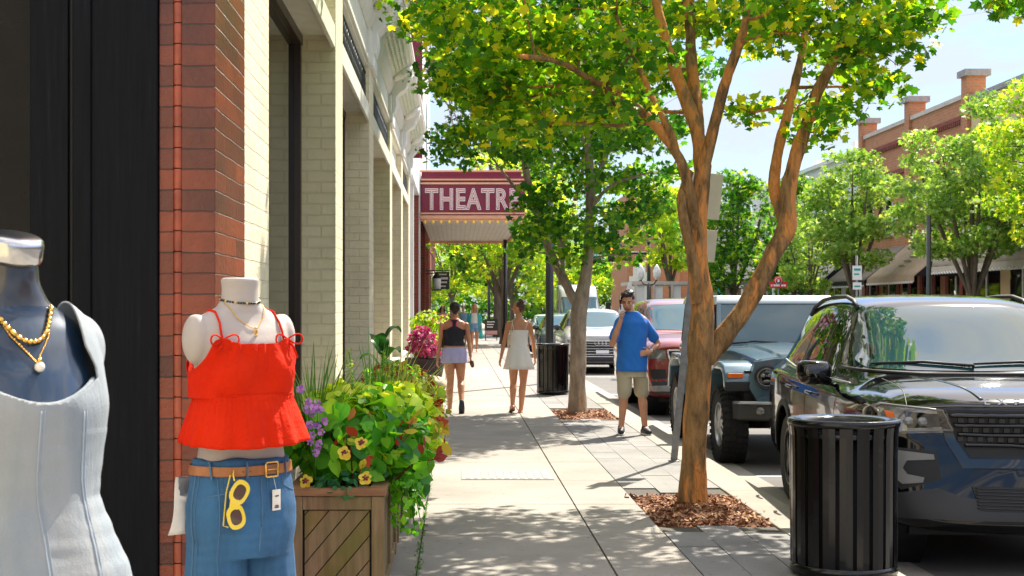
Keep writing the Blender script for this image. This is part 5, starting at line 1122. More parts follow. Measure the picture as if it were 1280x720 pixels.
D('windshield', 'car_glass_blue', 'front', [[(-.80, 1.42), (.80, 1.42), (.72, 2.12), (-.72, 2.12)]], .006, .08); D('side_window', 'side_glass', 'left', [[(1.2, 1.4), (2.3, 1.4), (2.3, 1.95), (1.6, 1.95)]], .005, .08, sides=True)
D('grille', 'black_plastic', 'front', [[(-.5, .95), (.5, .95), (.5, .68), (-.5, .68)]], .008, .06); D('headlight', 'lamp_glass', 'front', [[(-.88, 1.02), (-.62, .98), (-.6, .78), (-.86, .80)]], .008, .05, both=True); D('bumper', 'dark_grey_trim', 'front', [[(-.9, .58), (.9, .58), (.86, .36), (-.86, .36)]], .012, .07)
for sg in (-1, 1): m = MB(); m.tube([(sg*.95, 1.25, 1.5), (sg*1.15, 1.2, 1.65)], .02, 6); m.box(sg*1.08, 1.15, 1.5, sg*1.28, 1.22, 1.9); m.build('door_mirror', 'black_plastic', root, .02)
# --- Jeep-shaped off-roader, built as boxes with rounded edges
t = thing('off_road_car', (3.80, 14.85, RZ), label='blue grey boxy off-road car with round headlights, seven slots and knobbly tyres', cat='off-road car', group=CG)
PB = 'paint_blue_grey'
def sub(me_mb, name, mat, parent, lv=2, crease=None):
    me = me_mb.mesh(name); me = shade(evaluated(me, [('BEVEL', dict(width=crease or .03, segments=4, limit_method='ANGLE', angle_limit=.5))])); me.set_sharp_from_angle(angle=math.radians(50)); return mkobj(name, me, mat, parent)
# tub and doors
m = MB(); ring = lambda y, w, z0, z1: [(-w, y, z0), (w, y, z0), (w, y, z1), (-w, y, z1)]
m.loft([ring(1.75, .76, .52, 1.20), ring(4.55, .76, .52, 1.22)], 0, False); sub(m, 'body_tub', PB, t, crease=.05)
# hood: tapers to the grille, slightly domed
m = MB(); R_ = []
for y, w, z in ((.30, .56, 1.115), (.34, .60, 1.15), (.8, .64, 1.19), (1.3, .68, 1.22), (1.78, .72, 1.235)):
    R_.append([(-w, y, .80), (-w, y, z-.06), (-w*.97, y, z-.015), (-w*.9, y, z), (-w*.6, y, z+.02), (-w*.56, y, z+.045), (0, y, z+.055), (w*.56, y, z+.045), (w*.6, y, z+.02), (w*.9, y, z), (w*.97, y, z-.015), (w, y, z-.06), (w, y, .80)])
m.loft(R_, 0, True); me = m.mesh('hood'); me.set_sharp_from_angle(angle=math.radians(35)); mkobj('hood', me, PB, t)
# grille panel with 7 slots and round lamp openings
gp = [(-.62, 1.12), (-.66, .98), (-.68, .84), (-.60, .70), (-.46, .66), (.46, .66), (.60, .70), (.68, .84), (.66, .98), (.62, 1.12), (.40, 1.155), (-.40, 1.155)]
m = MB(); m.prism(gp, lambda a, b, d: (a, d+.05*(a/.68)**2, b), .22, .36); gme = m.mesh('g')
c = MB()
for k in range(-3, 4):
    x = k*.098; c.prism([(x-.032, .745), (x+.032, .745), (x+.034, 1.04), (x+.02, 1.06), (x-.02, 1.06), (x-.034, 1.04)], lambda a, b, d: (a, d, b), .1, .33)
gme = evaluated(gme, [('BOOLEAN', dict(operation='DIFFERENCE', solver='EXACT', object=c.mesh('c'))), ('BEVEL', dict(width=.012, segments=3, limit_method='ANGLE', angle_limit=.5))])
gr = mkobj('grille', gme, PB, t)
m = MB(); m.box(-.36, .325, .73, .36, .335, 1.07)
for k in range(-3, 4):
    for j in range(8): m.box(k*.098-.03, .30, .76+j*.036, k*.098+.03, .32, .765+j*.036)
m.build('grille_mesh', 'black_plastic', gr)
for s in (-1, 1):
    cx, cz = s*.505, .955
    m = MB(); m.lathe([(.105, .31), (.112, .225), (.122, .215), (.128, .235), (.128, .30)], (cx, 0, cz), 36, 'y'); h = m.build('headlight', 'black_gloss', t)
    m = MB(); m.lathe([(.001, .235), (.05, .238), (.09, .25), (.108, .28)], (cx, 0, cz), 32, 'y'); m.build('headlight_lens', 'black_gloss', h)
    m = MB(); m.lathe([(.085, .243), (.096, .238), (.104, .25)], (cx, 0, cz), 32, 'y'); m.ell((cx-.035, .245, cz+.02), (.028, .014, .024)); m.ell((cx+.035, .245, cz+.02), (.028, .014, .024)); m.ell((cx, .243, cz-.04), (.04, .012, .018)); m.build('lamp_reflector', 'lamp_glass', h)
    # fender flare
    m = MB(); pr = [(.30, .86), (.34, 1.0), (.44, 1.085), (.62, 1.12), (1.05, 1.12), (1.25, 1.05), (1.42, .80), (1.50, .62), (1.40, .60), (1.30, .76), (1.18, .97), (1.0, 1.03), (.62, 1.03), (.48, 1.0), (.42, .93), (.40, .84)]
    m.prism(pr, lambda a, b, d: (s*d, a, b-.03*(d-.6)), .58, .935); sub(m, 'front_fender', PB, t, crease=.022)
    m = MB(); pr2 = [(.285, .80), (.30, .90), (.40, .93), (.43, .83)]; m.prism(pr2, lambda a, b, d: (s*d, a, b), .62, .93); sub(m, 'fender_lip', 'black_plastic', t, crease=.012)
    m = MB(); m.box(s*.74, .30, 0.945, s*.90, .345, .995); m.build('indicator_lamp', 'amber_lens', t, .008)
    m = MB(); pr = [(3.10, .60), (3.22, .98), (3.45, 1.10), (4.05, 1.10), (4.28, .96), (4.38, .62), (4.30, .62), (4.18, .92), (4.0, 1.02), (3.48, 1.02), (3.32, .94), (3.20, .60)]; m.prism(pr, lambda a, b, d: (s*d, a, b), .70, .94); sub(m, 'rear_fender', PB, t, crease=.02)
    m = MB()
    for y in (1.95, 2.72, 3.45): m.box(s*.762, y, .62, s*.766, y+.006, 1.19)
    m.box(s*.764, 2.0, 1.02, s*.80, 2.14, 1.05) if False else None; m.build('door_gap', 'black_plastic', t)
    m = MB()
    for y in (2.5, 3.25): m.capsule([(s*.80, y, 1.06), (s*.80, y+.16, 1.06)], .016, 8)
    m.build('door_handle', 'black_plastic', t)
    m = MB(); m.tube([(s*.76, 1.95, 1.20), (s*.90, 1.92, 1.26)], .025, 6); m.box(s*.84, 1.87, 1.20, s*1.03, 1.97, 1.40); m.build('door_mirror', 'black_plastic', t, .03)
    m = MB(); m.box(s*.70, 1.9, .44, s*.90, 3.15, .50); m.build('side_step', 'black_plastic', t, .02)
    for y in (.76, 3.76): wheel(t, s*.80, y, .415, .275, s, 'rim_silver', 6, .58, True, 1)
# cabin
m = MB(); cab = [(1.86, 1.22), (2.12, 1.76), (2.22, 1.82), (4.42, 1.81), (4.52, 1.76), (4.55, 1.22)]
v = []
for s in (-1, 1):
    for y, z in cab: v.append((s*(.74-(z-1.22)*.10), y, z))
n_ = len(cab); m.add(v, [tuple(range(n_)), tuple(reversed(range(n_, 2*n_)))]+[(i, i+n_, (i+1) % n_+n_, (i+1) % n_) for i in range(n_)]); sub(m, 'cabin', 'black_plastic', t, crease=.04)
m = MB(); v = []
for s in (-1, 1):
    for y, z in [(2.09, 1.765), (2.16, 1.84), (4.46, 1.845), (4.54, 1.78), (4.545, 1.74), (2.10, 1.73)]: v.append((s*(.72-(z-1.7)*.25), y, z))
m.add(v, [tuple(range(6)), tuple(reversed(range(6, 12)))]+[(i, i+6, (i+1) % 6+6, (i+1) % 6) for i in range(6)]); sub(m, 'roof_panel', 'roof_white', t, crease=.035)
def wsq(x0, x1, z0, z1, off, th): 
    f = lambda z: 1.86+(z-1.22)/.54*.26
    return [(x0*(1-(z0-1.22)*.13), f(z0)-off, z0), (x1*(1-(z0-1.22)*.13), f(z0)-off, z0), (x1*(1-(z1-1.22)*.13), f(z1)-off, z1), (x0*(1-(z1-1.22)*.13), f(z1)-off, z1)]
a = wsq(-.69, .69, 1.255, 1.73, .012, 0); b = wsq(-.69, .69, 1.255, 1.73, -.01, 0); m = MB(); m.add(a+b, [(0, 1, 2, 3), (7, 6, 5, 4), (0, 4, 5, 1), (1, 5, 6, 2), (2, 6, 7, 3), (3, 7, 4, 0)]); m.build('windshield', 'car_glass_blue', t)
m = MB()
for (x0, x1, z0, z1) in ((-.74, -.69, 1.21, 1.76), (.69, .74, 1.21, 1.76), (-.69, .69, 1.735, 1.765), (-.69, .69, 1.205, 1.25)):
    a = wsq(x0, x1, z0, z1, .022, 0); b = wsq(x0, x1, z0, z1, -.02, 0); m.add(a+b, [(0, 1, 2, 3), (7, 6, 5, 4), (0, 4, 5, 1), (1, 5, 6, 2), (2, 6, 7, 3), (3, 7, 4, 0)])
m.build('windshield_frame', PB, t, .004)
m = MB()
for x0, x1 in ((-.62, -.02), (.02, .58)): m.tube([(x0, 1.79, 1.27), ((x0+x1)/2, 1.80, 1.30), (x1, 1.84, 1.285)], .011, 6)
m.build('wiper', 'black_plastic', t)
for s in (-1, 1):
    for y0, y1 in ((2.1, 2.66), (2.78, 3.4), (3.5, 4.4)):
        m = MB(); x = lambda z: s*(.745-(z-1.22)*.10); m.add([(x(1.27), y0-.1*(y0 < 2.2), 1.27), (x(1.27), y1, 1.27), (x(1.70), y1, 1.70), (x(1.70), y0+.06*(y0 < 2.2), 1.70)], [(0, 1, 2, 3)]); o = m.build('side_window', 'side_glass', t); q = o.modifiers.new('th', 'SOLIDIFY'); q.thickness = .01; q.offset = 0
# bumper
m = MB(); pr = [(-.86, .34), (-.80, .20), (-.52, .07), (-.40, .03), (.40, .03), (.52, .07), (.80, .20), (.86, .34), (.80, .38), (.40, .28), (-.40, .28), (-.80, .38)]
m.prism(pr, lambda a, b, d: (a, b, d), .50, .70); bp = sub(m, 'front_bumper', 'dark_grey_trim', t, crease=.03)
m = MB(); pr = [(-.50, .055), (-.38, .02), (.38, .02), (.50, .055), (.50, .14), (-.50, .14)]; m.prism(pr, lambda a, b, d: (a, b, d), .54, .655); m.build('bumper_insert', 'black_plastic', bp, .01)
m = MB(); m.tube([(-.84, .30, .685), (-.79, .185, .69), (-.51, .06, .69), (-.39, .022, .69), (.39, .022, .69), (.51, .06, .69), (.79, .185, .69), (.84, .30, .685)], .018, 8); m.build('bumper_edge', 'rim_silver', bp)
for s in (-1, 1):
    m = MB(); m.lathe([(.001, .07), (.035, .072), (.045, .09), (.05, .12)], (s*.60, 0, .605), 20, 'y', cap=True); m.build('fog_lamp', 'lamp_glass', bp)
    m = MB(); m.box(s*.30-.02, -.03, .59, s*.30+.02, .04, .66); m.build('tow_hook', 'black_gloss', bp, .01)
m = MB(); m.box(-.5, .1, .42, .5, .6, .52); m.tube([(-.8, .76, .42), (.8, .76, .42)], .05, 8); m.box(-.55, .7, .45, .55, 4.3, .56); m.tube([(-.8, 3.76, .42), (.8, 3.76, .42)], .05, 8); m.build('chassis', 'black_plastic', t)
m = MB(); m.ell((-.30, .03, .735), (.035, .035, .035), 16)
m.build('rubber_duck', 'green_sign', t) if False else m.build('blue_ball', 'blue_cotton', t)
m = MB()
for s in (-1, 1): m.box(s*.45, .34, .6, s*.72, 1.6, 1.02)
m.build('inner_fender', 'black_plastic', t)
# ------------------------------------------------------------------ mannequins
def erings(rows, n=36, p=2.0, fn=None):
    out = []
    for r in rows:
        z, rx, ry, yc = r[:4]; xc = r[4] if len(r) > 4 else 0; ring = []
        for k in range(n):
            a = 2*PI*k/n; c, s = math.cos(a), math.sin(a); e = 2/p
            x = rx*math.copysign(abs(c)**e, c); y = ry*math.copysign(abs(s)**e, s)
            if fn: x, y = fn(a, z, x, y)
            ring.append(Vector((x+xc, y+yc, z)))
        out.append(ring)
    return out
def interp(rows, z):
    rows = sorted(rows)
    for a, b in zip(rows, rows[1:]):
        if a[0] <= z <= b[0]: t = (z-a[0])/(b[0]-a[0]); return [a[i]*(1-t)+b[i]*t for i in range(len(a))]
    return list(rows[0] if z < rows[0][0] else rows[-1])
def stand(t, h, x=0, y=0):
    m = MB(); m.tube([(x, y, .02), (x, y, h)], .016, 12); m.build('stand_pole', 'steel', t); m = MB(); m.lathe([(.001, .018), (.15, .016), (.17, .006), (.17, 0)], (x, y, 0), 40); m.build('stand_base', 'steel', t)
# the near one: blue chest, pale denim dress
t = thing('mannequin', (-.925, 2.96, 0), math.radians(40), label='glossy dark blue headless mannequin in a pale denim dress, cut off by the left edge', cat='mannequin')
ROW = [(.72, .16, .12, -.06), (.85, .175, .13, -.07), (.99, .168, .12, -.075), (1.08, .145, .104, -.075), (1.16, .126, .095, -.07), (1.25, .138, .104, -.06), (1.35, .158, .116, -.052), (1.42, .160, .10, -.035), (1.47, .162, .085, -.02), (1.505, .150, .072, -.01), (1.535, .115, .062, -.0), (1.56, .078, .058, 0), (1.60, .056, .056, 0), (1.64, .053, .053, 0), (1.650, .050, .050, 0)]
m = MB(); m.loft(erings(ROW, 40, 2.1)); 
for s in (-1, 1): m.ell((s*.070, -.095, 1.335), (.062, .058, .068), 20); m.ell((s*.150, -.010, 1.462), (.026, .045, .052), 16)
body = remesh(m, .005, 22)
bo = mkobj('torso', body.copy(), ['mannequin_blue', 'mannequin_neck'], t)
for pl in bo.data.polygons:
    if pl.center.z > 1.553+.02*pl.center.y: pl.material_index = 1
m = MB(); R_ = Matrix.Rotation(math.radians(17), 3, 'X'); m.lathe([(.001, .052), (.050, .052), (.0575, .047), (.060, .040), (.060, .008), (.057, .0), (.001, .0)], n=48); m.v = [tuple(R_@Vector(p)+Vector((0, -.004, 1.648))) for p in m.v]; m.build('neck_cap', 'steel', t)
def wneck(z): return .0 if z < 1.352 else min(.118, .118*math.sqrt(max(0, min(1, (z-1.352)/.045)))) if z < 1.42 else .118-min(.014, (z-1.42)*.35)
body = shade(evaluated(body.copy(), [('SMOOTH', dict(factor=.5, iterations=30))]))
def gd(p):
    x, y, z = abs(p[0]), p[1], p[2]
    go = min((wneck(z) if y < 0 else .104)-x, z-(1.352 if y < 0 else 1.46)); go = max(go, min(.104-x, z-1.50))
    return min(-go, z-.74)
def push(p, q):
    z = p[2]; o = .012+.006*noise.noise(Vector((p[0]*13, p[1]*13, z*6)))+.0025*noise.noise(Vector((p[0]*6, p[1]*6, z*34)))*(z < 1.3)
    if z < 1.16: o += (1.16-z)*.16
    return np.array(p)+np.array(q)*o
dr = garment('denim_dress', body, gd, 'dress_denim', t, push=push, th=.004)
db = bvh_of(dr.data)
m = MB()
for pts in ([(-.02, 1.345), (-.025, 1.2), (-.02, 1.0), (-.02, .76)], [(.075, 1.34), (.07, 1.2), (.085, 1.05), (.10, .76)], [(-.12, 1.34), (-.10, 1.18), (-.12, 1.0), (-.14, .76)]): surf_line(m, db, 'front', pts, .0016, .005); surf_line(m, db, 'front', [(a+.008, b) for a, b in pts], .0008, .0045)
m.build('seam', 'denim_seam', dr)
# hem piping on the neckline
edge = []
for k in range(41):
    a = -1+2*k/40; x = a*.118; z = 1.352+.045*(a*a) if abs(a) < 1 else 1.397
    edge.append((x, z))
edge = edge
m = MB(); surf_line(m, bvh_of(body), 'front', edge, .006, .011, step=.01, n=8); m.build('neckline_piping', 'dress_denim', dr)
def chain(mb, bv, pts, r, link, off):
    P3 = []
    for i in range(len(pts)-1):
        a, b = Vector(pts[i]), Vector(pts[i+1]); k = max(1, int((b-a).length/link))
        for j in range(k): q = a.lerp(b, j/k); P3.append(proj(bv, 'front', q.x, q.y, off)[0])
    for i, q in enumerate(P3[:-1]):
        d = P3[i+1]-q
        if d.length > 1e-6: mb.ell(q+d/2, (r, r, d.length*.62), 8, 0, d.to_track_quat('Z', 'Y').to_matrix())
bb = bvh_of(bo.data)
cat_ = lambda w, z0, z1, n=14: [(w*(-1+2*k/n), z1+(z0-z1)*abs(-1+2*k/n)**2.2) for k in range(n+1)]
o1 = thing('necklace', (0, 0, 0), label='twisted gold necklace round the neck of the blue mannequin', cat='necklace'); o1.location = t.location; o1.rotation_euler = t.rotation_euler
m = MB(); chain(m, bb, cat_(.068, 1.562, 1.476), .0052, .009, .006); m.build('twisted_chain', 'gold', o1)
m = MB(); chain(m, bb, [(-.068, 1.56), (-.04, 1.49), (-.0, 1.437), (.04, 1.49), (.068, 1.56)], .0018, .006, .003); p = o1; o2 = thing('pendant_necklace', (0, 0, 0), label='fine gold chain with a pearl pendant on the blue mannequin', cat='necklace'); o2.location = t.location; o2.rotation_euler = t.rotation_euler; m.build('fine_chain', 'gold', o2)
m = MB(); q, _ = proj(bb, 'front', 0, 1.425, .010); m.ell(q, (.0105, .0105, .0105), 18); m.build('pearl', 'pearl', o2); m = MB(); m.ell(q+Vector((0, 0, .013)), (.005, .005, .006), 10); m.build('pendant_cap', 'gold', o2)
stand(t, .8, 0, -.06)
# the far one: cream torso, red top, jeans
t = thing('mannequin', (-.672, 4.45, 0), math.radians(38), label='cream headless mannequin in a red ruffled top and blue jeans before the brick pier', cat='mannequin')
T2 = t
ROW = [(.95, .155, .105, 0), (1.05, .150, .10, 0), (1.12, .138, .092, 0), (1.20, .132, .090, .0), (1.30, .145, .10, 0), (1.38, .155, .108, 0), (1.44, .165, .10, .005), (1.48, .172, .085, .01), (1.505, .165, .072, .012), (1.53, .12, .062, .012), (1.55, .075, .060, .01), (1.575, .058, .056, .008), (1.61, .056, .055, .008), (1.638, .060, .058, .008), (1.642, .058, .056, .008)]
m = MB(); m.loft(erings(ROW, 40, 2.15))
for s in (-1, 1): m.ell((s*.064, -.068, 1.345), (.060, .050, .062), 20); m.ell((s*.152, .010, 1.452), (.040, .056, .080), 18)
body = remesh(m, .005, 16); mkobj('torso', body.copy(), 'mannequin_white', t); bb = bvh_of(body)
def gr_(p):
    x, y, z = p; ax = abs(x)
    top = 1.432+.016*math.exp(-((ax-.105)/.03)**2) if y < 0 else 1.41
    if ax > .125: top -= (ax-.125)*2.2
    return min(top-z, z-1.275)
def pushr(p, q):
    z = p[2]; g = .0042*math.sin(p[0]*150+4*noise.noise(Vector(p)*18))*max(0, min(1, (z-1.36)/.07)); o = .013+g+.006*max(0, (1.33-z)/.05)
    return np.array(p)+np.array(q)*o
body2 = shade(evaluated(body.copy(), [('SMOOTH', dict(factor=.5, iterations=60))]))
bod = garment('red_top', body2, gr_, 'red_cloth', t, push=pushr, th=.003)
def ruf(a, z, x, y):
    f = max(0, min(1, (1.285-z)/.15)); w = (.050*math.sin(a*7+2.6*math.sin(a*3)+.6)+.026*math.sin(a*17+1.9*math.sin(a*4)))*(.08+f)+.012*math.sin(a*61+2*math.sin(a*9))*(1-f)
    return x*(1+w), y*(1+w)
rows = [(1.285-.150*k/16, .152+.052*(k/16)**.8+(.006 if k < 2 else 0), .112+.062*(k/16)**.8+(.006 if k < 2 else 0), -.012) for k in range(17)]
m = MB(); R_ = erings(rows, 220, 2.1, ruf)
for i, r in enumerate(R_):
    for j, v in enumerate(r): v.z += .012*(i/16)*math.sin(2*PI*j/220+.4)
m.loft(R_, cap=False); o = m.build('peplum', 'red_cloth', bod); s_ = o.modifiers.new('cloth', 'SOLIDIFY'); s_.thickness = .003
m = MB(); surf_line(m, bvh_of(bod.data), 'front', [(-.13, 1.283), (0, 1.281), (.13, 1.283)], .003, .004, step=.01); m.build('waist_seam', 'red_cloth', bod)
m = MB(); bd = bvh_of(bod.data)
for s in (-1, 1):
    pts = []
    for q in ((.104, 1.445), (.106, 1.47), (.103, 1.50)): pts.append(proj(bb, 'front', s*q[0], q[1], .006)[0])
    for q in ((.101, -.02), (.100, .02), (.10, .06)): pts.append(proj(bb, 'top', s*q[0], q[1], .004)[0])
    for q in ((.10, 1.48), (.10, 1.42)): pts.append(proj(bb, 'rear', s*q[0], q[1], .006)[0])
    m.tube(pts, .0048, 8, flat=.6)
m.build('strap', 'red_cloth', bod)
for s in (-1, 1):
    m = MB(); c = proj(bb, 'front', s*.104, 1.442, .02)[0]
    for sg in (-1, 1):
        for k in range(1):
            L_ = [c+Vector((sg*.048*math.sin(u)*1.0, -.012*math.sin(u), .016*math.sin(2*u)+.004)) for u in [PI*j/10 for j in range(11)]]; m.tube(L_, .0038, 6, flat=.7)
        m.tube([c, c+Vector((sg*.015, -.012, -.02)), c+Vector((sg*.03, -.012, -.045-.01*sg))], [.004, .0035, .003], 6)
    m.ell(c, (.010, .008, .009), 10); m.build('bow', 'red_cloth', bod)
# jeans
m = MB(); JR = [(.78, .165, .115, 0), (.86, .178, .122, 0), (.93, .178, .120, 0), (1.0, .166, .113, 0), (1.05, .158, .109, 0), (1.082, .153, .107, 0)]
m.loft(erings(JR, 40, 2.3))
for s in (-1, 1): m.capsule([(s*.085, 0, .86), (s*.092, 0, .6), (s*.10, 0, .3), (s*.105, .0, .12)], [.088, .098, .108, .115], 24)
for s in (-1, 1): m.ell((s*.075, .075, .90), (.08, .065, .09), 18)
jm = jitter(remesh(m, .005, 5), lambda x, y, z: noise.noise(Vector((x*14, y*14, z*2.2)))*.010+noise.noise(Vector((x*12, y*12, z*22)))*.0026*(z > .8))
jo = mkobj('jeans', jm, 'jean_blue', t); jb = bvh_of(jm)
m = MB()
surf_line(m, jb, 'front', [(-.075, 1.045), (-.080, 1.0), (-.11, .985), (-.15, .975)], .0018, .0008); surf_line(m, jb, 'front', [(.085, 1.045), (.09, 1.0), (.12, .985), (.15, .975)], .0018, .0008)
surf_line(m, jb, 'front', [(-.15, 1.035), (0, 1.03), (.15, 1.035)], .0014, .0008); surf_line(m, jb, 'front', [(.004, 1.03), (.004, .88)], .0025, .0008); surf_line(m, jb, 'front', [(.026, 1.03), (.026, .93), (.006, .895)], .0013, .0008)
surf_line(m, jb, 'front', [(.0, .88), (-.004, .80)], .003, -.001)
for s in ('left', 'right'): surf_line(m, jb, s, [(-.01, 1.05), (-.012, .8), (-.01, .4)], .003, .0008); surf_line(m, jb, s, [(-.026, 1.05), (-.028, .8), (-.03, .4)], .0012, .0008)
for sx in (-1, 1): surf_line(m, jb, 'front', [(sx*.125, 1.03), (sx*.13, .8), (sx*.12, .5)], .002, .0008) if sx < 0 else None
surf_line(m, jb, 'front', [(-.115, 1.03), (-.115, 1.006), (-.072, 1.006)], .0012, .0008)
m.build('stitching', 'jean_stitch', jo)
def gb(p): zc = 1.050+.0*p[0]; return .0145-abs(p[2]-zc)
bl = garment('belt', jm, gb, 'leather_tan', t, off=.0045, th=.003)
m = MB(); q, nn = proj(jb, 'front', .035, 1.050, .013); a = nn.cross(Vector((0, 0, 1))).normalized()*-1; w_, h_ = .024, .021
cor = [(-w_, -h_), (w_, -h_), (w_, h_), (-w_, h_)]; pts = []
for i in range(4):
    c0 = Vector(cor[i])
    for tt in (0, .5, 1):
        A = PI*1.5+i*PI/2-PI/2+tt*PI/2; pts.append((c0.x*.78+.006*math.cos(A), c0.y*.78+.006*math.sin(A)))
pts.append(pts[0]); m.tube([q+a*u+Vector((0, 0, v)) for u, v in pts], .0028, 8); m.tube([q-a*.018, q+a*.018+nn*.002], .002, 6); m.build('buckle', 'gold', bl)
m = MB()
for x in (-.06, -.03, .0-.005): q, _ = proj(jb, 'front', x-.03, 1.05, .0075); m.ell(q, (.002, .002, .002), 8)
m.build('belt_hole', 'black_plastic', bl)
m = MB()
for x in (-.135, -.048, .095):
    P3 = [proj(jb, 'front', x, z, .010)[0] for z in (1.024, 1.036, 1.050, 1.064, 1.078)]; m.tube(P3, .005, 6, flat=.5)
m.build('belt_loop', 'jean_stitch', jo)
# swing tag and sunglasses
q, nn = proj(jb, 'front', .052, .985, .010); a = nn.cross(Vector((0, 0, 1))).normalized()*-1
tg = thing('price_tag', (0, 0, 0), label='small cream swing tag hanging on the front of the blue jeans', cat='price tag'); tg.location = t.location; tg.rotation_euler = t.rotation_euler
m = MB(); c = q+Vector((0, 0, -.03)); m.loft([[c+a*u+Vector((0, 0, v))+nn*d for u, v in ((-.017, -.032), (.017, -.032), (.017, .032), (-.017, .032))] for d in (0, .001)], 0, False); m.build('card', 'tag_card', tg)
m = MB(); m.tube([proj(jb, 'front', .045, 1.03, .006)[0], q+Vector((0, 0, .0))], .0008, 5); m.build('string', 'tag_card', tg)
m = MB(); c2 = c+nn*.0022
for v, ww in ((.012, .016), (-.018, .014), (-.023, .018)): m.loft([[c2+a*(u*ww/2)+Vector((0, 0, v+k*.0018))+nn*d for u, k in ((-1, -1), (1, -1), (1, 1), (-1, 1))] for d in (0, .0004)], 0, False)
m.build('printed_lines', 'dark_grey_trim', tg)
sg = thing('sunglasses', (0, 0, 0), label='yellow framed sunglasses hooked over the brown belt of the jeans', cat='sunglasses'); sg.location = t.location; sg.rotation_euler = t.rotation_euler
q, nn = proj(jb, 'front', -.085, .955, .026); a = nn.cross(Vector((0, 0, 1))).normalized()*-1; up = Vector((0, 0, 1)); tl = Matrix.Rotation(math.radians(-8), 3, nn); a = tl@a; up = tl@up
fm = MB(); lm = MB()
for k in (-1, 1):
    c = q+up*(k*.0375)
    def rim_(s_): return [c+a*(math.cos(u)*.0255*s_*(1+.16*math.sin(2*u)*k)+.002)+up*(math.sin(u)*.033*s_) for u in [2*PI*j/28 for j in range(28)]]
    o_, i_ = rim_(1.16), rim_(.74); N = 28
    vs = [p+nn*.003 for p in o_]+[p+nn*.0045 for p in i_]+[p-nn*.003 for p in i_]+[p-nn*.003 for p in o_]
    fm.add(vs, [(r*N+j, r*N+(j+1) % N, ((r+1) % 4)*N+(j+1) % N, ((r+1) % 4)*N+j) for r in range(4) for j in range(N)], 0, False)
    li = rim_(.80); lm.add([c+nn*.001]+[p for p in li], [(0, 1+j, 1+(j+1) % N) for j in range(N)], 0, True); lm.add([c-nn*.002]+[p-nn*.001 for p in li], [(0, 1+(j+1) % N, 1+j) for j in range(N)], 0, True)
fm.obox(q-a*.010, (.026, .006, .03), Matrix((a, nn, up)).transposed()); fm.tube([q-up*.070-a*.018, q-up*.068-a*.03-nn*.012, q+up*.03-a*.034-nn*.016, q+up*.085-a*.03-nn*.012], .0035, 6, flat=.6); fm.tube([q+up*.070-a*.018, q+up*.085-a*.022-nn*.008, q+up*.10-a*.02-nn*.02], .0035, 6, flat=.6)
fm.build('frame', 'yellow_plastic', sg, .0008); lm.build('lens', 'lens_brown', sg)
bb2 = bvh_of(body)
nk = thing('necklace', (0, 0, 0), label='black and gold beaded choker on the cream mannequin', cat='necklace'); nk.location = t.location; nk.rotation_euler = t.rotation_euler
for mat_, par in (('bead_dark', 0), ('gold', 1)):
    m = MB()
    for k in range(44):
        if (k % 4 == 0) != bool(par): continue
        a_ = 2*PI*k/44; m.ell((.0625*math.cos(a_), .008+.060*math.sin(a_), 1.572-.010*math.sin(-a_)), (.0042, .0042, .0045), 8)
    m.build('beads', mat_, nk)
nk = thing('pendant_necklace', (0, 0, 0), label='thin gold chain with a small gold charm on the cream mannequin', cat='necklace'); nk.location = t.location; nk.rotation_euler = t.rotation_euler
m = MB(); chain(m, bb2, [(-.064, 1.562), (-.045, 1.515), (-.01, 1.488), (.004, 1.484), (.018, 1.488), (.05, 1.52), (.064, 1.562)], .0017, .006, .003); m.build('chain', 'gold', nk)
m = MB(); q, _ = proj(bb2, 'front', .004, 1.472, .006); m.ell(q, (.006, .003, .010), 10); m.ell(q+Vector((0, 0, .012)), (.007, .003, .003), 8); m.ell(q-Vector((0, 0, .012)), (.005, .004, .004), 8); m.build('charm', 'gold', nk)
m = MB(); m.loft([[Vector((x+s_*.0, .085+.03*math.sin(z*20), z)) for s_, x in ((0, -.165-.055*((1.02-z)/.17)**1.3), (0, -.13))]+[Vector((-.13, .092, z)), Vector((-.165-.055*((1.02-z)/.17)**1.3, .092+.03*math.sin(z*20), z))] for z in [1.02-.02125*k for k in range(9)]], 0, True); m.build('white_cloth', 'canvas_white', t)
m = MB(); m.loft([[Vector((.155+.01*math.sin(z*15), .08, z)), Vector((.20+.01*math.sin(z*15), .075, z)), Vector((.20+.01*math.sin(z*15), .082, z)), Vector((.155, .087, z))] for z in [.80+.03*k for k in range(9)]], 0, True); m.build('white_cloth', 'canvas_white', t)
stand(t, .9)
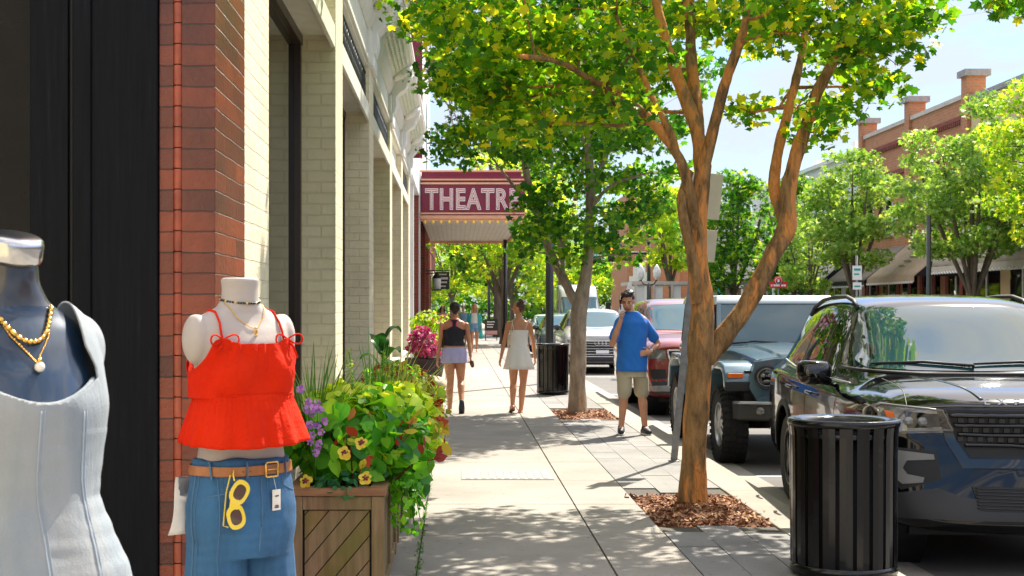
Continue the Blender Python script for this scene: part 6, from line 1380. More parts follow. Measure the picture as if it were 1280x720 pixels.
# ------------------------------------------------------------------ planters and their plants
def clip_poly(poly, x0, x1, z0, z1):
    for ax, lim, sg in ((0, x0, 1), (0, x1, -1), (1, z0, 1), (1, z1, -1)):
        out = []
        for i in range(len(poly)):
            a, b = poly[i-1], poly[i]; da, db_ = sg*(a[ax]-lim), sg*(b[ax]-lim)
            if (da >= 0) != (db_ >= 0): s = da/(da-db_); out.append((a[0]+(b[0]-a[0])*s, a[1]+(b[1]-a[1])*s))
            if db_ >= 0: out.append(b)
        poly = out
        if not poly: return []
    return poly
def planter(x0, x1, y0, y1, label):
    H = .61; t = thing('wooden_planter', ((x0+x1)/2, (y0+y1)/2, 0), label=label, cat='planter', group='wooden planter boxes'); W, L = (x1-x0)/2, (y1-y0)/2
    def planks(fn, half):
        a = MB(); b = MB(); k = 0; c = -1.2
        while c < 1.4:
            w_ = .088; q = [(c, 0), (c+w_*1.15, 0), (c+w_*1.15+.52, .62), (c+.52, .62)]; q = clip_poly(q, -half+.075, half-.075, .03, H-.12); k += 1
            if len(q) >= 3: (b if k % 3 == 1 else a).prism(q, lambda u, v, d: fn(u, v, d), .018, .030)
            c += w_*1.15+.006
        return a, b
    for nm, fn, half in (('front_planks', lambda u, v, d: (u, -L+d, v), W), ('side_planks', lambda u, v, d: (W-d, u, v), L), ('wall_side_planks', lambda u, v, d: (-W+d, u, v), L), ('back_planks', lambda u, v, d: (u, L-d, v), W)):
        a, b = planks(fn, half); a.build(nm, 'planter_wood', t, .002); b.build(nm, 'planter_green', t, .002)
    m = MB()
    for sx in (-1, 1):
        for sy in (-1, 1): m.box(sx*W, sy*L, .0, sx*(W-.065), sy*(L-.022), H-.045); m.box(sx*W, sy*(L-.024), .0, sx*(W-.022), sy*(L-.085), H-.045)
    for sy in (-1, 1): m.box(-W+.066, sy*(L-.004), H-.115, W-.066, sy*(L-.024), H-.045); m.box(-W+.066, sy*(L-.004), .02, W-.066, sy*(L-.024), .08)
    for sx in (-1, 1): m.box(sx*(W-.004), -L+.09, H-.115, sx*(W-.024), L-.09, H-.045); m.box(sx*(W-.004), -L+.09, .02, sx*(W-.024), L-.09, .08); m.box(sx*W, -.04, .08, sx*(W-.022), .04, H-.115)
    m.build('frame', 'planter_wood', t, .003)
    m = MB(); m.box(-W-.012, -L-.012, H-.042, W+.012, -L+.075, H); m.box(-W-.012, L+.012, H-.042, W+.012, L-.075, H); m.box(-W-.012, -L+.078, H-.042, -W+.075, L-.078, H); m.box(W+.012, -L+.078, H-.042, W-.075, L-.078, H); m.build('cap', 'planter_cap', t, .004)
    m = MB(); m.box(-W+.05, -L+.05, .1, W-.05, L-.05, H-.06); m.build('soil', 'earth', t); return t
planter(-.865, -.375, 7.40, 9.0, 'weathered wooden planter box with diagonal planks beside the jeans')
planter(-.865, -.375, 9.35, 10.95, 'second wooden planter box, mostly hidden behind the first and its vines')
planter(-.865, -.375, 11.3, 12.9, 'third wooden planter box, farthest of the three against the cream pillars')
PG = 'plants in the wooden planters'
def mound(c, rad, n, seed, thick=.35, low=-.3):
    g = np.random.default_rng(seed); d = g.normal(size=(n*2, 3)); d /= np.linalg.norm(d, axis=1)[:, None]; d = d[d[:, 2] > low][:n]
    k = 1-thick*g.uniform(0, 1, len(d))**1.5
    nz_ = np.array([1+.22*noise.noise(Vector(x)*2.3+Vector((seed, 0, 0))) for x in d])
    return np.array(c)+d*(k*nz_)[:, None]*np.array(rad), d
def plant(name, label, lm, mounds, size, shape, seed, up=.35, outw=1.4, curl=.14, stems=True, **kw):
    base = mounds[0][0]; t = thing(name, (base[0], base[1], .55), label=label, cat='plant', group=kw.get('group', PG)); B = np.array((base[0], base[1], .55)); cs, ds = [], []
    for i, (c, r, n) in enumerate(mounds):
        a, b = mound(c, r, n, seed+i, low=kw.get('low', -.4)); cs.append(a-B); ds.append(b)
    cs = np.concatenate(cs); ds = np.concatenate(ds); me = leaf_mesh('leaves', cs, size, shape, up=up, curl=curl, outward=ds*outw, seed=seed); mkobj('leaves', me, lm, t)
    if stems:
        m = MB(); rr = random.Random(seed)
        for i in range(min(60, len(cs)//6)): 
            q = Vector(cs[rr.randrange(len(cs))]); s = Vector((q.x*.3, q.y*.5, 0)); m.tube([s, (s+q)/2+Vector((0, 0, .05)), q], [.005, .004, .002], 4)
        m.build('stems', 'vine_leaves' if 'coleus' not in lm else 'coleus_heart', t)
    return t
plant('sweet_potato_vine', 'broad leaved green vine filling the front of the first planter', 'vine_leaves', [((-.56, 7.85, .82), (.36, .42, .26), 620), ((-.45, 8.5, .80), (.32, .6, .28), 480), ((-.27, 7.95, .70), (.14, .30, .26), 170)], .092, 'heart', 51, low=-.75)
plant('lime_vine', 'bright yellow green leaves over the first planter', 'lime_leaves', [((-.60, 7.95, .98), (.27, .35, .15), 150), ((-.36, 8.4, .95), (.24, .5, .16), 190)], .078, 'heart', 61)
plant('coleus', 'red and yellow patterned coleus leaves in the first planter', 'coleus_leaves', [((-.54, 7.62, .80), (.28, .24, .20), 60), ((-.28, 7.85, .76), (.24, .26, .24), 60)], .075, 'oval', 65)
plant('creeping_herb', 'small round blue green leaves spilling over the planter front', 'teal_leaves', [((-.60, 7.46, .60), (.17, .09, .10), 80)], .042, 'petal', 71, stems=False)
plant('trailing_vine', 'loose green tendrils hanging down the sidewalk side of the planter', 'vine_leaves', [((-.27, 7.75, .50), (.12, .2, .22), 130), ((-.30, 8.4, .52), (.14, .3, .22), 110)], .05, 'oval', 75, low=-1)
plant('coleus', 'orange and green coleus bush in the planter nearest the walking women', 'coleus_leaves', [((-.42, 9.9, .92), (.34, .5, .24), 420), ((-.26, 9.5, .78), (.22, .4, .22), 200)], .070, 'oval', 81)
plant('lime_vine', 'yellow green vine spreading over the second planter', 'lime_leaves', [((-.40, 10.6, .84), (.34, .6, .24), 380), ((-.24, 9.9, .66), (.16, .5, .2), 180)], .072, 'heart', 85, low=-.8)
plant('sweet_potato_vine', 'green leaves in the third planter', 'vine_leaves', [((-.55, 12.0, .80), (.32, .7, .28), 300)], .10, 'heart', 91)
def ribbons(name, label, base, n, L, w, lm, seed, spread=.6, lean=(0, 0), arc_=.5, cat='plant', group=PG, w2=None):
    t = thing(name, base, label=label, cat=cat, group=group); r = random.Random(seed); m = MB()
    for i in range(n):
        a = r.uniform(0, 2*PI); s = r.uniform(.15, 1)*spread; d = Vector((math.cos(a)*s+lean[0], math.sin(a)*s+lean[1], 0)); l = L*r.uniform(.6, 1.1); p0 = Vector((r.uniform(-.05, .05), r.uniform(-.05, .05), 0)); V = []; K = 8
        side = Vector((-math.sin(a), math.cos(a), 0))
        for k in range(K+1):
            u = k/K; p = p0+d*l*(u**1.5)+Vector((0, 0, l*(u-arc_*s*u*u))); ww = w*(1-u**2.2)*.5+.0004; V += [p-side*ww, p+Vector((0, 0, -ww*.5)), p+side*ww]
        m.add(V, [(3*k+j, 3*k+j+1, 3*k+j+4, 3*k+j+3) for k in range(K) for j in (0, 1)], 0, True)
    m.build('blades', lm, t); return t
ribbons('spike_grass', 'thin arching grass blades between the mannequin and the cream pillar', (-.78, 7.9, .58), 110, .85, .014, 'grass_blades', 3, .55, (.05, -.1))
ribbons('spike_grass', 'fine upright grass rising from the middle of the first planter', (-.50, 8.5, .60), 60, .80, .015, 'grass_blades', 4, .35)
ribbons('lemon_grass', 'long yellowish grass blades leaning out over the sidewalk', (-.42, 9.3, .60), 35, .80, .011, 'spike_lime', 5, .75, (.25, 0))
# upright flower plumes
t = thing('plume_flower', (-.45, 8.9, .6), label='pale yellow green flower plumes standing above the vines', cat='plant', group=PG); rr = random.Random(8); m = MB(); cs = []
for k in range(11):
    x, y = rr.uniform(-.25, .22), rr.uniform(-.6, .6); h = rr.uniform(.42, .68); m.tube([(x*.6, y*.6, 0), (x, y, h)], .004, 5)
    g = np.random.default_rng(k); zz = g.uniform(h-.26, h+.02, 130); aa = g.uniform(0, 6.28, 130); r_ = .020*(1-((zz-h+.12)/.16)**2*.6); cs.append(np.stack([x+r_*np.cos(aa), y+r_*np.sin(aa), zz], 1))
m.build('stems', 'vine_leaves', t); mkobj('plumes', leaf_mesh('plumes', np.concatenate(cs), .02, 'oval', up=.8, seed=4), 'spike_lime', t)
t = thing('canna', (-.62, 11.6, .6), label='dark green broad leaved plant rising beside the farthest cream pillars', cat='plant', group=PG); m = MB(); V = MB()
V.tube([(0, 0, 0), (.02, 0, .4), (.03, 0, .66)], [.016, .012, .006], 6); V.build('stem', 'canna_leaves', t)
rr = random.Random(5)
for k in range(9):
    h = .2+k*.055; a = k*2.4; L = .21-.006*k; d = Vector((math.cos(a), math.sin(a), 0)); sd_ = Vector((-math.sin(a), math.cos(a), 0)); pts = []
    for i in range(9):
        u = i/8; p = Vector((.02, 0, h))+d*L*u+Vector((0, 0, .16*math.sin(u*2.2)-.03*u)); w_ = .075*math.sin(PI*min(1, u*.95+.03))**.8; pts += [p-sd_*w_+Vector((0, 0, .02)), p, p+sd_*w_+Vector((0, 0, .02))]
    m.add(pts, [(3*i+j, 3*i+j+1, 3*i+j+4, 3*i+j+3) for i in range(8) for j in (0, 1)], 0, True)
m.build('leaves', 'canna_leaves', t)
# flowers
t = thing('purple_flowers', (-.74, 7.42, .6), label='purple trailing flowers beside the hem of the red top', cat='flowers', group=PG); cs = []; rr = random.Random(9); m = MB()
for (px, py) in ((392, 510), (398, 515), (388, 520), (396, 535), (401, 540), (393, 545), (399, 552), (396, 560), (390, 532), (384, 502), (377, 488), (404, 528), (392, 568), (388, 556), (380, 514), (399, 503)):
    q = P(px+rr.uniform(-3, 3), py+rr.uniform(-3, 3), 7.35+rr.uniform(-.06, .06))-t.location; m.tube([Vector((0, .1, -.05)), q*.5+Vector((0, .1, .0)), q], .002, 4)
    for k in range(5): a = k*1.257; cs.append(q+Vector((.013*math.cos(a), -.006, .013*math.sin(a))))
m.build('stems', 'vine_leaves', t); n_ = len(cs); mkobj('petals', leaf_mesh('petals', cs, .020, 'petal', up=.0, curl=.05, outward=np.tile(np.array([.3, -3., .4]), (n_, 1)), seed=2), 'purple_petals', t)
for i, (px, py, lab) in enumerate(((382, 601, 'yellow and maroon pansy lowest at the planter corner by the jeans'), (431, 566, 'yellow pansy flower over the middle of the planter front'), (457, 597, 'yellow flower resting on the planter rim'), (452, 553, 'large yellow flower with a red centre among the vine leaves'))):
    q = P(px, py, 7.33); t = thing('pansy', q, label=lab, cat='flower', group=PG)
    c = [(.02*math.cos(a), -.004*k, .02*math.sin(a)) for k, a in enumerate((.3, 1.57, 2.84, 4.1, 5.3))]
    mkobj('petals', leaf_mesh('petals', c, .036, 'petal', up=0, curl=.04, outward=np.tile(np.array([(-1, 2, 0, 1.5)[i], -5., (1, .5, 3, 2)[i]]), (5, 1)), seed=i), 'yellow_petals', t)
    m = MB(); m.ell((0, -.012, 0), (.012, .006, .011), 10); 
    for k in range(5): a = .3+k*1.25; m.ell((.012*math.cos(a), -.012, .012*math.sin(a)), (.007, .003, .006), 6)
    m.build('dark_centre', 'petal_dark', t); m = MB(); m.tube([(0, 0, 0), (.01, .08, -.06)], .002, 4); m.build('stem', 'vine_leaves', t)
# distant pot with magenta leaves, and the rock
t = thing('flower_pot', (P(532, 384, 26.3).x, 26.3, 0), label='dark round pot by the last cream pillar holding magenta foliage', cat='pot')
m = MB(); m.lathe([(.001, 0), (.24, 0), (.30, .25), (.36, .55), (.39, .58), (.38, .62), (.33, .60), (.32, .5), (.001, .5)], n=28); m.build('pot', 'pot_dark', t)
G3_ = 'plants in the distant pot'
plant('magenta_coleus', 'magenta leaved plant in the dark pot beside the left walking woman', 'magenta_leaves', [((P(527, 384, 26.1).x, 26.1, .85), (.28, .3, .38), 420), ((P(537, 384, 26.0).x, 26.0, .72), (.24, .25, .18), 200)], .10, 'oval', 95, group=G3_)
plant('yellow_green_shrub', 'yellow green shrub with red flowers behind the magenta plant', 'bright_leaves', [((P(541, 384, 27.3).x, 27.3, .95), (.42, .4, .52), 700), ((P(530, 384, 27.2).x, 27.2, 1.2), (.3, .3, .3), 250)], .085, 'oval', 97, group=G3_)
plant('orange_flowers', 'scattered orange red flowers in the yellow green shrub', 'orange_petals', [((P(541, 384, 27.2).x, 27.2, 1.0), (.46, .45, .5), 46)], .07, 'petal', 99, stems=False, group=G3_)
t = thing('rock', (P(539, 384, 24.6).x, 24.6, 0), label='pale rounded stone set on a mat beside the pot', cat='stone')
m = MB(); m.ell((0, 0, .2), (.27, .24, .17), 24); v = [Vector(p) for p in m.v]; m.v = [tuple(p+(p-Vector((0, 0, .2))).normalized()*.03*noise.noise(p*6)) for p in v]; m.build('stone', 'rock', t); m = MB(); m.box(-.3, -.24, .0, .3, .26, .05); m.build('base_slab', 'planter_wood', t, .01)
# ------------------------------------------------------------------ people
def hand(m, w, d, palm_n, s=1.0, curl=.4, thumb=1):
    """w wrist point, d direction of the fingers, palm_n direction the palm faces"""
    d = Vector(d).normalized(); n_ = Vector(palm_n); n_ = (n_-d*n_.dot(d)).normalized(); a = d.cross(n_)
    m.tube([w-d*.02, w+d*.03, w+d*.075*s], [.024*s, .034*s, .036*s], 14, flat=.48, up=a)
    for i, (o, l) in enumerate(((-.028, .062), (-.0095, .074), (.0095, .070), (.028, .055))):
        p = w+d*.070*s+a*o*s*thumb; q = p+(d*math.cos(curl*.5)+n_*math.sin(curl*.5))*l*.5*s; r = q+(d*math.cos(curl*1.6)+n_*math.sin(curl*1.6))*l*.5*s; m.capsule([p, q, r], [.0088*s, .0082*s, .0070*s], 8)
    p = w+d*.02*s-a*.028*s*thumb; q = p+(d*.6-a*.8*thumb+n_*.3).normalized()*.036*s; r = q+(d*.95-a*.2*thumb+n_*.3).normalized()*.03*s; m.capsule([p, q, r], [.012*s, .0105*s, .0085*s], 8)
def head(m, c, R, f, s=1.0):
    """f: +1 / -1 sign of y that the face looks to before R"""
    T = lambda x, y, z: Vector(c)+R@Vector((x*s, y*s*f, z*s))
    RR = R
    def E(p, r, n=20): m.ell(T(*p), [k*s for k in r], n, 0, RR)
    E((0, -.008, .025), (.076, .094, .093)); E((0, .018, -.035), (.060, .074, .075)); E((0, .045, -.082), (.032, .036, .026), 14); E((0, .088, .01), (.024, .016, .012), 12)
    m.capsule([T(0, .090, .018), T(0, .112, -.018)], [.007*s, .014*s], 10); E((.010, .098, -.022), (.009, .010, .007), 10); E((-.010, .098, -.022), (.009, .010, .007), 10)
    E((0, .086, -.052), (.024, .014, .010), 12)
    for k in (-1, 1): E((k*.077, -.005, -.01), (.010, .019, .032), 12); E((k*.035, .066, -.02), (.024, .022, .02), 12); E((k*.032, .083, .022), (.020, .010, .007), 10)
def face_bits(root, c, R, f, s=1.0, hairm='hair_dark'):
    T = lambda x, y, z: Vector(c)+R@Vector((x*s, y*s*f, z*s)); m = MB()
    for k in (-1, 1): m.ell(T(k*.031, .090, .003), (.011*s, .006*s, .005*s), 10, 0, R)
    m.build('eyes', 'eye_dark', root); m = MB()
    for k in (-1, 1): m.tube([T(k*.014, .096, .018), T(k*.032, .095, .024), T(k*.050, .082, .018)], .0042*s, 6)
    m.build('eyebrows', hairm, root); m = MB(); m.tube([T(-.022, .094, -.053), T(0, .100, -.052), T(.022, .094, -.053)], [.003, .005, .003], 8); m.build('mouth', 'lips', root)
def limb(m, pts, rad): m.capsule(pts, rad, 16)
def leg(m, hip, knee, ank, rs, toe, s=1.0, foot=True):
    hip, knee, ank, toe = map(Vector, (hip, knee, ank, toe)); a = hip.lerp(knee, .5); b = knee.lerp(ank, .3); c = knee.lerp(ank, .65)
    back = (hip+ank)/2-knee; back = Vector((0, 0, 0)) if back.length < .01 else back.normalized()*.012
    limb(m, [hip, a, knee, b+back, c, ank], [rs[0], rs[1], rs[2], rs[3], rs[4], rs[5]])
    if foot:
        d = toe-ank; heel = ank-Vector((d.x, d.y, 0)).normalized()*.03-Vector((0, 0, .035)); m.capsule([heel, ank.lerp(toe, .4)-Vector((0, 0, .0)), toe], [.034, .036, .024], 14)
def shoe(name, mat, parent, ank, toe, sole=None, h=.05):
    ank, toe = Vector(ank), Vector(toe); d = (toe-ank); dx = Vector((d.x, d.y, 0)).normalized(); n_ = 1
    heel = ank-dx*.04-Vector((0, 0, .045)); m = MB(); m.capsule([ank+Vector((0, 0, .0)), ank-Vector((0, 0, .03))], [.042, .045], 14); m.capsule([heel, ank.lerp(toe, .45)-Vector((0, 0, .012)), toe+Vector((0, 0, .004))], [.044, .046, .036], 16, flat=1.0)
    o = mkobj(name, remesh(m, .007, 4), mat, parent)
    if sole: m = MB(); m.capsule([heel-Vector((0, 0, .028)), ank.lerp(toe, .5)-Vector((0, 0, .045)), toe-Vector((0, 0, .024))], [.046, .046, .034], 14, flat=.35, up=(1, 0, 0)); m.build('sole', sole, o)
    return o
def pj(px, py, Y, cx, dy=0):   # joint from photo pixel, relative to the person's base
    return Vector(((px-570)/F*Y-cx, dy, 1.55-(py-384)/F*Y))
VX = .0065
pm('stubble', (.30, .145, .09), .7)
# --- man on the phone
Y = 17.3; cx = P(790, 384, Y).x; J = lambda px, py, dy=0: pj(px, py, Y, cx, dy)
R_ = Matrix.Rotation(math.radians(-14), 3, 'Z')@Matrix.Rotation(math.radians(16), 3, 'X')
hc = J(784, 376.5, -.05)
m = MB(); tor = [(.86, .165, .125, .0), (.93, .172, .125, .0), (1.03, .155, .115, 0), (1.12, .158, .112, 0), (1.25, .178, .120, 0), (1.36, .190, .118, 0), (1.42, .180, .095, .0), (1.465, .12, .075, .0), (1.49, .07, .065, -.005)]
m.loft(erings([(r[0], r[1], r[2], r[3], .0) for r in tor], 28, 2.2))
sl_, el_, wl_ = J(774, 404, 0), J(764, 430, -.10), J(774, 400, -.17)
sr_, er_, wr_ = J(807, 404, 0), J(823, 430, .07), J(811, 440, -.10)
limb(m, [sl_, sl_.lerp(el_, .5), el_, el_.lerp(wl_, .4), wl_], [.056, .050, .042, .040, .027]); limb(m, [sr_, sr_.lerp(er_, .5), er_, er_.lerp(wr_, .4), wr_], [.056, .050, .042, .040, .027])
m.tube([(0, 0, 1.44), hc+Vector((.01, .04, -.06))], [.062, .056], 16); head(m, hc, R_, -1, 1.0)
hand(m, wl_, (-.02+.05, .12, .9), (.9, .2, 0), 1.05, .9, 1); hand(m, wr_, (-.9, -.25, -.12), (0, .9, 0), 1.05, .35, 1)
hp = ((-.095, 0, .88), (.095, 0, .88)); kn = (J(780, 492, -.05), J(803, 492, .03)); an = (J(777, 533, .05), J(806, 534, .0)); to = (Vector((an[0].x-.02, an[0].y-.16, .035)), Vector((an[1].x+.03, an[1].y-.16, .035)))
for h_, k_, a_, t_ in zip(hp, kn, an, to): leg(m, h_, k_, a_, (.085, .074, .050, .054, .042, .034), t_)
man = mkobj('person', remesh(m, VX, 3), 'skin_man', None, label='man in a blue T-shirt and khaki shorts talking on a phone, hand on hip', cat='person'); man.location = (cx, Y, 0)
face_bits(man, hc, R_, -1)
m = MB()
for (p, r) in (((0, -.020, .040), (.083, .096, .088)), ((0, -.045, .01), (.079, .068, .085)), ((-.01, .045, .100), (.066, .052, .032)), ((0.02, .01, .115), (.065, .07, .03))): m.ell(hc+R_@Vector((p[0], -p[1], p[2])), r, 18, 0, R_)
hm = jitter(remesh(m, .006, 2), lambda x, y, z: .006*noise.noise(Vector((x, y, z))*45))
mkobj('hair', hm, 'hair_dark', man)
m = MB(); m.ell(hc+R_@Vector((0, -.050, -.078)), (.046, .040, .030), 12, 0, R_); mkobj('stubble', remesh(m, .006, 1), 'stubble', man)
m = MB(); rows = [(.775, .192, .145, .0), (.80, .193, .145, 0), (.95, .186, .140, 0), (1.05, .180, .136, 0), (1.16, .180, .134, 0), (1.27, .190, .134, 0), (1.36, .192, .128, 0), (1.415, .180, .104, 0), (1.462, .130, .088, 0), (1.502, .082, .078, -.002)]
fold = lambda a, z, x, y: (x*(1+.035*math.sin(a*5+z*4)*max(0, (1.3-z)*1.4)), y*(1+.06*math.sin(a*7+z*3+1)*max(0, (1.3-z)*1.4)))
m.loft(erings([(r[0], r[1], r[2], r[3], .0) for r in rows], 60, 2.2, fold))
for s_, e_ in ((sl_, el_), (sr_, er_)): d = (e_-s_); m.capsule([s_-d*.05, s_+d*.35, s_+d*.70], [.058, .062, .064], 16)
sm = jitter(remesh(m, .008, 4), lambda x, y, z: .010*noise.noise(Vector((x*9+z*5, y*9, z*7))))
mkobj('tshirt', sm, 'blue_cotton', man)
m = MB(); m.loft(erings([(.70, .185, .13, 0), (.78, .168, .12, 0), (.87, .165, .118, 0), (.93, .16, .115, 0)], 28, 2.3))
for h_, k_ in zip(hp, kn): h_, k_ = Vector(h_), Vector(k_); m.capsule([h_-Vector((0, 0, .1)), h_.lerp(k_, .5), h_.lerp(k_, .93)], [.086, .094, .092], 18)
sm = jitter(remesh(m, .008, 3), lambda x, y, z: .010*noise.noise(Vector((x*11, y*11, z*6))))
mkobj('shorts', sm, 'khaki', man)
for a_, t_ in zip(an, to): shoe('shoe', 'shoe_dark', man, (a_.x, a_.y, .085), t_, 'sole_white')
m = MB(); c = wl_+Vector((.0, .05, .10)); m.obox(hc+R_@Vector((-.088, .0-.01, -.02)), (.012, .075, .15), R_@Matrix.Rotation(.3, 3, 'X')); ph = m.build('mobile_phone', 'phone_dark', None, .004, label='dark mobile phone held to the ear of the man in blue', cat='phone'); ph.location = (cx, Y, 0)
m = MB(); d = (wr_-er_).normalized(); m.tube([wr_-d*.045, wr_-d*.02], [.033, .032], 16); m.build('wristwatch', 'watch_silver', man)
# --- woman in black racerback
Y = 20.9; cx = P(567, 384, Y).x; J = lambda px, py, dy=0: pj(px, py, Y, cx, dy)
I3 = Matrix.Identity(3)
m = MB(); ftor = [(.82, .165, .125, 0), (.90, .172, .128, 0), (.97, .158, .112, 0), (1.05, .128, .095, 0), (1.12, .132, .096, 0), (1.22, .150, .108, 0), (1.29, .162, .095, 0), (1.335, .150, .075, 0), (1.37, .08, .06, 0), (1.385, .06, .055, 0)]
xo = .01; m.loft(erings([(r[0], r[1], r[2], r[3], xo) for r in ftor], 28, 2.15)); hc = J(568.5, 386, 0)
limb_r = [.044, .038, .032, .031, .022]
sl_, el_, wl_ = J(553, 406.5), J(549.5, 430, .03), J(547, 449, -.02); sr_, er_, wr_ = J(583, 406.5), J(586.5, 429, .03), J(588, 445, -.05)
for s_, e_, w_ in ((sl_, el_, wl_), (sr_, er_, wr_)): limb(m, [s_, s_.lerp(e_, .5), e_, e_.lerp(w_, .4), w_], limb_r)
m.tube([(xo, 0, 1.34), hc+Vector((0, 0, -.08))], [.052, .047], 16); head(m, hc, I3, 1, .93)
hand(m, wl_, (-.1, -.1, -1), (1, .2, 0), .92, .5, 1); hand(m, wr_, (.05, -.1, -1), (-1, .2, 0), .92, 1.0, -1)
hp = ((-.08+xo, 0, .86), (.085+xo, 0, .86)); kn = (J(563, 478, .02), J(576, 476, .06)); an = (J(562, 511, .0), J(577, 502, -.20)); to = (Vector((an[0].x-.01, .15, .03)), an[1]+Vector((0, .07, -.155)))
leg(m, hp[0], kn[0], an[0], (.088, .076, .052, .055, .042, .033), to[0]); leg(m, hp[1], kn[1], an[1], (.088, .076, .052, .055, .042, .033), to[1], foot=False)
wm = remesh(m, VX, 3); wmn = mkobj('person', wm, 'skin_tan', None, label='woman walking away in a black racerback top and lavender shorts', cat='person'); wmn.location = (cx, Y, 0); face_bits(wmn, hc, I3, 1, .93)
m = MB(); m.ell(hc+Vector((0, -.018, .02)), (.078, .086, .090), 20); m.ell(hc+Vector((0, -.06, -.02)), (.055, .045, .06), 16); m.ell(hc+Vector((0, -.085, .035)), (.035, .03, .035), 14); mkobj('hair', remesh(m, .006, 2), 'hair_dark', wmn)
def g_top(p):
    x, y, z = p[0]-xo, p[1], p[2]
    if z < 1.22: return min(z-.985, .15-abs(x)*.9)
    if y < .01: return min(.022+max(0, (1.27-z))*1.9+max(0, (z-1.325))*.9-abs(x), 1.36-z)
    return min(.10-abs(x), 1.33-z)
garment('tank_top', wm, g_top, 'black_knit', wmn, off=.009, th=.004)
garment('pink_edging', wm, lambda p: min(g_top(p)+.014, 1.38-p[2], p[2]-1.20) , 'pink_trim', wmn, off=.006, th=.002)
m = MB(); rows = [(.735, .200, .155, 0, xo), (.80, .196, .150, 0, xo), (.90, .182, .138, 0, xo), (.965, .160, .12, 0, xo)]; fold2 = lambda a, z, x, y: (x*(1+.03*math.sin(a*9+z*8)*(z < .88)), y*(1+.05*math.sin(a*11)*(z < .88))); m.loft(erings(rows, 60, 2.3, fold2)); sm = remesh(m, .008, 2); mkobj('shorts', sm, 'lavender', wmn)
for sx in (-1, 1): pass
m = MB(); a_ = an[1]; m.capsule([a_+Vector((0, -.035, .01)), a_+Vector((0, -.05, -.07)), a_+Vector((0, .03, -.165))], [.036, .046, .042], 16, flat=.7, up=(1, 0, 0)); sho = mkobj('shoe', remesh(m, .007, 2), 'shoe_dark', wmn)
m = MB(); q = an[0]; m.capsule([q+Vector((0, -.04, -.065)), q+Vector((0, .06, -.068)), Vector((to[0].x, to[0].y+.02, .016))], [.038, .040, .034], 14, flat=.3, up=(1, 0, 0)); m.tube([q+Vector((-.036, .06, -.06)), q+Vector((0, .06, -.015)), q+Vector((.036, .06, -.06))], .008, 6); m.build('sandal', 'sandal', wmn)
m = MB(); m.capsule([J(589.5, 452.5, -.05), J(590.5, 457, -.05)], [.034, .028], 12); c = m.build('dark_purse', 'bag_brown', None, label='small dark purse held in the right hand of the woman in black', cat='purse'); c.location = (cx, Y, 0)
m = MB(); m.capsule([J(555, 424, .10), J(554, 431, .10)], [.07, .06], 14, flat=.6); m.tube([J(556, 420, .1), J(562, 404, .06)], .008, 6); c = m.build('shoulder_bag', 'bag_brown', None, label='brown shoulder bag under the left arm of the woman in black', cat='bag'); c.location = (cx, Y, 0)
# --- woman in white dress
cx = P(648, 384, Y).x; J = lambda px, py, dy=0: pj(px, py, Y, cx, dy)
RH = Matrix.Rotation(math.radians(62), 3, 'Z')
m = MB(); xo = .005; m.loft(erings([(r[0], r[1]*.94, r[2]*.95, r[3], xo) for r in ftor], 28, 2.15)); hc = J(648, 385, 0)
sl_, el_, wl_ = J(635.5, 405.5), J(630, 430, .03), J(626, 448, .02); sr_, er_, wr_ = J(662, 405.5), J(667, 429, .04), J(668.5, 447, .0)
for s_, e_, w_ in ((sl_, el_, wl_), (sr_, er_, wr_)): limb(m, [s_, s_.lerp(e_, .5), e_, e_.lerp(w_, .4), w_], [.041, .035, .030, .029, .021])
m.tube([(xo, 0, 1.34), hc+Vector((.01, -.01, -.08))], [.050, .044], 16); head(m, hc, RH, 1, .90)
hand(m, wl_, (-.25, 0, -1), (.8, .3, 0), .92, .5, 1); hand(m, wr_, (.1, -.1, -1), (-1, .2, 0), .92, .6, -1)
hp = ((-.075+xo, 0, .86), (.08+xo, 0, .86)); kn = (J(642, 479, .08), J(654, 479, .02)); an = (J(640.5, 506, -.05), J(651, 513, .0)); to = (Vector((an[0].x-.02, an[0].y+.09, .035)), Vector((an[1].x-.0, .14, .03)))
for h_, k_, a_, t_ in zip(hp, kn, an, to): leg(m, h_, k_, a_, (.084, .072, .049, .052, .040, .031), t_)
wm = remesh(m, VX, 3); w2 = mkobj('person', wm, 'skin_tan', None, label='woman walking away in a short white sundress, hair up with a white flower', cat='person'); w2.location = (cx, Y, 0); face_bits(w2, hc, RH, 1, .9)
m = MB(); B_ = lambda x, y, z: hc+RH@Vector((x*.9, y*.9, z*.9)); m.ell(B_(0, -.030, .035), (.072, .080, .078), 20, 0, RH); m.ell(B_(0, -.055, .0), (.062, .05, .06), 18, 0, RH); m.ell(B_(0, -.075, .098), (.045, .045, .034), 14, 0, RH); m.ell(B_(0.01, -.04, .115), (.035, .035, .03), 12, 0, RH)
hm = jitter(remesh(m, .006, 2), lambda x, y, z: .010*noise.noise(Vector((x, y, z))*38))
mkobj('hair', hm, 'hair_brown', w2)
m = MB(); c = J(655.5, 377.5, -.06)
for k in range(6): a = k*1.05; m.ell(c+Vector((.022*math.cos(a), 0, .022*math.sin(a))), (.018, .008, .018), 8)
m.build('hair_flower', 'white_sheet', w2)
dw = [(.64, .225, .18, 0), (.72, .205, .165, 0), (.82, .180, .145, 0), (.92, .162, .13, 0), (.99, .138, .110, 0), (1.05, .128, .100, 0), (1.12, .132, .102, 0), (1.18, .142, .112, 0), (1.215, .146, .112, 0)]
fold3 = lambda a, z, x, y: (x*(1+.05*math.sin(a*6+z*3)*max(0, (.95-z)*2.5)), y*(1+.07*math.sin(a*8+1)*max(0, (.95-z)*2.5)))
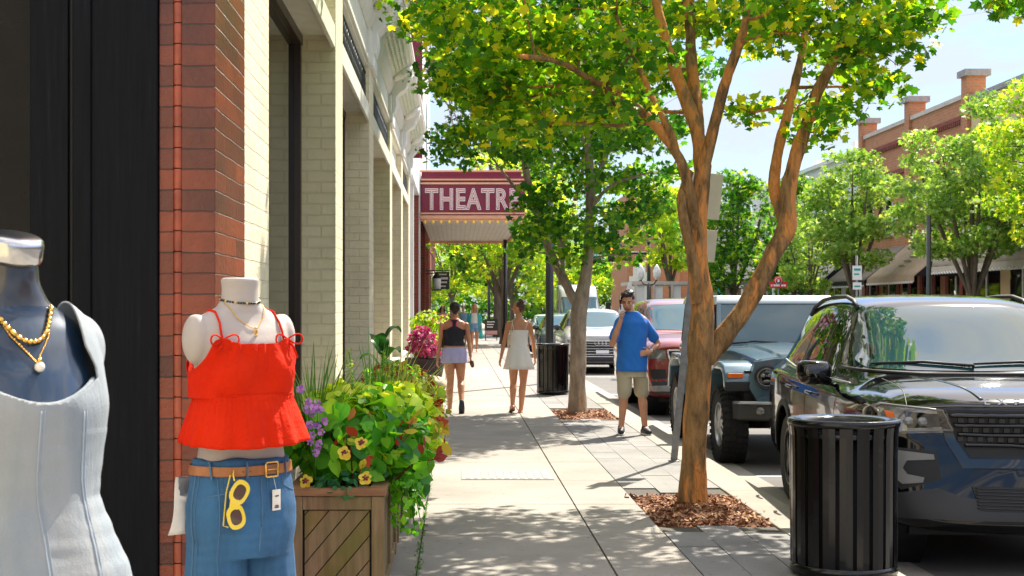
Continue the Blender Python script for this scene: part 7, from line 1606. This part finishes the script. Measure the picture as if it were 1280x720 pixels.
m = MB(); m.loft(erings([(r[0], r[1], r[2], 0, xo) for r in dw], 96, 2.1, fold3)); me = m.mesh('d'); dd_ = mkobj('sundress', me, 'white_cotton', w2)
m = MB(); wb = bvh_of(wm)
for px0, px1 in ((641.5, 640), (656, 660)):
    m.tube([J(px0, 412, -.105), J((px0+px1)/2, 406, -.105), J(px1, 401.5, -.06), J(px1, 400.5, .0), J(px1, 404, .07), J(px1, 412, .11)], .0075, 8, flat=.6)
m.build('strap', 'white_cotton', dd_)
for a_, t_ in zip(an, to):
    m = MB(); zz = a_.z-.075; m.capsule([Vector((a_.x, a_.y-.04, zz)), Vector((a_.x, a_.y+.05, zz-.005)), Vector((t_.x, t_.y+.02, max(.014, t_.z-.02)))], [.038, .040, .034], 14, flat=.35, up=(1, 0, 0)); m.tube([Vector((a_.x-.037, a_.y+.05, zz)), Vector((a_.x, a_.y+.06, zz+.06)), Vector((a_.x+.037, a_.y+.05, zz))], .009, 6); m.build('sandal', 'sandal', w2)
m = MB(); m.box(-.04, -.05, -.10, .05, .06, .10); c = m.build('shoulder_bag', 'bag_cream', None, .025, label='cream shoulder bag hanging at the left side of the woman in white', cat='bag'); q = J(637.5, 427, .10); c.location = (cx+q.x, Y+.02, q.z)
m = MB(); a0 = J(637.5, 420, .0)-q; b0 = J(640, 402.5, .0)-q; m.tube([a0+Vector((0, -.03, 0)), b0+Vector((0, -.06, 0)), b0+Vector((0, 0, .015)), b0+Vector((0, .08, 0)), a0+Vector((0, .04, 0))], .008, 6); m.build('bag_strap', 'bag_cream', c)
# --- small figures farther away
def simple_person(label, x, y, H, hairm, topm, legm, skin='skin_tan', face=-1, long_hair=False, zb=0, armup=False, coat=None):
    k = H/1.68; m = MB(); m.loft(erings([(r[0]*k, r[1]*.95, r[2]*.95, 0) for r in ftor], 20, 2.1)); hc = Vector((0, 0, 1.56*k))
    for s in (-1, 1):
        e_ = Vector((s*.22, .03, 1.08*k)); w_ = Vector((s*.24, .06*face, .84*k))
        if armup and s < 0: e_ = Vector((-.24, face*.12, 1.18*k)); w_ = Vector((-.14, face*.18, 1.42*k))
        limb(m, [Vector((s*.165, 0, 1.31*k)), e_, w_], [.043, .032, .022]); hand(m, w_, (0, 0, 1 if (armup and s < 0) else -1), (-s, 0, 0), .95, .5, 1)
        ank_ = Vector((s*.085, s*.09, .09)); leg(m, (s*.08, 0, .86*k), (s*.085, s*.03+face*.03, .48*k), ank_, (.086, .074, .05, .053, .04, .032), ank_+Vector((0, face*.15, -.055)))
    m.tube([(0, 0, 1.34*k), (0, 0, 1.49*k)], .048, 12); head(m, hc, I3, face, .92)
    me = remesh(m, .009, 2); o = mkobj('person', me, skin, None, label=label, cat='person'); o.location = (x, y, zb); face_bits(o, hc, I3, face, .92, hairm)
    m = MB(); m.ell(hc+Vector((0, -face*.018, .025)), (.082, .09, .092), 16)
    if long_hair:
        for s in (-1, 1): m.capsule([hc+Vector((s*.06, 0, .02)), hc+Vector((s*.085, 0, -.10)), hc+Vector((s*.08, face*.03, -.22))], [.04, .045, .03], 12)
        m.ell(hc+Vector((0, -face*.05, -.08)), (.08, .05, .13), 14)
    mkobj('hair', remesh(m, .008, 1), hairm, o)
    garment('top', me, lambda p: min(p[2]-.98*k, 1.33*k-p[2], .175-abs(p[0])), topm, o, off=.014, th=.004); garment('shorts', me, lambda p: min(p[2]-.70*k, .99*k-p[2], .20-abs(p[0])), legm, o, off=.016, th=.004)
    if coat:
        m = MB(); 
        for s in (-1, 1):
            V = []
            for i in range(9):
                z = 1.34*k-i*.11*k; V += [Vector((s*(.10+.01*i), face*.10, z)), Vector((s*(.20+.014*i), face*.02, z)), Vector((s*(.18+.015*i), -face*.12, z))]
            m.add(V, [(3*i+j, 3*i+j+1, 3*i+j+4, 3*i+j+3) for i in range(8) for j in (0, 1)], 0, True); m.tube([(s*.165, 0, 1.33*k), (s*.22, .02, 1.06*k)], [.058, .06], 10)
        c = m.build('open_cardigan', coat, o); q = c.modifiers.new('cloth', 'SOLIDIFY'); q.thickness = .01
    return o
simple_person('blonde woman walking towards us in a white top, denim shorts and teal cardigan', P(593, 384, 49).x, 49, 1.69, 'hair_blonde', 'white_cotton', 'denim_light', 'skin_tan', -1, True, 0, False, 'teal_cloth')
simple_person('small distant person beside the blonde woman with one arm raised', P(579, 384, 56).x, 56, 1.66, 'hair_dark', 'denim_light', 'shoe_dark', 'skin_light', -1, False, 0, True)
simple_person('distant person in pink near the theatre wall', P(553, 384, 58).x, 58, 1.64, 'hair_brown', 'pink_cloth', 'shoe_dark', 'skin_light', -1, True)
simple_person('person standing in the street behind the man in blue, only the head showing', P(798, 384, 34.2).x, 34.2, 1.74, 'hair_brown', 'khaki', 'shoe_dark', 'skin_light', 1, False, RZ)
